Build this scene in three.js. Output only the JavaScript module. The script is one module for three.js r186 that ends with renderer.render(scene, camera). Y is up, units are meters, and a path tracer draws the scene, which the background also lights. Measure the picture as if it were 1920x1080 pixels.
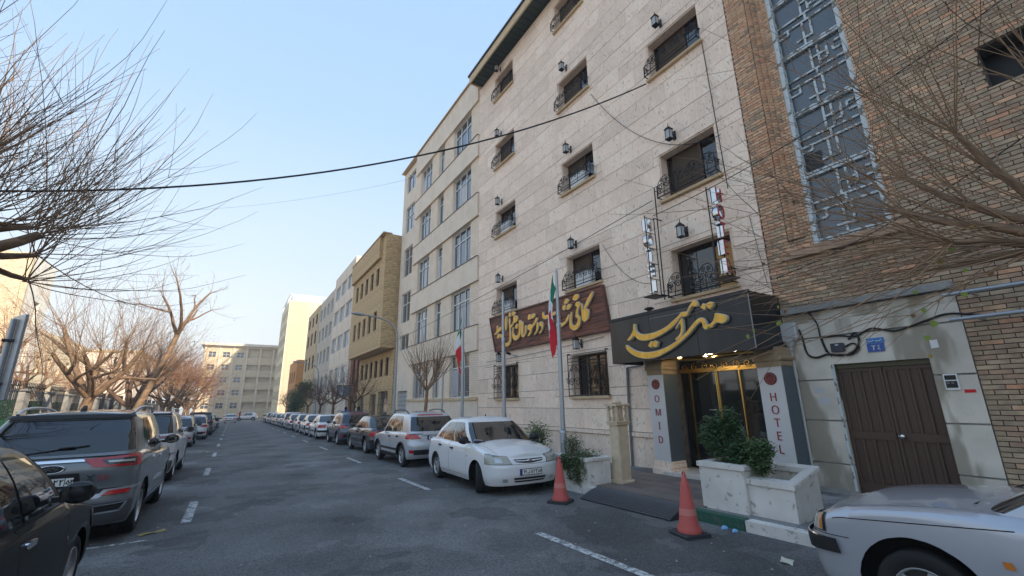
import * as THREE from 'three';
import { mergeGeometries } from 'three/addons/utils/BufferGeometryUtils.js';
import { MarchingCubes } from 'three/addons/objects/MarchingCubes.js';
import { TextGeometry } from 'three/addons/geometries/TextGeometry.js';
import { FontLoader } from 'three/addons/loaders/FontLoader.js';

// ---------- camera, sky, sun, exposure ----------
const scene = new THREE.Scene();
const D2R = Math.PI / 180;
const camera = new THREE.PerspectiveCamera(2 * Math.atan(540 / 811) / D2R, 16 / 9, 0.05, 1500);
camera.position.set(0, 1.68, 0);
camera.rotation.order = 'YXZ';
camera.rotation.set(14.647 * D2R, -32.098 * D2R, -0.897 * D2R);
const renderer = new THREE.WebGLRenderer({ antialias: true });
renderer.toneMapping = THREE.LinearToneMapping;
renderer.toneMappingExposure = 1.8;
renderer.shadowMap.enabled = true;

// clear winter afternoon sky: pale at the horizon, blue above, the same all round
{
  const W = 64, H = 256, data = new Float32Array(W * H * 4);
  const stops = [[0, [0.66, 0.67, 0.66]], [0.10, [0.59, 0.635, 0.65]], [0.28, [0.45, 0.545, 0.64]], [0.55, [0.30, 0.435, 0.62]], [1, [0.21, 0.345, 0.58]]];
  for (let j = 0; j < H; j++) {
    const e = Math.max(0, Math.sin(((j + 0.5) / H - 0.5) * Math.PI));
    let k = 0; while (k < stops.length - 2 && e > stops[k + 1][0]) k++;
    const t = Math.min(1, (e - stops[k][0]) / (stops[k + 1][0] - stops[k][0]));
    for (let i = 0; i < W; i++) {
      const o = (j * W + i) * 4;
      for (let c = 0; c < 3; c++) data[o + c] = stops[k][1][c] * (1 - t) + stops[k + 1][1][c] * t;
      data[o + 3] = 1;
    }
  }
  const sky = new THREE.DataTexture(data, W, H, THREE.RGBAFormat, THREE.FloatType);
  sky.mapping = THREE.EquirectangularReflectionMapping; sky.magFilter = sky.minFilter = THREE.LinearFilter; sky.needsUpdate = true;
  scene.background = sky; scene.environment = sky;
}
const sun = new THREE.DirectionalLight(new THREE.Color(1, 0.86, 0.68), 3.9);
sun.position.set(38, 45, 81); sun.target.position.set(0, 0, 0);
sun.castShadow = true; sun.shadow.mapSize.set(4096, 4096);
Object.assign(sun.shadow.camera, { left: -120, right: 120, top: 120, bottom: -120, near: 1, far: 400 });
scene.add(sun, sun.target);

// ---------- helpers ----------
function rng(seed) { let a = seed >>> 0; return () => { a = (a + 0x6D2B79F5) | 0; let t = Math.imul(a ^ (a >>> 15), 1 | a); t = (t + Math.imul(t ^ (t >>> 7), 61 | t)) ^ t; return ((t ^ (t >>> 14)) >>> 0) / 4294967296; }; }
const R0 = rng(20240117);
const rr = (a, b, r = R0) => a + (b - a) * r();
const SL = 0.0125;                       // the street falls away from the camera
const gy = (z) => SL * z;
const NTH = ['first', 'second', 'third', 'fourth', 'fifth', 'sixth', 'seventh', 'eighth', 'ninth', 'tenth', 'eleventh', 'twelfth'];
const clamp = (x, a, b) => Math.min(b, Math.max(a, x));
const lerp = (a, b, t) => a + (b - a) * t;
const V = (x, y, z) => new THREE.Vector3(x, y, z);
const names = {};
function numbered(n) { const k = names[n] = (names[n] ?? -1) + 1; return k ? n + '_' + String(k).padStart(3, '0') : n; }
function tag(o, label, category, group, kind) { if (label) o.userData.label = label; if (category) o.userData.category = category; if (group) o.userData.group = group; if (kind) o.userData.kind = kind; return o; }
function thing(name, label, category, [x, y, z] = [0, 0, 0], turn = 0, group) { const o = new THREE.Group(); o.name = numbered(name); o.position.set(x, y, z); o.rotation.y = turn; scene.add(o); return tag(o, label, category, group); }
function mesh(name, geo, mat, parent) { const m = new THREE.Mesh(Array.isArray(geo) ? merge(geo) : geo, mat); m.name = parent ? name : numbered(name); (parent || scene).add(m); return m; }
function struct(name, geo, mat) { return tag(mesh(name, geo, mat), null, null, null, 'structure'); }
// every geometry: non-indexed, position + normal + uv
function clean(g) { if (g.index) g = g.toNonIndexed(); for (const k of Object.keys(g.attributes)) if (!['position', 'normal', 'uv', 'color'].includes(k)) g.deleteAttribute(k); if (!g.attributes.normal) g.computeVertexNormals(); if (!g.attributes.uv) planar(g); g.morphAttributes = {}; return g; }
function merge(list) { return mergeGeometries(list.map((g) => { g = clean(g); g.groups = []; return g; }), false); }
// uv in metres, from the side each triangle faces
function planar(g, ou = 0, ov = 0) {
  const p = g.attributes.position, n = p.count, uv = new Float32Array(n * 2);
  const a = V(), b = V(), c = V();
  for (let i = 0; i < n; i += 3) {
    a.fromBufferAttribute(p, i); b.fromBufferAttribute(p, i + 1).sub(a); c.fromBufferAttribute(p, i + 2).sub(a); b.cross(c);
    const x = Math.abs(b.x), y = Math.abs(b.y), z = Math.abs(b.z);
    for (let k = i; k < i + 3; k++) {
      const P = [p.getX(k), p.getY(k), p.getZ(k)];
      const [u, v] = x >= y && x >= z ? [P[2], P[1]] : y >= z ? [P[0], P[2]] : [P[0], P[1]];
      uv[k * 2] = u + ou; uv[k * 2 + 1] = v + ov;
    }
  }
  g.setAttribute('uv', new THREE.BufferAttribute(uv, 2)); return g;
}
function box(x0, x1, y0, y1, z0, z1, ou = 0, ov = 0) {
  const g = new THREE.BoxGeometry(Math.abs(x1 - x0), Math.abs(y1 - y0), Math.abs(z1 - z0)).toNonIndexed(); g.translate((x0 + x1) / 2, (y0 + y1) / 2, (z0 + z1) / 2);
  return planar(g, ou, ov);
}
// box with chamfered edges
function cbox(x0, x1, y0, y1, z0, z1, c = 0.01) {
  const w = Math.abs(x1 - x0), h = Math.abs(y1 - y0), d = Math.abs(z1 - z0); c = Math.min(c, w / 3, h / 3, d / 3);
  const s = new THREE.Shape(); s.moveTo(-w / 2 + c, -h / 2 + c); s.lineTo(w / 2 - c, -h / 2 + c); s.lineTo(w / 2 - c, h / 2 - c); s.lineTo(-w / 2 + c, h / 2 - c); s.closePath();
  const g = clean(new THREE.ExtrudeGeometry(s, { depth: d - 2 * c, bevelEnabled: true, bevelThickness: c, bevelSize: c, bevelSegments: 1 }));
  g.translate(0, 0, -(d - 2 * c) / 2); g.translate((x0 + x1) / 2, (y0 + y1) / 2, (z0 + z1) / 2); return planar(g);
}
function cyl(r0, r1, h, n = 12, x = 0, y = 0, z = 0) { const g = clean(new THREE.CylinderGeometry(r1, r0, h, n)); g.translate(x, y + h / 2, z); return g; }
function lathe(pts, n = 20) { return clean(new THREE.LatheGeometry(pts.map(([x, y]) => new THREE.Vector2(x, y)), n)); }
// tube along points with a radius at each
function tubeInto(out, pts, rad, sides = 5) {
  const n = pts.length, t = V(), u = V(), w = V(), rings = [];
  let ref = V(0.3, 0.1, 0.95).normalize();
  for (let i = 0; i < n; i++) {
    t.subVectors(pts[Math.min(n - 1, i + 1)], pts[Math.max(0, i - 1)]).normalize();
    if (Math.abs(t.dot(ref)) > 0.95) ref = V(0.9, 0.3, -0.2).normalize();
    u.crossVectors(t, ref).normalize(); w.crossVectors(t, u);
    const ring = [];
    for (let k = 0; k < sides; k++) { const a = k / sides * Math.PI * 2, c = Math.cos(a), s = Math.sin(a), nx = u.x * c + w.x * s, ny = u.y * c + w.y * s, nz = u.z * c + w.z * s; ring.push([pts[i].x + nx * rad[i], pts[i].y + ny * rad[i], pts[i].z + nz * rad[i], nx, ny, nz]); }
    rings.push(ring);
  }
  let len = 0;
  for (let i = 0; i < n - 1; i++) {
    const l2 = len + pts[i].distanceTo(pts[i + 1]);
    for (let k = 0; k < sides; k++) {
      const A = rings[i][k], B = rings[i][(k + 1) % sides], C = rings[i + 1][(k + 1) % sides], D = rings[i + 1][k], u0 = k / sides * 0.3, u1 = (k + 1) / sides * 0.3;
      for (const [q, uu, vv] of [[A, u0, len], [B, u1, len], [C, u1, l2], [A, u0, len], [C, u1, l2], [D, u0, l2]]) { out.p.push(q[0], q[1], q[2]); out.n.push(q[3], q[4], q[5]); out.u.push(uu, vv); }
    }
    len = l2;
  }
}
const newBuf = () => ({ p: [], n: [], u: [], c: null });
function bufGeo(o) { const g = new THREE.BufferGeometry(); g.setAttribute('position', new THREE.Float32BufferAttribute(o.p, 3)); g.setAttribute('normal', new THREE.Float32BufferAttribute(o.n, 3)); g.setAttribute('uv', new THREE.Float32BufferAttribute(o.u, 2)); if (o.c) g.setAttribute('color', new THREE.Float32BufferAttribute(o.c, 3)); return g; }
function rod(pts, r, sides = 6) { const o = newBuf(); tubeInto(o, pts.map((p) => (Array.isArray(p) ? V(...p) : p)), pts.map(() => r), sides); return bufGeo(o); }
function curve(pts, n) { return new THREE.CatmullRomCurve3(pts.map((p) => (Array.isArray(p) ? V(...p) : p))).getPoints(n); }
// regular grid of points -> smooth geometry; f(i,j) gives [x,y,z], keep(i,j) says which quads stay
function grid(ni, nj, f, keep, flip) {
  const P = []; for (let i = 0; i <= ni; i++) for (let j = 0; j <= nj; j++) P.push(...f(i, j));
  const idx = []; for (let i = 0; i < ni; i++) for (let j = 0; j < nj; j++) { if (keep && !keep(i, j)) continue; const a = i * (nj + 1) + j, b = a + 1, c = a + nj + 1, d = c + 1; if (flip) idx.push(a, b, c, b, d, c); else idx.push(a, c, b, b, c, d); }
  const g = new THREE.BufferGeometry(); g.setAttribute('position', new THREE.Float32BufferAttribute(P, 3)); g.setIndex(idx); g.computeVertexNormals(); return planar(clean(g));
}
// flat outline (closed, in a plane) -> extruded plate; points are [u, v]
function plate(pts, depth, bevel = 0, smooth = false) {
  let s = new THREE.Shape(pts.map(([x, y]) => new THREE.Vector2(x, y)));
  if (smooth) s = new THREE.Shape(new THREE.CatmullRomCurve3(pts.map(([x, y]) => V(x, y, 0)), true, 'centripetal').getPoints(pts.length * 4).slice(0, -1).map((p) => new THREE.Vector2(p.x, p.y)));
  return clean(new THREE.ExtrudeGeometry(s, { depth, bevelEnabled: bevel > 0, bevelThickness: bevel, bevelSize: bevel, bevelSegments: 1, curveSegments: 8 }));
}

// ---------- procedural textures ----------
function lattice(seed, P) { const r = rng(seed), a = new Float32Array(P * P); for (let i = 0; i < a.length; i++) a[i] = r(); return (x, y) => { const xi = Math.floor(x), yi = Math.floor(y), fx = x - xi, fy = y - yi, sx = fx * fx * (3 - 2 * fx), sy = fy * fy * (3 - 2 * fy), m = (q) => ((q % P) + P) % P, A = a[m(yi) * P + m(xi)], B = a[m(yi) * P + m(xi + 1)], C = a[m(yi + 1) * P + m(xi)], D = a[m(yi + 1) * P + m(xi + 1)]; return A + (B - A) * sx + (C - A) * sy + (A - B - C + D) * sx * sy; }; }
function fbm(seed, base, oct = 4, ax = 1, ay = 1) { const L = []; for (let o = 0; o < oct; o++) L.push([lattice(seed + o * 17, Math.max(1, Math.round(base * Math.max(ax, ay) * 2 ** o))), base * 2 ** o]); return (u, v) => { let s = 0, w = 0.5, t = 0; for (const [f, k] of L) { s += w * f(u * k * ax, v * k * ay); t += w; w *= 0.55; } return s / t; }; }
function tex(N, metres, fn, srgb = true, M = N) {
  const d = new Uint8Array(N * M * 4);
  for (let j = 0; j < M; j++) for (let i = 0; i < N; i++) { const c = fn(i / N, j / M), o = (j * N + i) * 4; d[o] = clamp(c[0], 0, 255); d[o + 1] = clamp(c[1], 0, 255); d[o + 2] = clamp(c[2], 0, 255); d[o + 3] = 255; }
  const t = new THREE.DataTexture(d, N, M); t.wrapS = t.wrapT = THREE.RepeatWrapping; t.magFilter = THREE.LinearFilter; t.minFilter = THREE.LinearMipmapLinearFilter; t.generateMipmaps = true; if (srgb) t.colorSpace = THREE.SRGBColorSpace;
  t.repeat.set(1 / metres, 1 / metres); t.needsUpdate = true; return t;
}
const mix3 = (a, b, t) => [lerp(a[0], b[0], t), lerp(a[1], b[1], t), lerp(a[2], b[2], t)];
const sc3 = (a, k) => [a[0] * k, a[1] * k, a[2] * k];
const sm = (a, b, x) => { const t = clamp((x - a) / (b - a), 0, 1); return t * t * (3 - 2 * t); };
function mat(name, o) { const m = o.clearcoat !== undefined || o.transmission !== undefined || o.sheen !== undefined ? new THREE.MeshPhysicalMaterial(o) : new THREE.MeshStandardMaterial(o); m.name = name; return m; }
const rgb = (r, g, b) => new THREE.Color().setRGB(r, g, b);   // linear base colour
// ---------- materials ----------
const Mx = {};
{
  const fchip = fbm(91, 26, 4);
  const f1 = fbm(1, 8, 5), f2 = fbm(2, 3, 4), f3 = lattice(3, 512), f4 = fbm(4, 6, 4), f5 = lattice(9, 256);
  const crack = (u, v) => Math.abs(f4(u, v) - 0.5) < 0.0022 && f2(u, v) > 0.60;
  const asp = (u, v) => { let g = 100 + (f1(u, v) - 0.5) * 34 + (f2(u, v) - 0.5) * 44 + (f3(u * 512, v * 512) - 0.5) * 46; g *= 1 - 0.16 * sm(0.60, 0.64, f4(u + 0.37, v + 0.11)) + 0.10 * sm(0.62, 0.65, f4(u + 0.71, v + 0.53)); return crack(u, v) ? [g * 0.72, g * 0.72, g * 0.72] : [g * 1.01, g, g * 0.985]; };
  const aspB = (u, v) => { const g = 120 + (f3(u * 512, v * 512) - 0.5) * 160 + (f1(u, v) - 0.5) * 60 - (crack(u, v) ? 90 : 0); return [g, g, g]; };
  Mx.asphalt = mat('asphalt', { map: tex(1024, 6, asp), bumpMap: tex(1024, 6, aspB, false), bumpScale: 0.008, roughness: 0.92 });
  Mx.asphaltPatch = mat('asphalt_patch', { map: tex(512, 3, (u, v) => sc3(asp(u, v), 1.22)), bumpMap: tex(512, 3, aspB, false), bumpScale: 0.006, roughness: 0.95 });
  const pt = fbm(21, 40, 4), wear = (u, v) => sm(0.36, 0.54, pt(u, v) + (f3(u * 512, v * 512) - 0.5) * 0.35);
  Mx.roadPaint = mat('road_paint', { map: tex(512, 2, (u, v) => mix3([96, 96, 96], [206, 206, 202], wear(u, v))), roughness: 0.85 });
  Mx.concrete = mat('concrete', { map: tex(512, 2.5, (u, v) => { const g = 148 + (f1(u, v) - 0.5) * 50 + (f2(u, v) - 0.5) * 46 + (f5(u * 256, v * 256) - 0.5) * 22; return [g, g * 0.985, g * 0.955]; }), bumpMap: tex(512, 2.5, aspB, false), bumpScale: 0.004, roughness: 0.9 });
  // travertine: pale stone, upright pits and veins
  const tv = fbm(31, 10, 4, 3, 0.6), tp = fbm(32, 24, 3, 2.2, 1), tb = fbm(33, 4, 4);
  const pit = (u, v) => sm(0.63, 0.72, tp(u, v)) * sm(0.42, 0.6, tv(u, v));
  const trav = (k) => (u, v) => { const a = tv(u, v) - 0.5, b = tb(u, v) - 0.5, p = pit(u, v); let c = [251 + a * 22 + b * 22, 226 + a * 28 + b * 24, 204 + a * 32 + b * 26]; c = mix3(c, [176, 154, 132], p * 0.6); return sc3(c, k); };
  const travB = (u, v) => { const g = 170 + (tv(u, v) - 0.5) * 60 - pit(u, v) * 150; return [g, g, g]; };
  const tB = tex(512, 1.6, travB, false);
  const tM = [1.0, 0.975, 1.015, 0.955].map((k) => tex(512, 1.6, trav(k)));
  Mx.trav = tM.map((m, i) => mat('travertine_' + i, { map: m, bumpMap: tB, bumpScale: 0.012, roughness: 0.72 }));
  // the white office: smoother stone veneer
  const officeC = (k) => (u, v) => { const a = tv(u, v) - 0.5, b = tb(u, v) - 0.5; return sc3([238 + a * 22 + b * 24, 220 + a * 22 + b * 26, 198 + a * 22 + b * 28], k); };
  Mx.office = mat('office_stone', { map: tex(512, 2.2, officeC(0.97)), roughness: 0.75 });
  Mx.officeRib = mat('office_rib', { map: tex(512, 1.1, officeC(1.03)), roughness: 0.8 });
  // old grey render over the service door
  const st = fbm(41, 5, 4, 1.6, 0.5), sp = lattice(43, 200);
  Mx.render = mat('grey_render', { map: tex(1024, 3, (u, v) => { const a = f2(u, v) - 0.5, b = st(u, v), c = f1(u, v) - 0.5; let k = [210 + a * 60 + c * 34, 202 + a * 58 + c * 34, 188 + a * 54 + c * 32]; k = mix3(k, [134, 124, 106], sm(0.50, 0.64, b) * 0.62); return sp(u * 200, v * 200) > 0.965 ? sc3(k, 0.72) : k; }), bumpMap: tex(512, 3, (u, v) => { const g = 128 + (f1(u, v) - 0.5) * 120; return [g, g, g]; }, false), bumpScale: 0.006, roughness: 0.88 });
  Mx.oldWhite = mat('old_white_paint', { map: tex(1024, 2, (u, v) => { const a = f2(u, v) - 0.5, c = f1(u, v) - 0.5; let k = [216 + a * 40 + c * 26, 211 + a * 40 + c * 26, 203 + a * 40 + c * 26]; const chip = sm(0.68, 0.78, fchip(u, v)); return mix3(k, [150, 142, 130], chip * 0.6); }), bumpMap: tex(512, 2, (u, v) => { const g = 150 + (f1(u, v) - 0.5) * 90 - sm(0.66, 0.74, fchip(u, v)) * 60; return [g, g, g]; }, false), bumpScale: 0.006, roughness: 0.85 });
  // brick faces
  const bn = fbm(51, 6, 4);
  const brick = (r, g, b) => tex(256, 0.8, (u, v) => { const a = (bn(u, v) - 0.5) * 0.34 + (f5(u * 256, v * 256) - 0.5) * 0.14; return [r * (1 + a), g * (1 + a), b * (1 + a)]; });
  const bB = tex(256, 0.8, (u, v) => { const g = 128 + (bn(u, v) - 0.5) * 150 + (f5(u * 256, v * 256) - 0.5) * 60; return [g, g, g]; }, false);
  Mx.brick = [[206, 166, 132], [200, 160, 127], [211, 172, 138], [196, 156, 125], [202, 153, 121], [204, 168, 135]].map((c, i) => mat('brick_' + i, { map: brick(...c), bumpMap: bB, bumpScale: 0.006, roughness: 0.88 }));
  Mx.brickOld = [[174, 152, 126], [167, 146, 121], [181, 159, 132], [161, 141, 118], [173, 143, 119]].map((c, i) => mat('weathered_brick_' + i, { map: brick(...c), bumpMap: bB, bumpScale: 0.006, roughness: 0.9 }));
  Mx.mortar = mat('mortar', { map: tex(256, 1, (u, v) => { const g = 108 + (f1(u, v) - 0.5) * 60; return [g, g * 0.94, g * 0.86]; }), roughness: 0.95 });
  // thin brick courses of far facades
  const course = (c, k) => { const P = 12; const row = (v) => { const t = v * P, i = Math.floor(t), f = t - i; return [i, f]; }; const rt = lattice(61, 64); return [tex(256, 1, (u, v) => { const [i, f] = row(v); const uu = u * 4 + (i % 2) * 0.5, ju = uu - Math.floor(uu); const joint = f < 0.14 || ju < 0.045; const tone = 0.9 + rt(Math.floor(uu) + 0.01, i + 0.01) * 0.2; return joint ? sc3(c, 0.72) : sc3(c, tone * (1 + (f1(u, v) - 0.5) * 0.12)); }), tex(256, 1, (u, v) => { const [i, f] = row(v); const uu = u * 4 + (i % 2) * 0.5, ju = uu - Math.floor(uu); const g = f < 0.14 || ju < 0.045 ? 40 : 200; return [g, g, g]; }, false)]; };
  const cm = (name, c) => { const [a, b] = course(c); return mat(name, { map: a, bumpMap: b, bumpScale: 0.006, roughness: 0.88 }); };
  Mx.tanBrick = cm('tan_brick', [204, 174, 130]);
  Mx.creamBrick = cm('cream_brick', [222, 203, 170]);
  Mx.redBrick = cm('red_brown_brick', [150, 98, 72]);
  Mx.sandBrick = cm('sand_brick', [206, 182, 142]);
  const plain = (name, c, m = 3, rough = 0.88) => mat(name, { map: tex(256, m, (u, v) => sc3(c, 1 + (f2(u, v) - 0.5) * 0.2 + (f1(u, v) - 0.5) * 0.12)), roughness: rough });
  Mx.creamPlaster = plain('cream_plaster', [226, 210, 176]);
  Mx.whiteStone = plain('white_stone', [232, 228, 216]);
  Mx.palePlaster = plain('pale_plaster', [228, 212, 192]);
  Mx.greyPlaster = plain('grey_plaster', [198, 186, 170]);
  Mx.orangePlaster = plain('orange_plaster', [206, 150, 92]);
  Mx.sillStone = plain('sill_stone', [206, 180, 142], 0.8, 0.7);
  Mx.marble = plain('marble_step', [206, 200, 192], 1.2, 0.45);
  Mx.capitalStone = plain('capital_stone', [158, 138, 110], 0.7, 0.75);
  Mx.columnStone = plain('carved_stone', [204, 184, 156], 0.7, 0.75);
  Mx.paver = [[112, 102, 96], [105, 96, 92], [119, 107, 100]].map((c, i) => plain('paver_' + i, c, 0.9, 0.82));
  Mx.earth = plain('earth', [112, 96, 74], 5);
  Mx.soil = plain('soil', [78, 62, 44], 0.5, 1);
  Mx.greenPaint = mat('green_kerb_paint', { map: tex(256, 1.5, (u, v) => mix3([40, 88, 70], [92, 90, 84], sm(0.64, 0.72, fchip(u, v)) * 0.8)), roughness: 0.8 });
  // sign boards of dark stained wood
  const wg = fbm(71, 3, 4, 1, 14);
  Mx.wood = [0, 1, 2].map((i) => mat('stained_wood_' + i, { map: tex(256, 1, (u, v) => { const a = wg(u + i * 0.31, v) - 0.5, b = f2(u, v + i * 0.3) - 0.5; return [98 + i * 15 + a * 80 + b * 40, 60 + i * 8 + a * 54 + b * 26, 46 + i * 5 + a * 40 + b * 18]; }), bumpMap: tex(256, 1, (u, v) => { const g = 128 + (wg(u, v) - 0.5) * 200; return [g, g, g]; }, false), bumpScale: 0.006, roughness: 0.62 }));
  // bark
  const bk = fbm(81, 6, 4, 2, 0.5);
  const bark = (c) => tex(256, 0.5, (u, v) => sc3(c, 0.72 + bk(u, v) * 0.56));
  Mx.bark = mat('bark', { map: bark([134, 108, 84]), bumpMap: tex(256, 0.5, (u, v) => { const g = bk(u, v) * 255; return [g, g, g]; }, false), bumpScale: 0.02, roughness: 0.95 });
  Mx.twig = mat('twig_bark', { map: bark([152, 122, 94]), roughness: 0.9 });
  Mx.twigDark = mat('dark_twig_bark', { map: bark([112, 88, 72]), roughness: 0.9 });
  Mx.twigWarm = mat('warm_twig_bark', { map: bark([156, 112, 78]), roughness: 0.9 });
}
const leafMat = (n, r, g, b) => mat(n, { color: rgb(r, g, b), roughness: 0.7, transmission: 0.35, thickness: 0, side: THREE.DoubleSide });
Mx.leafDark = leafMat('dark_green_leaf', 0.06, 0.15, 0.035);
Mx.leafMid = leafMat('green_leaf', 0.10, 0.19, 0.045);
Mx.leafPale = leafMat('yellow_green_leaf', 0.26, 0.36, 0.05);
Mx.leafDry = leafMat('dry_brown_leaf', 0.24, 0.12, 0.04);
Mx.leafYellow = leafMat('yellow_leaf', 0.42, 0.30, 0.06);
const pl = (n, r, g, b, rough = 0.6, metal = 0, extra = {}) => mat(n, { color: rgb(r, g, b), roughness: rough, metalness: metal, ...extra });
Mx.iron = pl('black_iron', 0.012, 0.012, 0.013, 0.45, 0.3);
Mx.darkMetal = pl('dark_metal', 0.03, 0.03, 0.032, 0.5, 0.4);
Mx.glassDark = mat('dark_window_glass', { color: rgb(0.012, 0.013, 0.014), roughness: 0.06, clearcoat: 1, clearcoatRoughness: 0.03 });
Mx.glassSky = mat('office_window_glass', { color: rgb(0.05, 0.065, 0.085), roughness: 0.05, metalness: 0.35, clearcoat: 1, clearcoatRoughness: 0.02 });
Mx.glassOld = mat('dusty_blue_glass', { color: rgb(0.085, 0.105, 0.125), roughness: 0.22, clearcoat: 0.6, clearcoatRoughness: 0.15 });
Mx.whiteFrame = pl('white_window_frame', 0.72, 0.72, 0.70, 0.5);
Mx.brownFrame = pl('brown_window_frame', 0.10, 0.055, 0.035, 0.55);
Mx.curtain = pl('drawn_curtain', 0.085, 0.062, 0.042, 0.9);
Mx.paleBlind = pl('pale_blind', 0.55, 0.54, 0.55, 0.8);
Mx.oldBlueFrame = mat('flaking_blue_frame', { map: tex(256, 0.6, (u, v) => mix3([196, 204, 206], [124, 120, 110], sm(0.52, 0.6, fbmBlue(u, v)))), roughness: 0.8 });
function fbmBlue(u, v) { return (fbmBlue.f ??= fbm(95, 8, 4))(u, v); }
Mx.soffit = pl('green_soffit', 0.012, 0.035, 0.032, 0.6);
Mx.eaveTop = pl('dark_roof_edge', 0.02, 0.022, 0.022, 0.6);
Mx.galv = pl('galvanised_steel', 0.42, 0.45, 0.48, 0.42, 0.7);
Mx.canopy = mat('charcoal_canopy_panel', { map: tex(512, 3, (u, v) => { const a = (fbmCan(u, v) - 0.5); const g = 40 + a * 22; return [g, g * 1.03, g * 1.08]; }), roughness: 0.28, metalness: 0.2 });
function fbmCan(u, v) { return (fbmCan.f ??= fbm(97, 14, 4, 1.5, 0.12))(u, v); }
Mx.seam = pl('panel_seam', 0.30, 0.30, 0.29, 0.6);
Mx.gold = mat('gold_letter_face', { map: tex(256, 0.5, (u, v) => { const a = fbmBlue(u, v) - 0.5; return [250 + a * 40, 186 + a * 55, 66 + a * 60]; }), roughness: 0.5 });
Mx.goldEdge = pl('pale_letter_edge', 0.62, 0.56, 0.42, 0.45);
Mx.brass = pl('brass', 0.72, 0.46, 0.14, 0.28, 1);
Mx.panelGrey = pl('silver_panel', 0.60, 0.59, 0.58, 0.5, 0.1);
Mx.panelSide = pl('grey_panel_side', 0.12, 0.15, 0.17, 0.5, 0.3);
Mx.redLetter = pl('dark_red_letter', 0.28, 0.01, 0.02, 0.5);
Mx.redSign = pl('red_sign_face', 0.45, 0.012, 0.03, 0.45);
Mx.mirror = pl('mirror_steel', 0.62, 0.62, 0.62, 0.10, 1);
Mx.maroon = pl('maroon_roundel', 0.11, 0.008, 0.012, 0.5);
Mx.whitePaint = pl('white_paint', 0.78, 0.78, 0.77, 0.6);
Mx.black = pl('black_plastic', 0.012, 0.012, 0.013, 0.55);
Mx.rubber = pl('rubber', 0.035, 0.035, 0.037, 0.75);
Mx.cable = pl('black_cable', 0.01, 0.01, 0.01, 0.6);
Mx.paleCable = pl('grey_wire', 0.16, 0.15, 0.14, 0.7);
Mx.doorBrown = pl('brown_door_paint', 0.088, 0.050, 0.034, 0.5);
Mx.chrome = pl('chrome', 0.8, 0.8, 0.8, 0.12, 1);
Mx.coneRed = pl('faded_red_plastic', 0.55, 0.105, 0.085, 0.6);
Mx.coneBand = pl('worn_band', 0.60, 0.20, 0.16, 0.6);
Mx.flagGreen = pl('green_cloth', 0.008, 0.19, 0.10, 0.85, 0, { side: THREE.DoubleSide });
Mx.flagWhite = pl('white_cloth', 0.74, 0.74, 0.73, 0.85, 0, { side: THREE.DoubleSide });
Mx.flagRed = pl('red_cloth', 0.62, 0.02, 0.03, 0.85, 0, { side: THREE.DoubleSide });
Mx.blueSign = pl('blue_enamel', 0.02, 0.09, 0.36, 0.35);
Mx.lampGlass = pl('frosted_lantern_glass', 0.42, 0.44, 0.45, 0.3);
Mx.litBulb = mat('lit_downlight', { color: rgb(0.9, 0.85, 0.75), emissive: rgb(1, 0.86, 0.6), emissiveIntensity: 6, roughness: 0.5 });
// ---------- ground, road, pavements ----------
const XW = 8.92;            // plane of the right-hand facades
const XK = 5.98;            // right kerb line
const XL = -3.35;           // left kerb line
// a sheet that follows the fall of the street, at height h above it
function sheet(x0, x1, z0, z1, h, nx = 1, nz = 1) {
  const g = new THREE.BufferGeometry(), p = [], uv = [], idx = [];
  for (let j = 0; j <= nz; j++) for (let i = 0; i <= nx; i++) { const x = lerp(x0, x1, i / nx), z = lerp(z0, z1, j / nz); p.push(x, gy(z) + h, z); uv.push(x, z); }
  for (let j = 0; j < nz; j++) for (let i = 0; i < nx; i++) { const a = j * (nx + 1) + i, b = a + 1, c = a + nx + 1, d = c + 1; idx.push(a, c, b, b, c, d); }
  g.setAttribute('position', new THREE.Float32BufferAttribute(p, 3)); g.setAttribute('uv', new THREE.Float32BufferAttribute(uv, 2)); g.setIndex(idx); g.computeVertexNormals(); if (g.attributes.normal.getY(0) < 0) { g.index.array.reverse(); g.computeVertexNormals(); }
  return clean(g);
}
struct('ground', sheet(-420, 420, 160, -620, -0.03), Mx.earth);
struct('road', [sheet(XL, XK, 60, -160, 0), sheet(-120, 120, -102, -114, 0.003)], Mx.asphalt);
{
  const pv = struct('pavement', sheet(XK + 0.16, XW + 0.6, 60, -100, 0.13), Mx.asphaltPatch);
  // brown pavers before the entrance
  const s = 0.4, g = [box(-s / 2 + 0.006, s / 2 - 0.006, -0.02, 0.012, -s / 2 + 0.006, s / 2 - 0.006)];
  const r = rng(5);
  for (let i = 0; i < 5; i++) for (let j = 0; j < 12; j++) { const m = mesh('paver', g[0], Mx.paver[Math.floor(r() * 3)], pv); const z = -4.75 - j * s, x = 6.42 + i * s; m.position.set(x, gy(z) + 0.134 + rr(0, 0.004, r), z); }
  struct('pavement', sheet(-7.05, XL - 0.16, 60, -100, 0.13), Mx.concrete);
}
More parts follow.
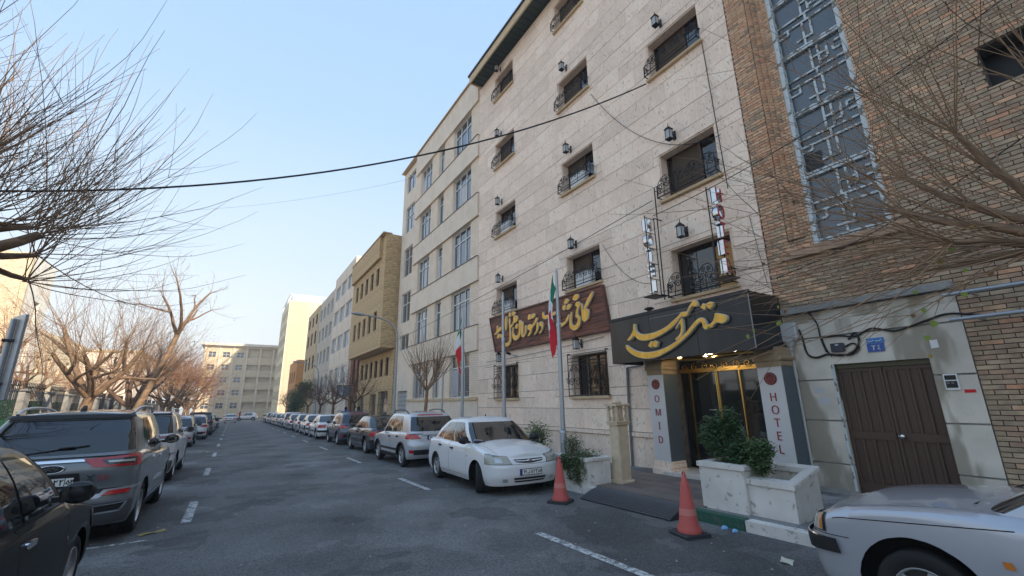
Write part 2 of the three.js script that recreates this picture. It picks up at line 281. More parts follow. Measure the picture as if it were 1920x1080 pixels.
// kerbs: single stones, some painted green or white
function kerb(x, dir, z0, z1, paintOf) {
  const k = new THREE.Group(); k.name = numbered('kerb'); k.userData.kind = 'structure'; scene.add(k);
  const L = 0.98, geos = [0, 1, 2].map((v) => cbox(0, dir * 0.16, -0.10, 0.138 + v * 0.003, -L / 2 + 0.006, L / 2 - 0.006, 0.02));
  let i = 0;
  for (let z = z0; z > z1; z -= L, i++) { const m = mesh('kerb_stone', geos[i % 3], paintOf(z - L / 2), k); const zc = z - L / 2; m.position.set(x, gy(zc), zc); m.rotation.x = -SL; }
}
kerb(XK, 1, 6, -60, (z) => (z > -3.9 && z < -2.2 ? Mx.oldWhite : z > -5.5 && z < -3.9 ? Mx.greenPaint : z > -7.45 && z < -6.4 ? Mx.oldWhite : z > -8.9 && z < -7.4 ? Mx.greenPaint : Mx.concrete));
kerb(XL, -1, 2, -60, () => Mx.concrete);
// painted lane dashes
{
  const rp = new THREE.Group(); rp.name = 'lane_marking'; rp.userData.kind = 'structure'; scene.add(rp);
  const dash = (x, za, zb, w) => mesh('dash', sheet(x - w / 2, x + w / 2, za, zb, 0.005), Mx.roadPaint, rp);
  for (let z = -3.4; z > -92; z -= 5.98) dash(3.74, z, z - 2.0, 0.12);
  for (let z = -9.2; z > -95; z -= 6.3) dash(-0.42, z, z - 2.0, 0.14);
  mesh('stop_line', sheet(-3.2, -0.78, -8.27, -8.36, 0.005), Mx.roadPaint, rp);
  const pch = clean(new THREE.CircleGeometry(1, 26)); pch.rotateX(-Math.PI / 2); pch.scale(0.85, 1, 0.8); const pm = struct('road_patch', planar(pch), Mx.asphaltPatch); pm.position.set(2.4, gy(-16.2) + 0.006, -16.2); pm.rotation.x = -SL;
}
// litter and stains: leaves and scraps lying on the road
{
  const r = rng(77), o = newBuf();
  for (let i = 0; i < 420; i++) { const z = -2 - r() ** 1.5 * 40, x = rr(XL + 0.2, XK - 0.1, r), s = rr(0.008, 0.026, r), a = r() * 6.28, y = gy(z) + 0.005 + s * 0.35; const c = Math.cos(a) * s, d = Math.sin(a) * s, A = [x + c, y + s * 0.3, z + d], B = [x - d * 0.6, y - s * 0.3, z + c * 0.6], C = [x - c, y, z - d], D = [x + d * 0.6, y - s * 0.3, z - c * 0.6]; for (const q of [A, C, B, A, D, C]) { o.p.push(...q); o.n.push(0, 1, 0); o.u.push(0, 0); } }
  tag(mesh('leaf_litter', bufGeo(o), pl('pale_litter', 0.38, 0.34, 0.26, 0.9, 0, { side: THREE.DoubleSide })), 'scattered tiny dry leaves and scraps lying on the asphalt', 'litter', null, 'stuff');
}

// ---------- facades: a wall with real openings, in the plane x = X facing the street (-x) ----------
// cut rectangles [z0,z1,y0,y1] by openings; returns the pieces left over
function cutRects(rects, holes) {
  for (const [a, b, c, d] of holes) {
    const out = [];
    for (const [z0, z1, y0, y1] of rects) {
      if (b <= z0 + 1e-4 || a >= z1 - 1e-4 || d <= y0 + 1e-4 || c >= y1 - 1e-4) { out.push([z0, z1, y0, y1]); continue; }
      if (c > y0) out.push([z0, z1, y0, c]);
      if (d < y1) out.push([z0, z1, d, y1]);
      const lo = Math.max(y0, c), hi = Math.min(y1, d);
      if (a > z0) out.push([z0, a, lo, hi]);
      if (b < z1) out.push([b, z1, lo, hi]);
    }
    rects = out;
  }
  return rects;
}
const wallBoxes = (rects, xa, xb) => rects.map(([z0, z1, y0, y1]) => box(xa, xb, y0, y1, z0, z1));
// a window: glass pane as the part, frame and sill as its pieces; set in the opening [z0,z1,y0,y1] at depth dep behind x = X
function windowIn(parent, X, [z0, z1, y0, y1], dep, glass, frameMat, o = {}) {
  const xg = X + dep, fw = o.fw ?? 0.05;
  const w = mesh('window', box(xg, xg + 0.02, y0 + fw * 0.6, y1 - fw * 0.6, z0 + fw * 0.6, z1 - fw * 0.6), glass, parent);
  const bars = [box(xg - 0.05, xg + 0.03, y0, y0 + fw, z0, z1), box(xg - 0.05, xg + 0.03, y1 - fw, y1, z0, z1), box(xg - 0.048, xg + 0.028, y0 + fw, y1 - fw, z0, z0 + fw), box(xg - 0.048, xg + 0.028, y0 + fw, y1 - fw, z1 - fw, z1)];
  for (const f of o.mull ?? []) { const z = lerp(z0, z1, f); bars.push(box(xg - 0.044, xg + 0.015, y0 + fw, y1 - fw, z - fw * 0.45, z + fw * 0.45)); }
  for (const f of o.trans ?? []) { const y = lerp(y0, y1, f); bars.push(box(xg - 0.040, xg + 0.012, y - fw * 0.45, y + fw * 0.45, z0 + fw, z1 - fw)); }
  mesh('frame', bars, frameMat, w);
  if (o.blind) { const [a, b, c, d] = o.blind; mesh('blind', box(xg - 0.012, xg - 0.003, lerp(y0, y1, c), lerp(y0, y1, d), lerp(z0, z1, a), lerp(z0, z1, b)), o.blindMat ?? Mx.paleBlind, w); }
  if (o.sill) mesh('sill', cbox(X - o.sill, X + dep - 0.05, y0 - 0.07, y0 - 0.002, z0 - 0.06, z1 + 0.06, 0.015), o.sillMat ?? Mx.sillStone, w);
  return w;
}
// building made of a cut front wall, side and back walls and a flat roof
function shell(parent, X, z0, z1, y0, y1, depth, holes, m, o = {}) {
  const t = 0.35;
  mesh('front_wall', wallBoxes(cutRects([[z0, z1, y0, y1]], holes), X, X + t), m, parent);
  mesh('side_wall', [box(X + t, X + depth, y0, y1, z1 - t, z1)], o.side ?? m, parent);
  mesh('side_wall', [box(X + t, X + depth, y0, y1, z0, z0 + t)], o.side ?? m, parent);
  mesh('back_wall', [box(X + depth - t, X + depth, y0, y1, z0 + t, z1 - t)], o.side ?? m, parent);
  mesh('roof', [box(X + t, X + depth - t, y1 - 0.5, y1 - 0.3, z0 + t, z1 - t)], o.roof ?? Mx.greyPlaster, parent);
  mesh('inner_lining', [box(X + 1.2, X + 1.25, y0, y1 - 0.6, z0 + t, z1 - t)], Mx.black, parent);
}
// ---------- the hotel ----------
const HZ0 = -17.10, HZ1 = -4.38, HTOP = 17.35;
const colA = [-15.51, -13.86], colB = [-10.78, -9.14], colC = [-6.69, -5.05];
const rowsAB = [[1.79, 3.07], [5.14, 6.33], [8.61, 9.84], [11.97, 13.23], [15.58, 16.85]];
const rowsC = [[4.04, 5.33], [6.69, 8.01], [10.42, 11.60], [14.1, 15.35]];
const hotel = thing('hotel_building', 'five storey hotel clad in pale pitted travertine with iron window railings', 'building', [0, 0, 0]);
const hotelHoles = [];
for (const r of rowsAB) { hotelHoles.push([...colA, ...r], [...colB, ...r]); }
for (const r of rowsC) hotelHoles.push([...colC, ...r]);
const ENT = [-7.05, -4.45, -0.3, 2.62];       // entrance recess
hotelHoles.push(ENT);
{
  const t = 0.4;
  mesh('wall', wallBoxes(cutRects([[HZ0, HZ1, -0.4, HTOP]], hotelHoles), XW + 0.03, XW + t), Mx.mortar, hotel);
  mesh('side_wall', box(XW + t, XW + 14, -0.4, HTOP, HZ0, HZ0 + 0.3), Mx.palePlaster, hotel);
  mesh('side_wall', box(XW + t, XW + 14, -0.4, HTOP, HZ1 - 0.3, HZ1), Mx.palePlaster, hotel);
  mesh('back_wall', box(XW + 13.7, XW + 14, -0.4, HTOP, HZ0 + 0.3, HZ1 - 0.3), Mx.palePlaster, hotel);
  mesh('roof', box(XW + t, XW + 13.7, HTOP - 0.4, HTOP - 0.2, HZ0 + 0.3, HZ1 - 0.3), Mx.greyPlaster, hotel);
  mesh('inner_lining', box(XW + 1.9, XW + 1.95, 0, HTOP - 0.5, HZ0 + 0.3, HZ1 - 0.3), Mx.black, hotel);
  // stone slabs: running courses, cut round the openings
  const slabs = [], r = rng(99); let row = 0;
  for (let y = 0.86; y < HTOP; y += 0.575, row++) {
    const y1 = Math.min(HTOP, y + 0.575); let z = HZ1, first = true;
    while (z > HZ0 + 0.01) { let L = first ? (row % 2 ? 0.62 : 1.18) : rr(1.02, 1.3, r); first = false; let ze = z - L; if (ze < HZ0 + 0.4) ze = HZ0; for (const q of cutRects([[ze, z, y, y1]], hotelHoles)) if (q[1] - q[0] > 0.03 && q[3] - q[2] > 0.03) slabs.push(q); z = ze; }
  }
  for (let z = HZ1, k = 0; z > HZ0; k++) { const ze = Math.max(HZ0, z - rr(0.48, 0.62, r)); for (const q of cutRects([[ze, z, -0.35, 0.74]], [ENT])) slabs.push(q); z = ze; }
  const score = ([a, b, c, d]) => (b - a) * (d - c) / ((c + d) * (c + d) / 4 + (a + b) * (a + b) / 4 + 80);
  slabs.sort((p, q) => score(q) - score(p));
  const rest = [[], [], [], []];
  slabs.forEach(([a, b, c, d], i) => {
    const g = 0.006, th = rr(0, 0.006, r), k = Math.floor(r() * 4), ge = box(XW - th, XW + 0.04, c + 0.007, d - 0.007, a + g / 3, b - g / 3, r() * 3, r() * 3);
    if (i < 292) mesh('stone_slab', ge, Mx.trav[k], hotel); else rest[k].push(ge);
  });
  // the slabs beyond the nearest three hundred, joined
  rest.forEach((l, k) => { if (l.length) tag(mesh('stone_slabs', l, Mx.trav[k], hotel), null, null, null, 'stuff'); });
  mesh('base_moulding', cutRects([[HZ0, HZ1, 0.75, 0.85]], [ENT]).map(([a, b, c, d]) => cbox(XW - 0.05, XW + 0.04, c, d, a, b, 0.02)), Mx.trav[1], hotel);
  // eave: dark boarded soffit behind a stone-coloured fascia
  const OV = 0.62, EZ = HZ0 + 0.25, EY = HTOP + 0.06;
  const ev = mesh('eave', [box(XW - OV, XW + 0.5, EY, EY + 0.10, EZ, HZ1 + 0.05)], Mx.soffit, hotel);
  mesh('fascia', [box(XW - OV - 0.07, XW - OV - 0.002, EY - 0.05, EY + 0.34, EZ - 0.07, HZ1 + 0.05)], Mx.sillStone, ev);
  mesh('fascia', [box(XW - OV, XW + 0.6, EY - 0.05, EY + 0.34, EZ - 0.07, EZ - 0.002)], Mx.sillStone, ev);
  mesh('drip_edge', [box(XW - OV - 0.13, XW + 0.6, EY + 0.342, EY + 0.44, EZ - 0.13, HZ1 + 0.05)], Mx.eaveTop, ev);
  for (let i = 0; i < 44; i++) { const z = EZ + 0.1 + i * 0.3; if (z < HZ1) mesh('soffit_batten', box(XW - OV + 0.002, XW - 0.01, EY - 0.035, EY - 0.001, z, z + 0.05), Mx.soffit, ev); }
  mesh('roof_top', box(XW - 0.5, XW + 14, HTOP + 0.52, HTOP + 0.60, EZ, HZ1 + 0.04), Mx.eaveTop, hotel);
}
// reveals lining the openings
function reveal(parent, X, [z0, z1, y0, y1], dep, m) {
  mesh('reveal', [box(X + 0.02, X + dep, y1 - 0.03, y1 - 0.001, z0 + 0.001, z1 - 0.001), box(X + 0.02, X + dep, y0 + 0.001, y0 + 0.03, z0 + 0.001, z1 - 0.001), box(X + 0.02, X + dep, y0 + 0.03, y1 - 0.03, z0 + 0.001, z0 + 0.03), box(X + 0.02, X + dep, y0 + 0.03, y1 - 0.03, z1 - 0.03, z1 - 0.001)], m, parent);
}
// iron scrollwork, a bulging railing W wide: local z along, x out (-x to the street)
function scroll(o, cx, cy, r0, turns, dir, start, toP) { const pts = []; const n = Math.round(turns * 12); for (let i = 0; i <= n; i++) { const t = i / n, a = start + dir * t * turns * Math.PI * 2, r = r0 * (1 - t * 0.82); pts.push(toP(cx + Math.cos(a) * r, cy + Math.sin(a) * r)); } tubeInto(o, pts, pts.map(() => 0.011), 4); }
function railGeo(W, H, full) {
  const o = newBuf(), out = full ? 0.10 : 0.20, P = (z, y) => V(-out * (full ? 1 : 1 - 0.55 * Math.max(0, y / H - 0.45) / 0.55), y, z), h = W / 2;
  const bar = (a, b, r = 0.016) => tubeInto(o, [a, b], [r, r], 4);
  bar(P(-h, 0), P(h, 0)); bar(P(-h, H * 0.16), P(h, H * 0.16), 0.010); if (full) for (const f of [0.72, 0.80, 0.88, 0.97]) bar(P(-h, H * f), P(h, H * f), 0.010);
  for (const s of [-1, 1]) { bar(P(s * h, -0.02), P(s * h, full ? H : H * 0.55), 0.018); bar(P(s * h, 0), V(0.05, 0, s * h)); if (full) { bar(P(s * h, H), V(0.05, H, s * h)); } else { bar(P(s * h, H * 0.5), V(0.05, H * 0.5, s * h)); } }
  const n = full ? 3 : 4, st = W / n, top = full ? 0.70 : 0.95;
  for (let i = 0; i < n; i++) {
    const c = -h + st * (i + 0.5), m = H * (full ? 0.42 : 0.55);
    scroll(o, c - st * 0.24, m - H * 0.10, st * 0.24, 1.6, 1, 0, P); scroll(o, c + st * 0.24, m - H * 0.10, st * 0.24, 1.6, -1, Math.PI, P);
    scroll(o, c - st * 0.14, m + H * 0.20, st * 0.15, 1.4, -1, -1.2, P); scroll(o, c + st * 0.14, m + H * 0.20, st * 0.15, 1.4, 1, 4.3, P);
    const arc = []; for (let k = 0; k <= 8; k++) { const a = k / 8 * Math.PI; arc.push(P(c - Math.cos(a) * st * 0.45, m + Math.sin(a) * H * (top - (full ? 0.42 : 0.55)))); } tubeInto(o, arc, arc.map(() => 0.011), 4);
    bar(P(c, 0), P(c, m + H * 0.1), 0.010);
  }
  // little side scrolls that stand out beyond the reveal
  for (const s of [-1, 1]) { const Q = (x, y) => V(-0.02 - x, y, s * h); scroll(o, 0.10, H * 0.34, 0.10, 1.5, 1, 0.4, Q); }
  return bufGeo(o);
}
const railSmall = railGeo(1.66, 0.62, false), railFull = railGeo(1.7, 1.28, true);
{
  const add = (col, row, kind, extra = {}) => {
    const op = [...col, ...row]; const dep = 0.34;
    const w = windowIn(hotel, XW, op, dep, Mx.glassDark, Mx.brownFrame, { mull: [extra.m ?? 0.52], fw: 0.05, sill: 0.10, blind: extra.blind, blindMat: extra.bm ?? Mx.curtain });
    reveal(w, XW, op, dep - 0.055, Mx.trav[1]);
    const rl = mesh('railing', kind === 'full' ? railFull : railSmall, Mx.iron, w); rl.position.set(XW, row[0] + (kind === 'full' ? 0.02 : 0.04), (col[0] + col[1]) / 2);
    if (extra.ac) mesh('air_conditioner', [cbox(XW + 0.02, XW + 0.28, row[0] + 0.05, row[0] + 0.5, col[0] + 0.4, col[0] + 1.1, 0.03)], Mx.whitePaint, w);
  };
  const cur = [0.02, 0.5, 0.02, 0.98];
  rowsAB.forEach((r, i) => { add(colA, r, i ? 'small' : 'full', { m: 0.5, blind: i % 2 ? cur : null, ac: i === 1 || i === 2 }); add(colB, r, i ? 'small' : 'full', { m: 0.55, blind: i ? cur : null, ac: i === 1 || i === 2 }); });
  rowsC.forEach((r, i) => add(colC, r, 'small', { m: 0.62, blind: i === 0 ? [0.62, 0.98, 0.02, 0.85] : [0.1, 0.6, 0.02, 0.98], bm: i === 0 ? pl('amber_curtain', 0.46, 0.27, 0.10, 0.9) : Mx.curtain }));  // lowest curtain: the lit look is put into its amber colour
}
// wall lanterns above the windows
{
  const proto = new THREE.Group();
  mesh('cage', [box(-0.30, -0.288, 0, 0.26, -0.07, -0.058), box(-0.30, -0.288, 0, 0.26, 0.058, 0.07), box(-0.17, -0.158, 0, 0.26, -0.07, -0.058), box(-0.17, -0.158, 0, 0.26, 0.058, 0.07), box(-0.31, -0.148, -0.02, 0, -0.08, 0.08), box(-0.31, -0.148, 0.26, 0.275, -0.085, 0.085)], Mx.iron, proto);
  const roof = clean(new THREE.ConeGeometry(0.12, 0.11, 4)); roof.rotateY(Math.PI / 4); roof.translate(-0.229, 0.33, 0);
  mesh('cap', [roof, cyl(0.012, 0.006, 0.07, 6, -0.229, 0.385, 0)], Mx.iron, proto);
  mesh('pane', [box(-0.286, -0.174, 0.002, 0.258, -0.056, 0.056)], Mx.lampGlass, proto);
  mesh('bracket', [rod([[0.01, 0.12, 0], [-0.06, 0.14, 0], [-0.13, 0.20, 0], [-0.16, 0.30, 0]], 0.014, 5), box(-0.02, 0.02, 0.04, 0.3, -0.04, 0.04)], Mx.iron, proto);
  const spots = [];
  const ST = ['ground', 'first', 'second', 'third', 'top'];
  rowsAB.forEach((r, i) => spots.push([colA, r[1], `${ST[i]} floor window beside the office block`], [colB, r[1], `${ST[i]} floor window in the middle hotel column`]));
  rowsC.forEach((r, i) => spots.push([colC, r[1], ['window just over the entrance canopy', 'second window above the entrance canopy', 'third window above the entrance canopy', 'fourth window above the entrance canopy'][i]]));
  for (const [c, y, where] of spots) { const o = proto.clone(); o.name = numbered('wall_lantern'); o.position.set(XW - 0.005, y + 0.13 > HTOP - 0.45 ? y + 0.03 : y + 0.13, (c[0] + c[1]) / 2 - 0.25); scene.add(o); tag(o, 'black iron wall lantern over the ' + where, 'wall lantern', 'lanterns above the hotel windows'); }
}
// ---------- outlines of the gold lettering, [z, y] in metres on its board ----------
const LET_CANOPY = [[[-4.925,3.270],[-4.797,3.240],[-4.699,3.187],[-4.691,3.136],[-4.730,3.078],[-4.810,3.055],[-4.898,3.083],[-4.964,3.064],[-5.018,3.014],[-5.100,3.005],[-5.167,2.992],[-5.211,3.028],[-5.225,3.105],[-5.251,3.154],[-5.369,3.097],[-5.506,2.980],[-5.681,2.866],[-5.838,2.777],[-5.997,2.701],[-6.198,2.627],[-6.403,2.567],[-6.652,2.548],[-6.884,2.585],[-7.075,2.662],[-7.224,2.763],[-7.305,2.876],[-7.288,2.927],[-7.189,2.864],[-7.039,2.778],[-6.825,2.714],[-6.593,2.691],[-6.346,2.706],[-6.143,2.748],[-5.984,2.802],[-5.826,2.869],[-5.668,2.957],[-5.529,3.068],[-5.392,3.177],[-5.282,3.235],[-5.199,3.228],[-5.156,3.184],[-5.128,3.090],[-5.090,3.077],[-5.021,3.103],[-4.974,3.154],[-4.941,3.222]],
[[-5.347,3.623],[-5.278,3.563],[-5.288,3.495],[-5.348,3.492],[-5.399,3.501],[-5.480,3.423],[-5.554,3.335],[-5.620,3.315],[-5.671,3.339],[-5.772,3.269],[-5.896,3.178],[-6.101,3.079],[-6.308,3.010],[-6.560,2.960],[-6.773,2.966],[-6.921,3.022],[-7.013,3.103],[-7.100,3.045],[-7.195,3.018],[-7.240,3.036],[-7.138,3.120],[-7.044,3.230],[-7.004,3.382],[-6.970,3.376],[-6.962,3.253],[-6.883,3.155],[-6.713,3.106],[-6.501,3.102],[-6.292,3.131],[-6.086,3.190],[-5.921,3.277],[-5.780,3.350],[-5.677,3.427],[-5.605,3.422],[-5.551,3.420],[-5.487,3.502],[-5.426,3.561]],
[[-5.675,3.308],[-5.669,3.190],[-5.675,3.066],[-5.713,2.963],[-5.776,2.893],[-5.881,2.868],[-5.893,2.893],[-5.815,2.945],[-5.751,3.015],[-5.730,3.105],[-5.735,3.200],[-5.850,3.099],[-5.867,3.113],[-5.780,3.207]],
[[-5.227,3.445],[-5.158,3.516],[-5.073,3.476],[-5.128,3.374]],
[[-5.078,3.493],[-4.993,3.521],[-4.918,3.483],[-4.962,3.403],[-5.023,3.369],[-5.079,3.432]],
[[-6.639,2.836],[-6.544,2.925],[-6.472,2.916],[-6.541,2.776]],
[[-6.501,2.854],[-6.440,2.929],[-6.344,2.884],[-6.396,2.784],[-6.479,2.777]]];
const LET_WOOD = [[[-9.931,4.566],[-9.885,4.535],[-9.854,4.334],[-9.771,4.372],[-9.620,4.312],[-9.616,4.184],[-9.676,4.025],[-9.806,3.972],[-9.912,4.022],[-9.942,4.242]],
[[-9.419,4.827],[-9.363,4.772],[-9.740,4.367],[-9.834,4.373]],
[[-10.172,4.636],[-10.038,4.642],[-9.980,4.554],[-10.077,4.375],[-10.104,4.248],[-10.014,4.146],[-10.009,4.016],[-10.052,3.893],[-10.207,3.787],[-10.373,3.790],[-10.502,3.874],[-10.542,4.035],[-10.447,4.376],[-10.396,4.367],[-10.435,4.084],[-10.393,3.968],[-10.261,3.936],[-10.156,4.018],[-10.131,4.122],[-10.223,4.203],[-10.195,4.352],[-10.133,4.495],[-10.212,4.555]],
[[-10.313,4.776],[-10.218,4.903],[-10.036,4.875],[-10.027,4.784],[-10.183,4.705]],
[[-10.770,4.755],[-10.655,4.859],[-10.518,4.796],[-10.577,4.717],[-10.685,4.692]],
[[-10.856,4.564],[-10.812,4.671],[-10.688,4.647],[-10.735,4.496]],
[[-10.644,4.525],[-10.582,4.649],[-10.410,4.627],[-10.470,4.515],[-10.577,4.478]],
[[-11.156,4.201],[-11.069,4.394],[-11.041,4.367],[-11.048,4.160],[-10.942,4.109],[-10.761,4.137],[-10.647,4.253],[-10.554,4.327],[-10.525,4.255],[-10.658,4.098],[-10.841,4.014],[-10.951,3.986],[-11.076,4.027]],
[[-11.969,4.649],[-11.907,4.650],[-11.873,4.534],[-11.674,4.512],[-11.438,4.530],[-11.246,4.543],[-11.233,4.447],[-11.387,4.426],[-11.602,4.392],[-11.842,4.384],[-11.960,4.452]],
[[-11.674,4.189],[-11.591,4.259],[-11.477,4.217],[-11.506,4.069],[-11.621,4.086]],
[[-12.152,4.337],[-12.028,4.329],[-11.952,4.232],[-12.024,4.026],[-12.153,3.936],[-12.214,3.956],[-12.084,4.059],[-12.058,4.152],[-12.158,4.216]],
[[-12.320,4.339],[-12.236,4.326],[-12.246,4.131],[-12.337,3.998],[-12.490,3.933],[-12.510,3.960],[-12.376,4.077]],
[[-12.353,4.530],[-12.270,4.479],[-12.362,4.346],[-12.562,4.228],[-12.653,4.141],[-12.725,4.002],[-12.861,3.932],[-12.928,3.954],[-12.811,4.064],[-12.786,4.135],[-12.908,4.203],[-12.912,4.306],[-12.775,4.361],[-12.645,4.315],[-12.511,4.369],[-12.442,4.458]],
[[-12.879,4.555],[-12.827,4.713],[-12.715,4.706],[-12.723,4.530]],
[[-12.700,4.551],[-12.582,4.708],[-12.411,4.653],[-12.503,4.543]],
[[-13.070,4.355],[-12.993,4.318],[-13.012,4.092],[-13.155,3.946],[-13.270,3.961],[-13.127,4.082]],
[[-13.319,4.537],[-13.225,4.522],[-13.201,4.195],[-13.247,3.958],[-13.329,4.007]],
[[-13.459,4.612],[-13.364,4.596],[-13.390,4.144],[-13.482,3.975],[-13.725,3.889],[-13.919,3.979],[-13.974,4.172],[-13.932,4.407],[-13.867,4.397],[-13.888,4.213],[-13.793,4.081],[-13.622,4.072],[-13.523,4.163]],
[[-13.758,4.394],[-13.681,4.502],[-13.560,4.470],[-13.589,4.342],[-13.711,4.334]],
[[-13.819,4.846],[-13.622,4.812],[-13.552,4.720],[-13.629,4.600],[-13.852,4.555],[-13.981,4.441],[-14.084,4.402],[-14.058,4.023],[-14.151,3.795],[-14.383,3.728],[-14.565,3.802],[-14.537,3.867],[-14.276,3.890],[-14.170,4.038],[-14.185,4.417],[-14.201,4.802],[-14.124,4.789],[-14.106,4.514],[-13.978,4.548],[-13.874,4.666],[-13.871,4.774]],
[[-14.224,4.916],[-14.170,5.030],[-14.042,4.994],[-14.097,4.839]],
[[-13.993,4.903],[-13.914,5.025],[-13.716,4.949],[-13.818,4.859]],
[[-14.461,4.915],[-14.356,4.911],[-14.352,4.606],[-14.421,4.370],[-14.483,4.406]],
[[-15.152,4.659],[-15.068,4.632],[-15.041,4.515],[-14.874,4.575],[-14.765,4.531],[-14.822,4.427],[-15.016,4.370],[-15.156,4.319],[-15.298,4.310],[-15.355,4.346],[-15.212,4.412],[-15.154,4.503]],
[[-15.130,4.189],[-15.044,4.318],[-14.934,4.289],[-14.992,4.115]],
[[-14.908,4.188],[-14.824,4.274],[-14.717,4.218],[-14.773,4.115]]];
// ---------- boards, canopy and entrance of the hotel ----------
const font = await new FontLoader().loadAsync('fonts/droid/droid_sans_regular.typeface.json');
// text standing in a plane: local x to the right, y up, front towards +z
function text(s, size, depth) { const g = clean(new TextGeometry(s, { font, size, depth, curveSegments: 4 })); g.computeBoundingBox(); const b = g.boundingBox; g.translate(-(b.min.x + b.max.x) / 2, -(b.min.y + b.max.y) / 2, 0); return g; }
// put a plate drawn as [z, y] into the plane x = X, its front towards -x; v = depth towards -x
function onWall(pts, X, depth, bevel, smooth) { const g = plate(pts.map(([z, y]) => [z, y]), depth, bevel, smooth); const p = g.attributes.position, n = g.attributes.normal; for (let i = 0; i < p.count; i++) { const x = p.getX(i), y = p.getY(i), d = p.getZ(i); p.setXYZ(i, X - d, y, x); const nx = n.getX(i), ny = n.getY(i), nz = n.getZ(i); n.setXYZ(i, -nz, ny, nx); } return planar(g); }
function faceStreet(g) { g.rotateY(-Math.PI / 2); return g; }     // +z front turned to face -x
{
  const sg = thing('wooden_signboard', 'long brown plank signboard with gold Persian lettering on the hotel wall', 'sign');
  const xa = XW - 0.02, xb = XW - 0.12, r = rng(12);
  mesh('backing', onWall([[-15.78, 5.02], [-9.1, 4.90], [-8.9, 3.64], [-15.31, 3.66]], xa + 0.0, 0.05, 0), Mx.black, sg);
  const rows = 14, zl = (t) => lerp(-15.33, -15.81, t), zr = (t) => lerp(-8.87, -9.08, t), yl = (t) => lerp(3.64, 5.04, t), yr = (t) => lerp(3.615, 4.92, t);
  for (let i = 0; i < rows; i++) {
    const t0 = i / rows + 0.003, t1 = (i + 1) / rows - 0.003; let f = 0; const cuts = [0]; while (f < 0.86) { f += rr(0.16, 0.34, r); if (f < 0.92) cuts.push(f); } cuts.push(1);
    for (let k = 0; k < cuts.length - 1; k++) { const q = (f, t) => { const z = lerp(zl(t), zr(t), f); return [z, lerp(yl(t), yr(t), f)]; }; const a = cuts[k] + 0.0007, b = cuts[k + 1] - 0.0007; mesh('plank', onWall([q(a, t0), q(b, t0), q(b, t1), q(a, t1)], xa - 0.05, rr(0.035, 0.055, r), 0), Mx.wood[Math.floor(r() * 3)], sg); }
  }
  const F = (pts, X, d) => onWall(pts, X, d, 0);
  mesh('rim', [F([[-15.86, 5.10], [-9.04, 4.975], [-9.06, 4.922], [-15.82, 5.042]], xa, 0.13), F([[-15.38, 3.60], [-8.83, 3.575], [-8.85, 3.613], [-15.345, 3.638]], xa, 0.13), F([[-15.86, 5.10], [-15.816, 5.04], [-15.335, 3.64], [-15.39, 3.60]], xa, 0.128), F([[-9.075, 4.92], [-9.03, 4.97], [-8.82, 3.58], [-8.865, 3.62]], xa, 0.128)], Mx.wood[0], sg);
  LET_WOOD.forEach((p) => { const l = mesh('letter', onWall(p, xb - 0.01, 0.05, 0.004, true), Mx.goldEdge, sg); mesh('letter_face', onWall(shrink(p, 0.012), xb - 0.06, 0.012, 0, true), Mx.gold, l); });
}
// inset outline (towards its own edges), used for the coloured faces of letters
function shrink(p, d) {
  const n = p.length; let A = 0; for (let i = 0; i < n; i++) { const [x0, y0] = p[i], [x1, y1] = p[(i + 1) % n]; A += x0 * y1 - x1 * y0; } const sgn = A > 0 ? 1 : -1;
  return p.map(([x, y], i) => { const [xa, ya] = p[(i + n - 1) % n], [xb, yb] = p[(i + 1) % n]; let tx = xb - xa, ty = yb - ya; const l = Math.hypot(tx, ty) || 1; return [x - sgn * ty / l * d, y + sgn * tx / l * d]; });
}
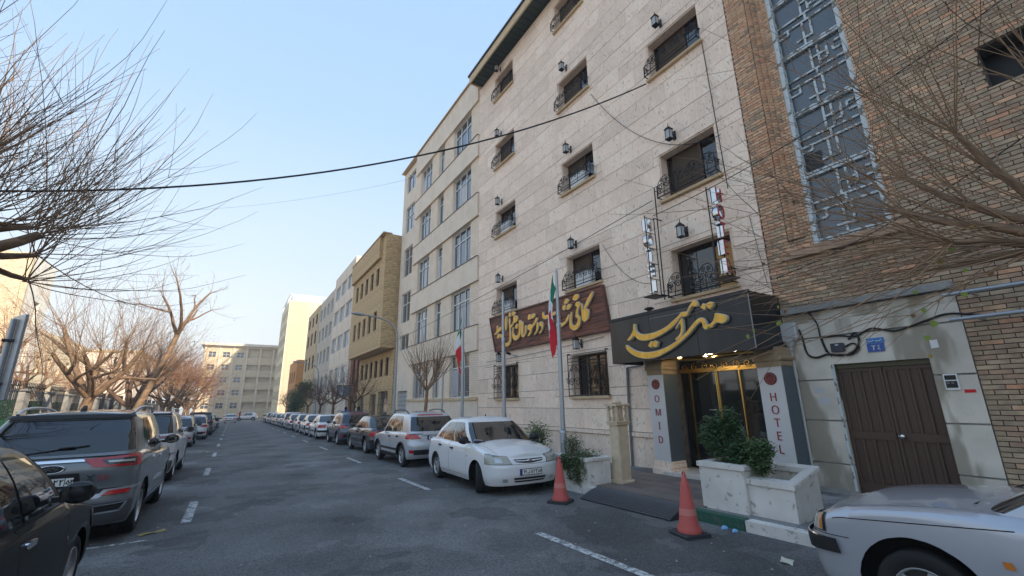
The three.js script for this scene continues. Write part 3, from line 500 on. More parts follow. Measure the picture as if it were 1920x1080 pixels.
// canopy with the gold hotel name
const CX = 7.82, CZ0 = -7.85, CZ1 = -4.27, CY0 = 2.52, CY1 = 3.60;
{
  const c = thing('entrance_canopy', 'charcoal metal canopy with big gold Persian lettering over the hotel entrance', 'canopy');
  // panels with narrow seams
  const cuts = [CZ0, -6.62, -5.42, CZ1];
  for (let i = 0; i < 3; i++) mesh('panel', box(CX, CX + 0.03, CY0, CY1 - 0.05, cuts[i] + 0.004, cuts[i + 1] - 0.004), Mx.canopy, c);
  mesh('side_panel', box(CX + 0.032, XW - 0.03, CY0, CY1, CZ1 - 0.03, CZ1), Mx.canopy, c);
  mesh('side_panel', box(CX + 0.032, XW - 0.03, CY0, CY1, CZ0, CZ0 + 0.03), Mx.canopy, c);
  mesh('top', [box(CX + 0.04, XW - 0.03, CY1 - 0.06, CY1 - 0.03, CZ0 + 0.032, CZ1 - 0.032), box(CX - 0.02, CX + 0.05, CY1 - 0.048, CY1 + 0.02, CZ0 - 0.01, CZ1 + 0.012)], Mx.darkMetal, c);
  mesh('frame', [box(CX + 0.04, CX + 0.08, CY0 + 0.05, CY1 - 0.07, CZ0 + 0.04, CZ1 - 0.04)], Mx.black, c);
  mesh('seam', box(CX - 0.004, CX + 0.01, CY0 + 0.01, CY1 - 0.06, CZ1 - 0.012, CZ1 + 0.003), Mx.seam, c); mesh('seam', [box(CX - 0.003, CX + 0.006, CY1 - 0.16, CY1 - 0.153, -6.6, -5.3)], Mx.seam, c);
  const sof = mesh('soffit', box(CX + 0.04, 9.25, CY0 + 0.06, CY0 + 0.09, CZ0 + 0.032, CZ1 - 0.032), pl('polished_soffit', 0.05, 0.045, 0.035, 0.12, 0.6), c);
  mesh('ornament', [rod(curve([[8.5, CY0 + 0.03, -7.0], [8.3, CY0, -6.4], [8.5, CY0 - 0.02, -5.8], [8.3, CY0, -5.2], [8.5, CY0 + 0.03, -4.7]], 24), 0.03, 6)], Mx.brass, sof);
  LET_CANOPY.forEach((p) => { const l = mesh('letter', onWall(p, CX - 0.005, 0.07, 0.004, p.length > 6), Mx.goldEdge, c); mesh('letter_face', onWall(shrink(p, 0.010), CX - 0.076, 0.012, 0, p.length > 6), Mx.gold, l); });
  // round downlights in the soffit
  for (const [x, z] of [[8.35, -6.3], [8.35, -5.55], [8.7, -5.9], [8.7, -5.2]]) {
    const d = thing('downlight', 'small round lit downlight in the canopy soffit over the glass doors', 'downlight', [x, CY0 + 0.06, z], 0, 'downlights under the canopy');
    mesh('ring', lathe([[0.05, -0.012], [0.075, -0.014], [0.08, 0], [0.05, 0]], 16), Mx.chrome, d);
    mesh('bulb', cyl(0.048, 0.048, 0.008, 14, 0, -0.012, 0), Mx.litBulb, d);
    const L = new THREE.PointLight(new THREE.Color(1, 0.82, 0.55), 0.16, 0, 2); L.position.set(0, -0.06, 0); L.castShadow = true; d.add(L);
  }
}
// entrance: dark glass doors with brass frames, set back between two pillars
{
  const XD = 9.30, e = thing('glass_entrance_doors', 'dark glass double doors with slim brass frames in the hotel entrance', 'door');
  mesh('transom', [box(XD - 0.05, XD + 0.05, 2.27, 2.36, -7.02, -4.48)], pl('brass_relief', 0.66, 0.42, 0.12, 0.35, 0.9), e); mesh('head_panel', [box(XD - 0.03, XD + 0.05, 2.362, 2.56, -7.02, -4.48)], Mx.black, e);
  const orn = newBuf(); for (let i = 0; i < 9; i++) { const z = -6.85 + i * 0.26; scroll(orn, z, 2.40, 0.09, 1.4, i % 2 ? 1 : -1, i, (a, b) => V(XD - 0.07, b, a)); } mesh('relief_scroll', bufGeo(orn), Mx.brass, e);
  const zs = [-7.02, -6.78, -6.07, -5.52, -4.48];
  const yb = 0.13;
  for (let i = 0; i < 4; i++) { const a = zs[i] + 0.02, b = zs[i + 1] - 0.02; const nm = i === 1 || i === 2 ? 'door_leaf' : 'side_light'; const p = mesh(nm, box(XD - 0.008, XD + 0.008, yb, 2.26, a, b), Mx.glassDark, e); if (i === 1 || i === 2) mesh('handle', [rod([[XD - 0.06, 1.42, i === 1 ? b - 0.24 : a + 0.05], [XD - 0.06, 1.42, i === 1 ? b - 0.05 : a + 0.24]], 0.016, 6)], Mx.chrome, p); }
  mesh('frame', [...zs.slice(1, 4).map((z, i) => box(XD - 0.04, XD + 0.04, yb, 2.265, z - (i === 1 ? 0.030 : 0.014), z + (i === 1 ? -0.006 : 0.014))), box(XD - 0.04, XD + 0.04, yb, 2.265, zs[2] + 0.006, zs[2] + 0.030), box(XD - 0.045, XD + 0.045, 0.05, yb - 0.002, -7.02, -4.48)], Mx.brass, e);
  mesh('back_panel', box(XD + 0.7, XD + 0.72, 0, 2.6, -7.02, -4.48), Mx.black, e);
  mesh('jamb', [box(XW + 0.401, XD + 0.7, 0, 2.62, -7.12, -7.04), box(XW + 0.401, XD + 0.7, 0, 2.62, -4.46, -4.385)], Mx.panelSide, e);
  const st = struct('entrance_step', [cbox(8.28, 9.26, -0.2, 0.12, -7.02, -4.3, 0.02)], Mx.marble); st.userData = { label: 'low white marble step in front of the glass hotel doors', category: 'step' };
}
function panelPillar(z0, z1, word, label) {
  const o = thing('entrance_pillar', label, 'pillar'), X = 8.40, zm = (z0 + z1) / 2, y0 = 0.32;
  mesh('front_panel', box(X, X + 0.015, y0, 2.225, z0, z1), Mx.panelGrey, o);
  mesh('side_panel', [box(X + 0.017, XW - 0.02, y0, 2.225, z1 - 0.012, z1), box(X + 0.017, XW - 0.02, y0, 2.225, z0, z0 + 0.012)], Mx.panelSide, o);
  mesh('base', [cbox(X - 0.06, XW - 0.01, -0.05, 0.16, z0 - 0.06, z1 + 0.06, 0.015), cbox(X - 0.03, XW - 0.01, 0.162, 0.26, z0 - 0.03, z1 + 0.03, 0.02), cbox(X - 0.012, XW - 0.01, 0.262, y0 - 0.002, z0 - 0.012, z1 + 0.012, 0.01)], Mx.trav[1], o);
  mesh('capital', [cbox(X - 0.02, XW - 0.01, 2.227, 2.33, z0 - 0.02, z1 + 0.02, 0.02), cbox(X - 0.05, XW - 0.01, 2.332, 2.43, z0 - 0.05, z1 + 0.05, 0.03), box(X - 0.02, XW - 0.01, 2.432, 2.58, z0 - 0.02, z1 + 0.02)], Mx.capitalStone, o);
  const rd = clean(new THREE.CylinderGeometry(0.115, 0.115, 0.012, 28)); rd.rotateZ(Math.PI / 2); rd.translate(X - 0.006, 2.01, zm);
  const roundel = mesh('roundel', rd, Mx.maroon, o);
  const ring = clean(new THREE.TorusGeometry(0.085, 0.006, 6, 28)); ring.rotateY(Math.PI / 2); ring.translate(X - 0.013, 2.01, zm);
  mesh('emblem', [ring, box(X - 0.016, X - 0.0125, 1.995, 2.005, zm - 0.07, zm + 0.07), box(X - 0.016, X - 0.0125, 2.03, 2.037, zm - 0.05, zm + 0.05), box(X - 0.016, X - 0.0125, 1.962, 1.969, zm - 0.05, zm + 0.05)], pl('emblem_line', 0.42, 0.10, 0.08, 0.5), roundel);
  const n = word.length, ya = 1.68, yb = 0.775;
  [...word].forEach((ch, i) => { const g = faceStreet(text(ch, n === 4 ? 0.155 : 0.15, 0.008)); g.translate(X - 0.001, lerp(ya, yb, i / (n - 1)), zm); mesh('letter', g, Mx.redLetter, o); });
}
panelPillar(-7.30, -6.86, 'OMID', 'silver pillar panel lettered OMID in dark red beside the glass doors');
panelPillar(-4.64, -4.20, 'HOTEL', 'silver pillar panel lettered HOTEL in dark red beside the service entrance');
// projecting box-letter signs either side of the window above the canopy
function bladeSign(z, dir, label) {
  const o = thing('blade_sign', label, 'sign'), y0 = 4.16, pitch = 0.405;
  [...'HOTEL'].forEach((ch, i) => {
    const g = text(ch, 0.32, 0.14); g.scale(0.86, 1, 1); if (dir < 0) g.rotateY(Math.PI); g.translate(8.45, y0 + (4 - i) * pitch + 0.2, dir > 0 ? z - 0.14 : z + 0.14);
    const l = mesh('letter', g, Mx.mirror, o);
    const f = text(ch, 0.32, 0.012); f.scale(0.88, 1.01, 1); if (dir < 0) f.rotateY(Math.PI); f.translate(8.45, y0 + (4 - i) * pitch + 0.2, z + dir * 0.002); mesh('letter_face', f, Mx.redSign, l);
  });
  const zb = z - dir * 0.16, bars = [rod([[8.28, y0 - 0.05, zb], [8.28, y0 + 5 * pitch, zb]], 0.014, 4), rod([[8.62, y0 - 0.05, zb], [8.62, y0 + 5 * pitch, zb]], 0.014, 4)];
  for (let i = 0; i <= 5; i++) bars.push(rod([[8.28, y0 - 0.04 + i * pitch, zb], [8.62, y0 - 0.04 + i * pitch, zb]], 0.011, 4));
  bars.push(rod([[8.62, y0, zb], [XW, y0, zb]], 0.016, 4), rod([[8.62, y0 + 5 * pitch, zb], [XW, y0 + 5 * pitch, zb]], 0.016, 4), box(8.25, 8.66, y0 - 0.075, y0 - 0.05, zb - 0.12 * dir, zb + 0.24 * dir));
  if (dir < 0) bars.push(rod([[8.80, y0 - 0.1, zb - 0.06], [8.80, 7.1, zb - 0.02]], 0.016, 4), rod([[8.80, 7.0, zb], [XW, 7.0, zb]], 0.014, 4));
  mesh('bracket_frame', bars, Mx.iron, o);
}
bladeSign(-4.92, 1, 'upright HOTEL sign of mirrored box letters with red faces, beside brick wall');
bladeSign(-6.98, -1, 'upright mirrored box letter sign seen from behind its black frame');
// chimney cowl and bits on the canopy roof
{
  const o = thing('flue_cowl', 'small rusty metal flue cowl standing on the canopy roof', 'flue', [8.55, CY1 - 0.03, -7.18]);
  mesh('pipe', lathe([[0.001, 0], [0.07, 0], [0.07, 0.16], [0.06, 0.20], [0.06, 0.28], [0.001, 0.28]], 14), pl('rusty_metal', 0.12, 0.07, 0.045, 0.8, 0.2), o);
  mesh('cap', lathe([[0.001, 0.34], [0.10, 0.32], [0.13, 0.28], [0.11, 0.275], [0.001, 0.30]], 16), Mx.darkMetal, o);
}
// house number plates by the canopy
function smallPlate(name, label, x, y, z, w, h, m, txt, tm) { const o = thing(name, label, 'number plate', [x, y, z]); mesh('plate', cbox(-0.012, 0, -h / 2, h / 2, -w / 2, w / 2, 0.003), m, o); if (txt) txt(o); return o; }
const wl = (o, segs, r, X = -0.016) => mesh('numeral', segs.map((s) => rod(s.map(([z, y]) => [X, y, z]), r, 4)), Mx.whitePaint, o);
smallPlate('number_plate', 'tiny blue enamel number plate on travertine below the canopy end', XW - 0.012, 2.38, -7.62, 0.16, 0.10, Mx.blueSign, (o) => wl(o, [[[-0.045, 0.025], [-0.01, 0.025], [-0.03, -0.03]], [[0.015, 0.025], [0.03, -0.03], [0.045, 0.025]]], 0.006));
smallPlate('number_plate', 'small dark blue plate tucked under the canopy corner', XW - 0.012, 2.62, -7.70, 0.15, 0.10, Mx.blueSign);
{ // drain pipe down the travertine
  const o = tag(mesh('drain_pipe', [rod([[XW - 0.05, 2.5, -8.38], [XW - 0.05, 1.6, -8.42], [XW - 0.05, 0.02, -8.46]], 0.035, 8), rod([[XW - 0.05, 2.5, -8.38], [XW - 0.05, 2.52, -7.9]], 0.02, 6)], pl('grey_pipe', 0.16, 0.17, 0.18, 0.5)), 'thin dark grey pipe running down travertine left of OMID pillar', 'pipe');
}
{ // bullet camera above the ground window
  const o = thing('security_camera', 'small black bullet camera on a bracket over ground floor window', 'camera', [XW, 3.42, -14.15]);
  const b = clean(new THREE.CylinderGeometry(0.05, 0.05, 0.18, 12)); b.rotateZ(Math.PI / 2 - 0.3); b.translate(-0.25, 0.02, 0.0); mesh('body', b, Mx.black, o); mesh('arm', rod([[0, -0.08, 0.25], [-0.1, -0.06, 0.15], [-0.22, 0, 0.02]], 0.014, 5), Mx.galv, o);
}
// ---------- old brick house right of the hotel ----------
{
  const b = thing('brick_house', 'old brown brick house with tall geometric stair window next to the hotel', 'building');
  const Z0 = HZ1 + 0.012, Z1 = 16, TOP = 14.2, GT = 3.20, gz1 = -1.82;       // GT: top of the grey rendered base, gz1: its right end
  const WIN = [-3.50, -2.30, 4.46, 13.2], DOOR = [-3.56, -2.28, -0.3, 2.22], GAP = [-0.86, -0.2, 6.05, 6.75];
  // backing wall, joints show as recessed mortar
  mesh('wall', wallBoxes(cutRects([[Z0, 6, -0.4, TOP]], [WIN, DOOR, GAP]), XW + 0.045, XW + 0.4), Mx.mortar, b);
  mesh('wall', [box(XW, XW + 0.4, -0.4, TOP, 6, Z1)], Mx.redBrick, b);
  mesh('side_wall', [box(XW + 0.4, XW + 14, -0.4, TOP, Z1 - 0.3, Z1), box(XW + 13.7, XW + 14, -0.4, TOP, Z0, Z1 - 0.3)], Mx.redBrick, b);
  mesh('roof', box(XW + 0.4, XW + 13.7, TOP - 0.3, TOP - 0.1, Z0, Z1 - 0.3), Mx.greyPlaster, b);
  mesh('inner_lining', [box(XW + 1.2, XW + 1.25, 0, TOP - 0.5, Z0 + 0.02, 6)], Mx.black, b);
  // bricks
  const bh = 0.056, bl = 0.222, ch = 0.068, cl = 0.232, r = rng(404), list = [];
  let row = 0;
  for (let y = GT + 0.10; y < 11.6; y += ch, row++) {
    // upright zigzag ribs beside the window: bricks pushed out and turned, course by course
    for (let z = Z0 + (row % 2 ? -0.10 : 0.02); z < 1.6; z += cl) {
      let a = Math.max(Z0 + 0.004, z), e = Math.min(1.6, z + bl); if (e - a < 0.04) continue;
      for (const q of cutRects([[a, e, y, y + bh]], [WIN, GAP, [-3.93, -3.60, 4.62, 13]])) if (q[1] - q[0] > 0.03 && q[3] - q[2] > 0.02) list.push([...q, 0]);
    }
    if (y > 4.62) for (let k = 0; k < 3; k++) list.push([-3.925 + k * 0.11, -3.925 + (k + 1) * 0.11 - 0.002, y, y + bh, 1]);
  }
  for (let y = -0.1; y < GT + 0.09; y += ch, row++) for (let z = gz1 + 0.012 + (row % 2 ? -0.12 : 0); z < 1.6; z += cl) { const a = Math.max(gz1 + 0.012, z); if (z + bl - a > 0.04) list.push([a, z + bl, y, y + bh, 0]); }
  const d2 = ([a, e, c, d]) => ((a + e) / 2) ** 2 + ((c + d) / 2 - 1.68) ** 2 + 79, show = ([a, e, c]) => { const z = (a + e) / 2; return z < -0.35 - (c < 3.3 ? 0.8 : c > 6 ? -0.1 : 0.45) ? 1 : 0; };
  list.sort((p, q) => (show(q) * (q[1] - q[0]) / d2(q)) - (show(p) * (p[1] - p[0]) / d2(p)));
  const rest = {};
  list.forEach(([a, e, c, d, turn], i) => {
    const old = c < 4.2 ? r() < 0.92 - 0.5 * sm(-3.2, -4.3, (a + e) / 2) : (a + e) / 2 > -2.2 ? r() < 0.9 : r() < 0.22, set = old ? Mx.brickOld : Mx.brick, m = set[Math.floor(r() * set.length)];
    const out = rr(-0.004, 0.004, r); let g;
    if (turn) { const h = (e - a) * 0.353; g = box(-h, h, c, d, -h, h, r() * 4, r() * 4); g.rotateY(Math.PI / 4); g.translate(XW + 0.02, 0, (a + e) / 2); } else g = box(XW - out, XW + 0.06, c, d, a, e, r() * 4, r() * 4);
    if (i < 290) mesh('brick', g, m, b); else (rest[m.name] ??= [m, []])[1].push(g);
  });
  for (const [m, l] of Object.values(rest)) tag(mesh('bricks', l, m, b), null, null, null, 'stuff');
  // projecting pilaster strips further along
  // the tall window: frame of flaking pale blue paint, bars in a broken-up pattern
  const xg = XW + 0.14, [a, e, c, d] = WIN, w = mesh('stair_window', box(xg, xg + 0.01, c, d, a, e), Mx.glassOld, b), fr = [], thin = [];
  fr.push(box(xg - 0.12, xg + 0.05, c, d, a, a + 0.085), box(xg - 0.12, xg + 0.05, c, d, e - 0.085, e));
  for (let y = c - 0.02, k = 0; y < d; y += 1.36, k++) { fr.push(box(xg - 0.07, xg + 0.02, y, y + 0.05, a + 0.086, e - 0.086), box(xg - 0.06, xg + 0.02, y + 0.075, y + 0.11, a + 0.086, e - 0.086)); }
  const zb = (f) => lerp(a + 0.086, e - 0.086, f);
  for (let y = c + 0.11, k = 0; y < d; y += 1.36, k++) {
    const H = 1.22, hb = (f0, f1, t) => thin.push(box(xg - 0.035, xg + 0.015, y + H * t - 0.019, y + H * t + 0.019, zb(f0), zb(f1))), vb = (f, t0, t1) => thin.push(box(xg - 0.03, xg + 0.012, y + H * t0, y + H * t1, zb(f) - 0.019, zb(f) + 0.019));
    const s = k % 2; hb(0, 1, 0.44); hb(0, 1, 0.58); vb(0.44, 0, 0.44); vb(0.58, 0.1, 0.44); hb(0.30, 0.58, 0.12); vb(0.47, 0.58, 1); vb(0.60, 0.62, 0.98); hb(0.47, 0.74, 0.80); vb(0.74, 0.70, 0.92); hb(0.60, 0.74, 0.68); hb(0, 0.18, 0.30 + s * 0.05); vb(0.18, 0.30 + s * 0.05, 0.44); hb(0.84, 1, 0.88); vb(0.84, 0.74, 0.88); vb(0.52, 0.44, 0.58); hb(0.84, 1, 0.74);
    mesh('pane', box(xg - 0.008, xg - 0.002, y + H * 0.45, y + H * 0.57, zb(0.01), zb(0.515)), Mx.glassDark, w); mesh('pane', box(xg - 0.008, xg - 0.002, y + H * 0.59, y + H * 0.98, zb(0.475), zb(0.595)), Mx.glassDark, w);
    if (k === 1) mesh('broken_pane', box(xg - 0.009, xg - 0.002, y + H * 0.02, y + H * 0.30, zb(0.02), zb(0.30)), Mx.black, w);
  }
  mesh('frame', fr, Mx.oldBlueFrame, w); mesh('glazing_bar', thin, Mx.oldBlueFrame, w);
  mesh('ledge', [cbox(XW - 0.09, XW + 0.06, 4.26, 4.32, -4.1, -2.0, 0.01), box(XW - 0.02, XW + 0.06, 4.321, 4.45, -3.95, -2.1)], Mx.brickOld[4], b);
  mesh('cornice', [cbox(XW - 0.14, XW + 0.05, 3.20, 3.315, -4.24, gz1 + 0.02, 0.012)], Mx.concrete, b);
  // grey rendered base with grooves
  const ys = [-0.35, 0.56, 1.265, 1.96, 2.72, 3.198], rb = [];
  for (let i = 0; i < 5; i++) for (const q of cutRects([[Z0, gz1, ys[i] + 0.014, ys[i + 1] - 0.014]], [DOOR])) rb.push(box(XW - 0.02, XW + 0.05, q[2], q[3], q[0], q[1]));
  mesh('rendered_base', rb, Mx.render, b);
  mesh('rendered_base', wallBoxes(cutRects([[Z0, gz1, -0.35, 3.197]], [DOOR]), XW + 0.012, XW + 0.044), Mx.concrete, b);
  mesh('plinth', cutRects([[Z0, gz1, -0.35, 0.16]], [DOOR]).map((q) => cbox(XW - 0.07, XW - 0.021, q[2], q[3], q[0], q[1], 0.015)), Mx.concrete, b);
  mesh('corner_trim', [box(XW - 0.03, XW + 0.10, 0.1, 2.22, -3.60, -3.562)], Mx.oldBlueFrame, b);
  mesh('lintel', [box(XW + 0.051, XW + 0.14, 2.14, 2.22, -3.56, -2.28)], pl('olive_metal', 0.10, 0.095, 0.05, 0.6), b);
  mesh('hollow', [box(XW + 0.41, XW + 0.43, 6, 6.8, -0.9, -0.15)], Mx.black, b);
  // double metal door
  const dr = thing('service_door', 'brown painted metal double door with ribbed panels in grey rendered wall', 'door');
  const xd = XW + 0.10, zm = -2.92;
  for (const [p, q, s] of [[-3.558, zm - 0.004, 0], [zm + 0.004, -2.282, 1]]) {
    const leaf = mesh('leaf', box(xd, xd + 0.04, 0.10, 2.135, p, q), Mx.doorBrown, dr), ribs = [];
    const rail = (y0, y1) => ribs.push(cbox(xd - 0.022, xd, y0, y1, p + 0.003, q - 0.003, 0.006));
    rail(0.10, 0.30); rail(0.98, 1.10); rail(2.08, 2.135);
    for (let k = 0; k <= 4; k++) { const z = lerp(p + 0.02, q - 0.02, k / 4); for (const [y0, y1] of [[0.302, 0.978], [1.102, 2.078]]) ribs.push(cbox(xd - 0.03, xd, y0, y1, z - 0.022, z + 0.022, 0.008)); }
    for (let k = 0; k < 4; k++) { const z0 = lerp(p + 0.02, q - 0.02, k / 4) + 0.03, z1 = lerp(p + 0.02, q - 0.02, (k + 1) / 4) - 0.03; for (const y of [0.315, 0.955, 1.115]) ribs.push(box(xd - 0.010, xd, y, y + 0.008, z0, z1)); }
    if (!s) ribs.push(box(xd - 0.03, xd - 0.023, 0.18, 0.19, p + 0.12, q - 0.15), box(xd - 0.03, xd - 0.023, 0.215, 0.225, p + 0.12, q - 0.15));
    mesh('ribbing', ribs, Mx.doorBrown, leaf);
    if (s) { const k = clean(new THREE.SphereGeometry(0.04, 12, 8)); k.translate(xd - 0.06, 1.05, zm + 0.08); mesh('knob', [k, box(xd - 0.05, xd - 0.02, 1.04, 1.06, zm + 0.07, zm + 0.09)], Mx.chrome, leaf); const kk = clean(new THREE.SphereGeometry(0.014, 8, 6)); kk.translate(xd - 0.028, 1.05, zm + 0.025); mesh('lock', kk, Mx.chrome, leaf); }
  }
}
// things fixed to the grey wall
smallPlate('number_plate', 'blue enamel house number plate above the brown door', XW - 0.022, 2.445, -2.90, 0.235, 0.135, Mx.blueSign, (o) => wl(o, [[[-0.05, 0.035], [-0.025, 0.02], [0, 0.035]], [[-0.025, 0.02], [-0.03, -0.04]], [[0.06, 0.035], [0.025, 0.02], [0.055, 0.005], [0.025, -0.02], [0.06, -0.04]]], 0.008));
smallPlate('street_plate', 'blue enamel street name plate directly above the number plate', XW - 0.022, 2.56, -2.89, 0.24, 0.085, pl('light_blue_enamel', 0.03, 0.19, 0.50, 0.35), (o) => wl(o, [[[-0.1, -0.01], [-0.05, -0.012], [-0.02, 0.005]], [[0, -0.012], [0.06, -0.012], [0.085, 0.012]]], 0.006));
{
  const o = thing('intercom', 'white framed intercom panel with dark glass beside brown door', 'intercom', [XW - 0.022, 1.855, -2.10]);
  mesh('frame', cbox(-0.02, 0, -0.115, 0.115, -0.08, 0.08, 0.006), Mx.whitePaint, o); mesh('screen', [box(-0.024, -0.0205, 0.03, 0.095, -0.062, 0.062)], Mx.black, o); mesh('keypad', [box(-0.024, -0.0205, -0.085, 0.012, -0.062, 0.062)], Mx.black, o); mesh('button', [box(-0.028, -0.0245, -0.03, 0.0, 0.0, 0.03), box(-0.028, -0.0245, -0.03, 0.0, -0.05, -0.02)], Mx.paleCable, o);
  const m = thing('meter_box', 'pale grey plastic meter box with pipe below, beside the canopy', 'meter box', [XW - 0.022, 2.87, -4.16]);
  mesh('case', cbox(-0.13, 0, -0.17, 0.17, -0.145, 0.145, 0.02), pl('pale_grey_plastic', 0.50, 0.50, 0.49, 0.5), m);
  const fu = lathe([[0.09, 0], [0.10, -0.02], [0.035, -0.14], [0.045, -0.15], [0.045, -0.18], [0.02, -0.19]], 14); fu.translate(-0.07, -0.17, -0.02); mesh('funnel', fu, pl('pale_grey_plastic_b', 0.44, 0.44, 0.43, 0.5), m);
  mesh('conduit', [rod([[-0.06, -0.35, -0.02], [-0.05, -1.2, -0.02], [-0.04, -2.75, -0.02]], 0.022, 8), rod([[-0.058, -0.55, -0.02], [-0.053, -0.85, -0.02]], 0.03, 8)], pl('painted_pipe', 0.48, 0.47, 0.44, 0.6), m);
  const j = thing('junction_box', 'dark grey cable junction box above the brown door', 'junction box', [XW - 0.022, 2.50, -3.43]);
  mesh('case', cbox(-0.07, 0, -0.075, 0.075, -0.10, 0.10, 0.012), pl('dark_grey_plastic', 0.035, 0.04, 0.05, 0.5), j); mesh('sticker', box(-0.073, -0.0705, 0.03, 0.055, -0.02, 0.03), Mx.paleBlind, j);
  const cb = (pts, r, n = 30) => rod(curve(pts, n), r, 6), X = XW - 0.045;
  tag(mesh('cable_bundle', [cb([[X, 2.9, -4.0], [X, 2.75, -3.97], [X, 2.42, -3.92], [X, 2.36, -3.8], [X, 2.40, -3.6], [X, 2.36, -3.4], [X, 2.42, -3.2], [X, 2.6, -3.1], [X, 2.72, -3.14], [X, 2.62, -3.25]], 0.018, 50), cb([[X, 2.70, -3.66], [X, 2.45, -3.60], [X, 2.36, -3.55]], 0.014), cb([[X, 2.71, -3.68], [X, 2.70, -3.35], [X, 2.66, -3.15], [X, 2.76, -2.9], [X, 2.68, -2.6], [X, 2.78, -2.2], [X, 2.84, -1.95], [X - 0.02, 2.76, -1.6]], 0.016, 40), cb([[X, 3.18, -3.78], [X, 2.95, -3.68], [X, 2.72, -3.67], [X, 2.44, -3.62]], 0.014), cb([[X, 2.5, -3.32], [X, 2.55, -3.2], [X, 2.46, -3.12], [X, 2.36, -3.25], [X, 2.38, -3.45]], 0.014)], Mx.cable), 'black electric cables looping over the grey wall above brown door', 'cables');
  // paper scraps
  for (const [y, z, w, h, lab, m] of [[1.78, -3.86, 0.17, 0.09, 'torn white flyer with print pasted left of brown door', Mx.paleBlind], [1.60, -3.80, 0.19, 0.12, 'ragged white paper remains below the printed flyer', Mx.paleBlind], [1.72, -1.93, 0.12, 0.05, 'red and white sticker right of the intercom', Mx.flagRed], [2.42, -2.18, 0.09, 0.13, 'blank white note stuck high right of brown door', Mx.whitePaint]]) { const g = onWall([[z - w / 2, y - h / 2], [z + w / 2, y - h * 0.42], [z + w * 0.46, y + h / 2], [z - w * 0.1, y + h * 0.44], [z - w / 2, y + h / 2]], XW - 0.0215, 0.002, 0); tag(mesh('paper_notice', g, m), lab, 'paper'); }
  // two pipes standing out from the brickwork
  for (const [y, lab] of [[2.70, 'lower white pipe bracket reaching out of the old brickwork'], [3.06, 'upper white pipe bracket under the bare branches']]) tag(mesh('wall_pipe', [rod([[8.5, y, -1.86], [8.5, y + 0.0, 1.2]], 0.03, 8), rod([[8.5, y, 0.9], [XW, y, 0.9]], 0.03, 8), rod([[8.5, y, -1.6], [XW, y, -1.6]], 0.02, 6)], Mx.galv), lab, 'pipe');
}
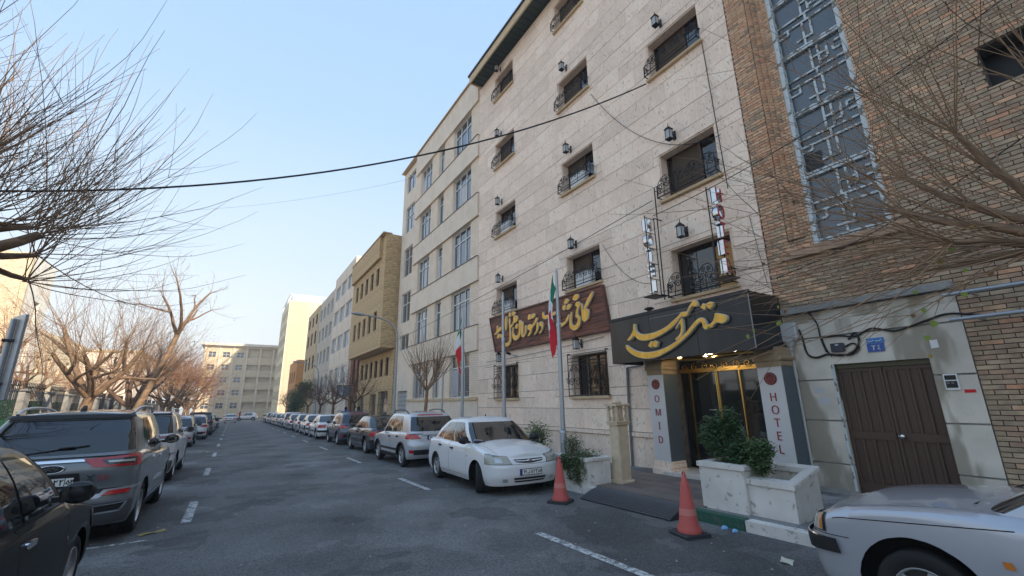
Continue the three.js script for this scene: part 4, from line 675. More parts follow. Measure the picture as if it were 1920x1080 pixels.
// ---------- white office block ----------
{
  const o = thing('office_block', 'pale five storey office block with long stone bands between window rows', 'building');
  const Z0 = -29.35, Z1 = HZ0 - 0.015, ZS = -26.35, TOP = 18.3;
  const floors = [[1.86, 3.88], [5.07, 7.08], [8.30, 10.33], [11.55, 13.55], [14.78, 16.78]];
  const cols = [[-20.22, -18.08], [-22.42, -21.62], [-25.52, -23.62]], stair = [[5.0, 6.0], [6.82, 8.88], [10.05, 12.1], [13.3, 15.28], [16.42, 17.8]];
  const holes = []; for (const f of floors) for (const c of cols) holes.push([...c, ...f]);
  for (const s of stair) holes.push([-28.6, -26.85, ...s]);
  const door = [-28.5, -26.7, -0.6, 2.4]; holes.push(door);
  const t = 0.35, X = XW + 0.06;
  mesh('wall', wallBoxes(cutRects([[Z0, Z1, -0.5, TOP]], holes), X, X + t), Mx.office, o);
  mesh('side_wall', box(X + t, X + 13, -0.5, TOP, Z0, Z0 + 0.3), Mx.office, o); mesh('side_wall', box(X + t, X + 13, -0.5, TOP, Z1 - 0.3, Z1), Mx.office, o); mesh('back_wall', box(X + 12.7, X + 13, -0.5, TOP, Z0 + 0.3, Z1 - 0.3), Mx.office, o);
  mesh('roof', box(X + t, X + 12.7, TOP - 0.4, TOP - 0.2, Z0 + 0.3, Z1 - 0.3), Mx.greyPlaster, o);
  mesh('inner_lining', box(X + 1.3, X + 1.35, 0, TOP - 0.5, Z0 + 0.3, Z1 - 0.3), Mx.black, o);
  // protruding stone bands, in panels
  for (const [a, b] of [[3.90, 5.02], [7.11, 8.27], [10.36, 11.52], [13.57, 14.75], [16.80, TOP + 0.08]]) for (const [p, q] of [[ZS, -23.32], [-23.312, -20.2], [-20.192, Z1]]) { const bd = mesh('stone_band', box(XW - 0.09, X - 0.002, a, b, p, q), Mx.office, o); mesh('drip', box(XW - 0.115, X - 0.003, b + 0.001, b + 0.04, p, q), Mx.brownFrame, bd); }
  mesh('stone_band', box(XW - 0.05, X - 0.002, 0.0, 1.74, ZS, Z1), Mx.office, o); mesh('sill_course', cbox(XW - 0.10, X - 0.001, 1.742, 1.85, ZS, Z1, 0.015), Mx.sillStone, o);
  mesh('parapet_cap', [box(XW - 0.2, X + 0.4, TOP + 0.082, TOP + 0.13, Z0 - 0.03, Z1)], Mx.sillStone, o);
  // thin ribbed cladding between the windows
  for (const [a, b] of floors) for (const [p, q] of [[-18.06, Z1], [-21.6, -20.24], [-23.6, -22.44], [ZS, -25.54]]) { const l = []; for (let y = a + 0.03; y < b - 0.06; y += 0.1) l.push(box(XW + 0.02, X - 0.001, y, y + 0.078, p + 0.02, q - 0.02)); mesh('ribbed_cladding', l, Mx.officeRib, o); }
  floors.forEach((f, i) => cols.forEach((c, k) => windowIn(o, X, [...c, ...f], 0.12, Mx.glassSky, Mx.whiteFrame, { fw: 0.065, mull: k === 1 ? [] : [0.33, 0.67], trans: [0.70], blind: (i * 3 + k) % 4 === 1 ? [0.35, 0.66, 0.03, 0.67] : (i + k) % 3 === 0 ? [0.03, 0.34, 0.05, 0.66] : null, blindMat: Mx.paleBlind })));
  for (const s of stair) windowIn(o, X, [-28.6, -26.85, ...s], 0.12, Mx.glassSky, Mx.whiteFrame, { fw: 0.06, mull: [0.5], trans: s[1] - s[0] > 1.5 ? [0.62] : [] });
  const dr = mesh('gate', box(X + 0.15, X + 0.17, -0.4, 2.38, -28.48, -26.72), Mx.glassDark, o), gb = []; for (let z = -28.42; z < -26.7; z += 0.2) gb.push(box(X + 0.08, X + 0.12, -0.35, 2.36, z, z + 0.035)); for (let y = -0.2; y < 2.4; y += 0.26) gb.push(box(X + 0.07, X + 0.079, y, y + 0.035, -28.46, -26.74)); mesh('grille', gb, Mx.whiteFrame, dr);
  // upright bars on the ground floor windows
  for (const c of cols) { const l = []; for (let z = c[0] + 0.08; z < c[1]; z += 0.13) l.push(rod([[X - 0.03, 1.88, z], [X - 0.03, 3.3, z]], 0.009, 4)); l.push(rod([[X - 0.03, 2.12, c[0] - 0.05], [X - 0.03, 2.12, c[1] + 0.05]], 0.012, 4)); mesh('window_bars', l, Mx.galv, o); }
}
// ---------- generic street house with a plain window grid ----------
function house(name, label, X, z0, z1, top, depth, m, wins, o = {}) {
  const h = thing(name, label, 'building'), base = gy(z1) - 0.6;
  shell(h, X, z0, z1, base, top, depth, wins, m, o);
  wins.forEach((w, i) => windowIn(h, X, w, 0.14, o.glass ?? Mx.glassDark, o.frame ?? Mx.brownFrame, { fw: 0.07, mull: w[1] - w[0] > 0.95 ? (w[1] - w[0] > 2.2 ? [0.25, 0.5, 0.75] : [0.5]) : [], trans: o.trans ?? [], sill: o.sill }));
  return h;
}
// yellow brick house with an oversailing upper part
{
  const XU = 7.95, Z0 = -39.6, Z1 = -29.62, wl2 = [], up = [];
  for (let k = 0; k < 6; k++) wl2.push([-38.9 + k * 1.45, -38.05 + k * 1.45, 3.55, 4.85]);
  const gr = [[-39.2, -37.2, -0.5, 2.3], [-35.4, -33.6, -0.5, 2.35], [-33.0, -30.6, -0.5, 2.5]];
  const h = thing('yellow_brick_house', 'yellow brick house whose upper floors oversail the pavement', 'building');
  shell(h, XW + 0.02, Z0, Z1, -1, 5.30, 12, [...wl2, ...gr], Mx.tanBrick);
  for (const w of wl2) windowIn(h, XW + 0.02, w, 0.14, Mx.glassDark, Mx.brownFrame, { fw: 0.06, mull: [0.5] });
  gr.forEach((g, i) => { const s = mesh('shop_front', box(XW + 0.25, XW + 0.27, g[2], g[3], g[0], g[1]), i === 1 ? Mx.brownFrame : Mx.glassDark, h); const b = []; for (let k = 0; k < 5; k++) b.push(rod([[XW + 0.2, g[2], lerp(g[0], g[1], k / 4)], [XW + 0.2, g[3], lerp(g[1], g[0], (k % 3) / 2)]], 0.012, 4)); mesh('grille', b, Mx.galv, s); });
  for (let f = 0; f < 2; f++) for (let k = 0; k < 5; k++) up.push([-38.35 + k * 1.62, -37.5 + k * 1.62, f ? 10.05 : 6.72, f ? 11.4 : 8.12]);
  const t = 0.3, yb = 5.35, yt = 13.6;
  mesh('front_wall', wallBoxes(cutRects([[Z0, Z1, yb, yt]], up), XU, XU + t), Mx.tanBrick, h);
  mesh('side_wall', box(XU + t, XU + 11, yb, yt, Z1 - t, Z1), Mx.tanBrick, h); mesh('side_wall', box(XU + t, XU + 11, yb, yt, Z0, Z0 + t), Mx.tanBrick, h);
  mesh('soffit', box(XU + t, XU + 4, yb + 0.002, yb + 0.2, Z0 + t, Z1 - t), Mx.sandBrick, h); mesh('roof', box(XU + t, XU + 11, yt - 0.4, yt - 0.2, Z0 + t, Z1 - t), Mx.greyPlaster, h);
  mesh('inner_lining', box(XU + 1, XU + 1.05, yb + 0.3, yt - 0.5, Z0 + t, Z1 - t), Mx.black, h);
  mesh('parapet', [box(XU - 0.22, XU - 0.002, 11.95, yt - 0.002, Z0, Z1 - 0.9), box(XU - 0.26, XU + 0.4, yt + 0.002, yt + 0.09, Z0 - 0.03, Z1 + 0.03)], Mx.tanBrick, h);
  for (const w of up) windowIn(h, XU, w, 0.16, Mx.glassDark, Mx.brownFrame, { fw: 0.06, mull: [0.5] });
}
// narrow brown house with a glazed strip
house('brown_brick_house', 'narrow red brown brick house with a tall glazed strip', XW + 0.25, -44.1, -39.65, 12.6, 12, Mx.redBrick, [[-43.2, -42.2, 3.4, 10.6], [-41.4, -40.2, 3.2, 5.6], [-41.4, -40.2, 6.6, 8.6], [-41.4, -40.2, 9.4, 11.4], [-43.4, -40.3, -0.6, 2.3]], { glass: Mx.glassSky });
{ // oversailing parapet box of the brown house
}
const strip = (z0, z1, n, gap, ys) => { const l = []; const w = (z1 - z0) / n; for (const [a, b] of ys) for (let k = 0; k < n; k++) l.push([z0 + k * w + gap, z0 + (k + 1) * w - gap, a, b]); return l; };
house('pale_apartment_house', 'pale grey apartment house with window strips and ledge air units', XW, -54.9, -44.15, 16.4, 12, Mx.palePlaster, strip(-54.5, -44.5, 3, 0.28, [[3.6, 5.4], [7.2, 8.9], [10.4, 12.1], [13.4, 15.0]]), { frame: Mx.whiteFrame, glass: Mx.glassSky });
house('grey_terrace_house', 'grey four storey terrace house with paired white windows', XW + 0.05, -66.3, -54.95, 15.5, 12, Mx.greyPlaster, strip(-65.9, -55.3, 4, 0.45, [[3.2, 5.0], [6.6, 8.4], [9.8, 11.5], [12.8, 14.4]]), { frame: Mx.whiteFrame, glass: Mx.glassSky });
house('tan_terrace_house', 'tan brick terrace house beyond the grey one', XW, -77.9, -66.35, 15.6, 12, Mx.sandBrick, strip(-77.4, -66.8, 3, 0.9, [[3.0, 4.9], [6.6, 8.5], [10.2, 12.1], [13.1, 14.6]]));
house('small_orange_house', 'small orange plastered house at the foot of the cream tower', XW - 0.4, -96, -84, 9.2, 9, Mx.orangePlaster, strip(-95, -85, 3, 0.9, [[2.0, 3.8], [5.4, 7.4]]));
// cream tower block
{
  const h = house('cream_tower_block', 'tall cream tower block with blank end wall lit by sun', 8.9, -141, -120, 27.2, 15, Mx.creamPlaster, strip(-140, -121, 5, 1.0, [[3, 5], [6.4, 8.4], [9.8, 11.8], [13.2, 15.2], [16.6, 18.6], [20, 22], [23.4, 25.4]]), { side: Mx.creamPlaster });
  const rl = []; for (let i = 0; i <= 10; i++) { rl.push(box(9.0 + i * 0.9, 9.1 + i * 0.9, 27.2, 28.7, -120.2, -120.1)); rl.push(box(9.0, 9.1, 27.2, 28.9, -121 - i * 1.8, -120.9 - i * 1.8)); } rl.push(box(9, 18.1, 28.7, 28.9, -120.25, -120.05), box(8.95, 9.15, 28.9, 29.1, -140, -120), box(10, 17, 27.21, 29.8, -134, -126)); mesh('roof_frame', rl, Mx.whiteFrame, h);
  mesh('end_stripe', box(9.3, 13.4, 0, 27.0, -119.998, -119.94), Mx.creamBrick, h);
}
// block closing the end of the street: faces the camera (+z)
{
  const h = thing('end_block', 'sunlit yellow block with open loggias closing the end of the street', 'building'), Z = -152, x0 = -9, x1 = 12.2, top = 18.6, base = -2.5;
  const rects = [], wins = []; for (let f = 0; f < 5; f++) for (let k = 0; k < 6; k++) { const y = 0.9 + f * 3.6; if (k < 3) wins.push([x0 + 1.2 + k * 3.45, x0 + 2.9 + k * 3.45, y, y + 1.5]); else wins.push([x0 + 0.55 + k * 3.45, x0 + 3.45 + k * 3.45, y, y + (f === 4 ? 2.7 : 1.6)]); }
  mesh('front_wall', cutRects([[x0, x1, base, top]], wins).map(([a, b, c, d]) => box(a, b, c, d, Z - 0.4, Z)), Mx.creamBrick, h);
  mesh('side_wall', [box(x0, x0 + 0.4, base, top, Z - 14, Z - 0.4)], Mx.creamBrick, h); mesh('side_wall', [box(x1 - 0.4, x1, base, top, Z - 14, Z - 0.4)], Mx.creamBrick, h);
  mesh('back_wall', box(x0 + 0.4, x1 - 0.4, base, top, Z - 14, Z - 13.6), Mx.creamBrick, h);
  mesh('roof', [box(x0 - 0.8, x1 + 0.8, top + 0.002, top + 0.7, Z - 14.5, Z + 1.2)], Mx.palePlaster, h);
  for (const [a, b, c, d] of wins) { const deep = b - a > 2 ? 1.2 : 0.45; const w = mesh('window', box(a, b, c, d, Z - deep, Z - deep + 0.05), b - a > 2 ? Mx.creamPlaster : Mx.glassSky, h); mesh('frame', [box(a, b, c + 0.8, c + 0.9, Z - deep + 0.06, Z - deep + 0.12), box((a + b) / 2 - 0.05, (a + b) / 2 + 0.05, c, d, Z - deep + 0.07, Z - deep + 0.13)], Mx.whiteFrame, w); }
  for (let k = 0; k < 7; k++) mesh('column', box(x0 + 0.15 + k * 3.45, x0 + 0.5 + k * 3.45, base, top, Z + 0.002, Z + 0.25), Mx.palePlaster, h);
}
// row goes on behind the camera and shades the street
house('rear_street_house', 'plain pale house of the same row, standing behind the viewpoint', XW, 16.1, 42, 21, 12, Mx.palePlaster, strip(17, 41, 6, 1.2, [[3.6, 5.4], [7.2, 8.9], [10.4, 12.1]]));
house('rear_street_house', 'plain sand brick house of the same row, farther behind the viewpoint', XW, 42.1, 76, 24, 12, Mx.sandBrick, strip(43, 75, 6, 1.2, [[3.6, 5.4], [7.2, 8.9], [10.4, 12.1]]));

// ---------- left side: school wall and buildings ----------
{
  const f = thing('school_fence', 'concrete pillar fence with green panels and railings along the left pavement', 'fence');
  const X = -7.15; let k = 0;
  for (let z = -3; z > -78; z -= 2.75, k++) {
    const y = gy(z) + 0.1;
    const p = mesh('pillar', cbox(X - 0.22, X + 0.22, y, y + 2.55, z - 0.32, z + 0.32, 0.03), Mx.concrete, f); mesh('pillar_cap', cbox(X - 0.28, X + 0.28, y + 2.552, y + 2.64, z - 0.38, z + 0.38, 0.02), Mx.concrete, p);
    mesh('low_wall', box(X - 0.12, X + 0.12, y, y + 0.9, z - 2.43, z - 0.322), Mx.sandBrick, f);
    mesh('green_panel', box(X - 0.03, X + 0.02, y + 0.902, y + 2.2, z - 2.42, z - 0.33), pl('green_sheet_' + (k % 3), 0.02, 0.13 + 0.02 * (k % 3), 0.085, 0.6), f);
    const l = []; for (let q = 0; q < 13; q++) l.push(box(X + 0.03, X + 0.055, y + 1.5, y + 2.9 + 0.02 * (q % 2), z - 2.36 + q * 0.165, z - 2.335 + q * 0.165)); l.push(box(X + 0.056, X + 0.08, y + 2.7, y + 2.74, z - 2.43, z - 0.33)); mesh('railing', l, Mx.darkMetal, f);
  }
  // sunlit school building
  const b = thing('school_building', 'big cream school building sunlit behind the left fence', 'building');
  const holes = strip(-63.2, -59.2, 1, 1.3, [[2.2, 4.4], [6.0, 8.2], [9.8, 12]]), hole2 = strip(-91, -65, 7, 1.0, [[2.2, 4.2], [5.8, 7.8]]);
  const Xs = -18, t = 0.4, X2 = -20.5; // both faces turned to the street (+x)
  mesh('street_wall', cutRects([[-64, -58.2, -1, 16.2]], holes).map(([a, c, d, e]) => box(Xs - t, Xs, d, e, a, c)), Mx.whiteStone, b);
  mesh('street_wall', cutRects([[-92, -64.4, -1, 10.8]], hole2).map(([a, c, d, e]) => box(X2 - t, X2, d, e, a, c)), Mx.creamPlaster, b);
  for (const [X, hs] of [[Xs, holes], [X2, hole2]]) for (const [a, c, d, e] of hs) { const w = mesh('window', box(X - 0.3, X - 0.28, d, e, a, c), Mx.glassSky, b); mesh('frame', [box(X - 0.27, X - 0.22, d, e, (a + c) / 2 - 0.05, (a + c) / 2 + 0.05), box(X - 0.27, X - 0.23, (d + e) / 2, (d + e) / 2 + 0.08, a, c)], Mx.whiteFrame, w); }
  mesh('end_wall', box(-48, Xs, -1, 16.2, -58.198, -57.8), Mx.creamBrick, b); mesh('end_wall', box(-48, Xs - t, -1, 16.2, -64.4, -64.002), Mx.creamPlaster, b);
  mesh('roof', [box(-48, Xs - t, 15.7, 15.9, -64, -58.2), box(-48, X2 - t, 10.3, 10.5, -91.6, -64.41)], Mx.greyPlaster, b); mesh('back_wall', [box(-48, -47.6, -1, 10.8, -91.6, -64.41), box(-48, X2 - t, -1, 10.8, -92, -91.602)], Mx.palePlaster, b);
  const b2 = thing('school_annex', 'lower pale school annex beyond the sunlit school building', 'building');
  mesh('wall', [box(-30, -14.5, -1.5, 10.5, -118, -96)], Mx.palePlaster, b2); for (let k = 0; k < 6; k++) for (const y of [1.5, 5.2]) mesh('window', box(-14.49, -14.44, y, y + 2, -117 + k * 3.5, -114.8 + k * 3.5), Mx.glassDark, b2); mesh('parapet', box(-30.2, -14.3, 10.502, 10.9, -118.2, -95.8), Mx.sandBrick, b2);
}
// ---------- street furniture ----------
// flagpoles with hanging flags
function flagpole(z, H, flag, label) {
  const X = 6.42, y0 = gy(z) + 0.13, o = thing('flagpole', label, 'flagpole', [X, y0, z]);
  mesh('base', [cbox(-0.14, 0.14, 0, 0.03, -0.14, 0.14, 0.005), cyl(0.075, 0.075, 0.9, 12, 0, 0.03, 0), lathe([[0.085, 0.93], [0.085, 0.98], [0.05, 1.02], [0.05, 0.93]], 12)], Mx.galv, o);
  mesh('pole', [cyl(0.055, 0.05, H * 0.5, 12, 0, 1.0, 0), lathe([[0.06, 1.0 + H * 0.5], [0.06, 1.05 + H * 0.5], [0.04, 1.09 + H * 0.5]], 12), cyl(0.04, 0.036, H * 0.5 - 1, 12, 0, 1.0 + H * 0.5, 0)], Mx.galv, o);
  mesh('finial', lathe([[0.001, H + 0.10], [0.02, H + 0.06], [0.03, H + 0.02], [0.02, H], [0.001, H]], 10), Mx.galv, o);
}
// a flag hanging limp: gathered folds, three bands of cloth from the pole outwards
function flag(z, yTop, len, seed, label) {
  const X = 6.42, o = thing('hanging_flag', label, 'flag', [X, 0, z]), r = rng(seed), ph = [r() * 6, r() * 6, r() * 6];
  const P = (u, v) => { // u across the cloth 0..1 (green edge to red edge), v down the pole 0..1
    const spread = 0.10 + 0.08 * Math.sin(v * 2.2), drop = u * len * 0.72, y = yTop - v * len * 0.36 - drop;
    const fold = Math.sin(v * 7 + ph[0]) * 0.05 + Math.sin(v * 13 + u * 3 + ph[1]) * 0.025, w = Math.sin(u * 3.1) * spread * (1 - 0.2 * v);
    return [-0.05 - w * 0.55 - 0.02 * u + fold * u, y, -0.05 - w * 0.9 * (0.5 + v * 0.5) + fold];
  };
  const band = (n, a, b, m) => { const g = grid(10, 14, (i, j) => P(lerp(a, b, i / 10), j / 14)); mesh(n, g, m, o); };
  band('green_band', 0.02, 0.33, Mx.flagGreen); band('white_band', 0.332, 0.66, Mx.flagWhite); band('red_band', 0.662, 1, Mx.flagRed);
}
flagpole(-8.15, 4.75, true, 'tall grey flagpole behind the ivy planter');
flagpole(-10.75, 4.75, false, 'grey flagpole without a flag behind the white sedan');
flagpole(-13.45, 4.75, true, 'grey flagpole behind the white sedan roof in front of office block');
flag(-8.15, 4.75, 1.95, 3, 'limp green white red flag on pole before the wooden signboard');
flag(-13.45, 4.60, 1.95, 8, 'limp green white red flag on pole before the office block');
// planters
const ringTop = (x0, x1, z0, z1, y, w, m, parent, back) => {
  const yb = y + (back ?? 0), q = (xa, xb, za, zb) => { const g = cbox(xa, xb, -0.035, 0.035, za, zb, 0.012), p = g.attributes.position; for (let i = 0; i < p.count; i++) p.setY(i, p.getY(i) + lerp(y, yb, clamp((p.getX(i) - x0) / (x1 - x0), 0, 1))); return g; };
  mesh('rim', [q(x0 - 0.03, x0 + w, z0 - 0.03, z1 + 0.03), q(x1 - w, x1 + 0.03, z0 - 0.03, z1 + 0.03), q(x0 + w, x1 - w, z0 - 0.03, z0 + w), q(x0 + w, x1 - w, z1 - w, z1 + 0.03)], m, parent);
};
function planter(name, label, x0, x1, z0, z1, y0, y1, back = 0) {
  const o = thing(name, label, 'planter'); const t = 0.07;
  const slope = (g) => { const p = g.attributes.position; for (let i = 0; i < p.count; i++) if (p.getY(i) > (y0 + y1) / 2) p.setY(i, p.getY(i) + back * clamp((p.getX(i) - x0) / (x1 - x0), 0, 1)); return g; };
  mesh('wall', [box(x0, x0 + t, y0, y1, z0, z1)], Mx.oldWhite, o); mesh('wall', [slope(box(x1 - t, x1, y0, y1, z0, z1))], Mx.oldWhite, o); mesh('wall', [slope(box(x0 + t, x1 - t, y0, y1, z0, z0 + t))], Mx.oldWhite, o); mesh('wall', [slope(box(x0 + t, x1 - t, y0, y1, z1 - t, z1))], Mx.oldWhite, o);
  mesh('soil', box(x0 + t, x1 - t, y0, y1 - 0.12, z0 + t, z1 - t), Mx.soil, o);
  ringTop(x0, x1, z0, z1, y1 + 0.036, 0.11, Mx.oldWhite, o, back);
  return o;
}
planter('planter', 'whitewashed low planter with trailing ivy beside the carved stone pillar', 6.02, 6.62, -8.0, -6.92, 0.0, 0.50);
planter('planter', 'taller whitewashed planter with a dark cypress shrub by the entrance', 6.30, 7.16, -4.62, -3.905, 0.0, 0.66);
planter('planter', 'lower whitewashed planter half filled with soil beside the taller one', 6.36, 7.05, -3.90, -3.28, 0.0, 0.49, 0.17);
// carved stone pillar
{
  const o = thing('stone_pillar', 'square carved stone lamp pillar beside the ivy planter', 'pillar', [6.86, gy(-6.85) + 0.13, -6.85]);
  mesh('shaft', [cbox(-0.15, 0.15, 0, 1.12, -0.13, 0.13, 0.02)], Mx.columnStone, o); mesh('base', [cbox(-0.19, 0.19, -0.05, 0.07, -0.17, 0.17, 0.02)], Mx.columnStone, o);
  mesh('capital', [cbox(-0.18, 0.18, 1.122, 1.17, -0.16, 0.16, 0.015), cbox(-0.19, 0.19, 1.172, 1.20, -0.17, 0.17, 0.01), cbox(-0.20, 0.20, 1.50, 1.55, -0.18, 0.18, 0.012)], Mx.columnStone, o);
  const fl = []; for (const [x, z] of [[-0.14, -0.12], [0.14, -0.12], [-0.14, 0.12], [0.14, 0.12]]) fl.push(cbox(x - 0.03, x + 0.03, 1.202, 1.498, z - 0.03, z + 0.03, 0.008)); fl.push(box(-0.08, 0.08, 1.202, 1.498, -0.07, 0.07)); for (const s of [-1, 1]) { fl.push(rod([[-0.15, 1.22, s * 0.02], [-0.15, 1.36, s * 0.09], [-0.15, 1.48, s * 0.02]], 0.012, 5), rod([[s * 0.02, 1.22, 0.13], [s * 0.10, 1.36, 0.13], [s * 0.02, 1.48, 0.13]], 0.012, 5)); }
  mesh('lantern_cage', fl, Mx.columnStone, o);
  mesh('finial', lathe([[0.001, 1.70], [0.02, 1.66], [0.06, 1.62], [0.09, 1.585], [0.10, 1.552], [0.001, 1.552]], 14), Mx.columnStone, o);
}
// rubber kerb ramp
{
  const o = thing('kerb_ramp', 'black ribbed rubber ramp laid against the kerb before the entrance', 'ramp'), z0 = -6.72, z1 = -4.72, xa = 5.62, xb = 6.08;
  const w = grid(1, 6, (i, j) => { const x = lerp(xa, xb, j / 6), z = i ? z1 : z0; return [x, gy(z) + 0.012 + 0.145 * Math.sin(j / 6 * 1.45), z]; }); const sk = [box(xa + 0.25, xb, -0.08, 0.0, z0, z1)];
  mesh('base', [w, ...sk], Mx.rubber, o);
  const ribs = []; for (let j = 0; j < 13; j++) { const f = (j + 0.5) / 13, x = lerp(xa, xb, f), y = 0.018 + 0.145 * Math.sin(f * 1.45); ribs.push(rod([[x, gy(z0) + y, z0], [x, gy(z1) + y, z1]], 0.011, 4)); } mesh('ribs', ribs, pl('worn_rubber', 0.10, 0.10, 0.105, 0.7), o);
  mesh('end_cap', [grid(1, 6, (i, j) => { const x = lerp(xa, xb, j / 6); return [x, gy(z1) + (i ? 0.014 + 0.145 * Math.sin(j / 6 * 1.45) : -0.02), z1 + 0.002]; })], Mx.rubber, o);
}
// traffic cones
{
  const proto = new THREE.Group();
  mesh('base', [cbox(-0.19, 0.19, 0, 0.045, -0.19, 0.19, 0.02)], Mx.rubber, proto);
  mesh('body', lathe([[0.15, 0.046], [0.152, 0.10], [0.125, 0.13], [0.055, 0.62], [0.042, 0.66], [0.036, 0.66], [0.033, 0.72], [0.001, 0.72]], 22), Mx.coneRed, proto);
  mesh('band', lathe([[0.1105, 0.25], [0.1005, 0.33]], 22), Mx.coneBand, proto);
  const lp = clean(new THREE.TorusGeometry(0.026, 0.011, 6, 14)); lp.translate(0, 0.745, 0); mesh('loop', lp, Mx.coneRed, proto);
  [[5.17, -6.72, 0.5, 'faded red traffic cone beside the white sedan bumper'], [5.27, -4.12, 1.3, 'faded red traffic cone on the road before the rubber ramp']].forEach(([x, z, a, lab]) => { const c = proto.clone(); c.name = numbered('traffic_cone'); c.position.set(x, gy(z), z); c.rotation.y = a; scene.add(c); tag(c, lab, 'traffic cone', 'red traffic cones in front of the hotel'); });
}
// street lamps
function streetLamp(x, z, H, label) {
  const o = thing('street_lamp', label, 'street lamp', [x, gy(z) + 0.13, z]);
  mesh('pole', [cyl(0.11, 0.10, 1.6, 12), cyl(0.075, 0.055, H - 1.6, 12, 0, 1.6, 0)], pl('grey_lamp_paint', 0.40, 0.40, 0.39, 0.5), o);
  mesh('base_cabinet', [cyl(0.125, 0.125, 1.3, 12, 0, 0.0, 0)], pl('green_paint', 0.03, 0.10, 0.07, 0.6), o);
  mesh('arm', rod(curve([[0, H, 0], [-0.08, H + 0.45, 0], [-0.45, H + 0.85, 0], [-1.1, H + 1.05, 0], [-1.75, H + 1.12, 0]], 24), 0.045, 8), pl('grey_arm_paint', 0.40, 0.40, 0.39, 0.5), o);
  const hd = clean(new THREE.SphereGeometry(1, 14, 8)); hd.scale(0.34, 0.075, 0.12); hd.rotateZ(-0.08); hd.translate(-2.0, H + 1.13, 0); mesh('lamp_head', hd, pl('lamp_housing', 0.35, 0.36, 0.37, 0.4), o);
}
streetLamp(6.62, -21.5, 4.9, 'curved white street lamp beside the office block gate');
streetLamp(6.6, -46, 4.9, 'white street lamp farther down among the bare trees');
// sign seen from behind, on the left pavement
{
  const o = thing('road_sign', 'tall grey sign panel on a post seen edge on from behind', 'sign', [-4.25, gy(-13.5) + 0.13, -13.5]);
  mesh('post', rod([[0, 0, 0], [0, 3.6, 0]], 0.05, 10), Mx.galv, o);
  const pb = cbox(-0.03, 0.03, 1.9, 3.68, -0.32, 0.32, 0.01); pb.rotateY(0.55); pb.translate(0.10, 0, 0); mesh('panel', pb, Mx.galv, o);
  mesh('clamp', [cbox(-0.08, 0.12, 2.2, 2.26, -0.08, 0.08, 0.01), cbox(-0.08, 0.12, 3.1, 3.16, -0.08, 0.08, 0.01)], Mx.darkMetal, o);
}
// hanging shop sign and posts farther down
{
  const o = thing('shop_sign', 'faded blue projecting shop sign at the brown brick house', 'sign', [XW, 2.7, -40.6]);
  mesh('board', cbox(-1.5, -0.3, -0.45, 0.45, -0.06, 0.06, 0.02), pl('faded_blue', 0.16, 0.30, 0.40, 0.6), o); mesh('bracket', [rod([[0.2, 0.5, 0], [-1.5, 0.5, 0]], 0.03, 6)], Mx.darkMetal, o); mesh('emblem', cbox(-1.35, -1.0, -0.3, 0.3, 0.061, 0.066, 0.002), Mx.paleBlind, o);
  for (const [x, z, lab] of [[6.45, -15.2, 'slim grey sign post beside the small bare tree'], [6.5, -60, 'dark utility post among the far parked cars']]) tag(mesh('post', rod([[x, gy(z) + 0.1, z], [x, gy(z) + 2.9, z]], 0.035, 8), Mx.galv), lab, 'post');
}
// litter by the kerb
{
  const bag = (x, z, m, lab, s) => { const g = clean(new THREE.IcosahedronGeometry(s, 2)), p = g.attributes.position, f = fbm(7, 4, 3); for (let i = 0; i < p.count; i++) { const k = 0.6 + 0.8 * f(p.getX(i) * 3 / s * 0.1 + 0.5, p.getZ(i) * 3 / s * 0.1 + p.getY(i) / s * 0.2); p.setXYZ(i, p.getX(i) * k * 1.3, Math.max(0, p.getY(i) * k * 0.8 + s * 0.3), p.getZ(i) * k); } g.computeVertexNormals(); const q = tag(mesh('plastic_litter', planar(g), m), lab, 'litter'); q.position.set(x, gy(z), z); };
  bag(5.88, -4.02, pl('pale_blue_plastic', 0.20, 0.42, 0.70, 0.4), 'crumpled pale blue plastic wrapper at the green kerb', 0.042); bag(5.86, -3.86, pl('pale_blue_plastic_b', 0.22, 0.46, 0.74, 0.4), 'second pale blue plastic scrap beside the wrapper', 0.036);
  const flat = (x, z, w, h, a, m, lab) => { const g = grid(4, 4, (i, j) => { const u = i / 4 - 0.5, v = j / 4 - 0.5; return [u * w + 0.02 * Math.sin(v * 9), 0.012 + 0.01 * Math.sin(u * 7 + v * 5), v * h]; }); const q = tag(mesh('fallen_scrap', g, m), lab, 'litter'); q.material.side = THREE.DoubleSide; q.position.set(x, gy(z), z); q.rotation.y = a; };
  flat(5.25, -2.9, 0.18, 0.12, 0.4, pl('white_scrap', 0.6, 0.58, 0.45, 0.8), 'flattened white and yellow wrapper on the asphalt by the kerb');
  flat(-0.78, -8.75, 0.34, 0.10, 0.5, Mx.leafYellow, 'yellow dead leaf strip beside the grey car rear wheel'); flat(-0.85, -24.5, 0.35, 0.2, 0.2, Mx.leafYellow, 'yellow scrap on the road behind the silver car');
}
// ---------- cars ----------
// smooth curve through [x, y] knots (monotone cubic)
function knots(pts) {
  const n = pts.length, d = [], m = []; for (let i = 0; i < n - 1; i++) d.push((pts[i + 1][1] - pts[i][1]) / (pts[i + 1][0] - pts[i][0]));
  for (let i = 0; i < n; i++) m.push(i === 0 ? d[0] : i === n - 1 ? d[n - 2] : d[i - 1] * d[i] <= 0 ? 0 : 2 * d[i - 1] * d[i] / (d[i - 1] + d[i]));
  return (x) => { if (x <= pts[0][0]) return pts[0][1]; if (x >= pts[n - 1][0]) return pts[n - 1][1]; let i = 0; while (x > pts[i + 1][0]) i++; const h = pts[i + 1][0] - pts[i][0], t = (x - pts[i][0]) / h, t2 = t * t, t3 = t2 * t; return (2 * t3 - 3 * t2 + 1) * pts[i][1] + (t3 - 2 * t2 + t) * h * m[i] + (3 * t2 - 2 * t3) * pts[i + 1][1] + (t3 - t2) * h * m[i + 1]; };
}
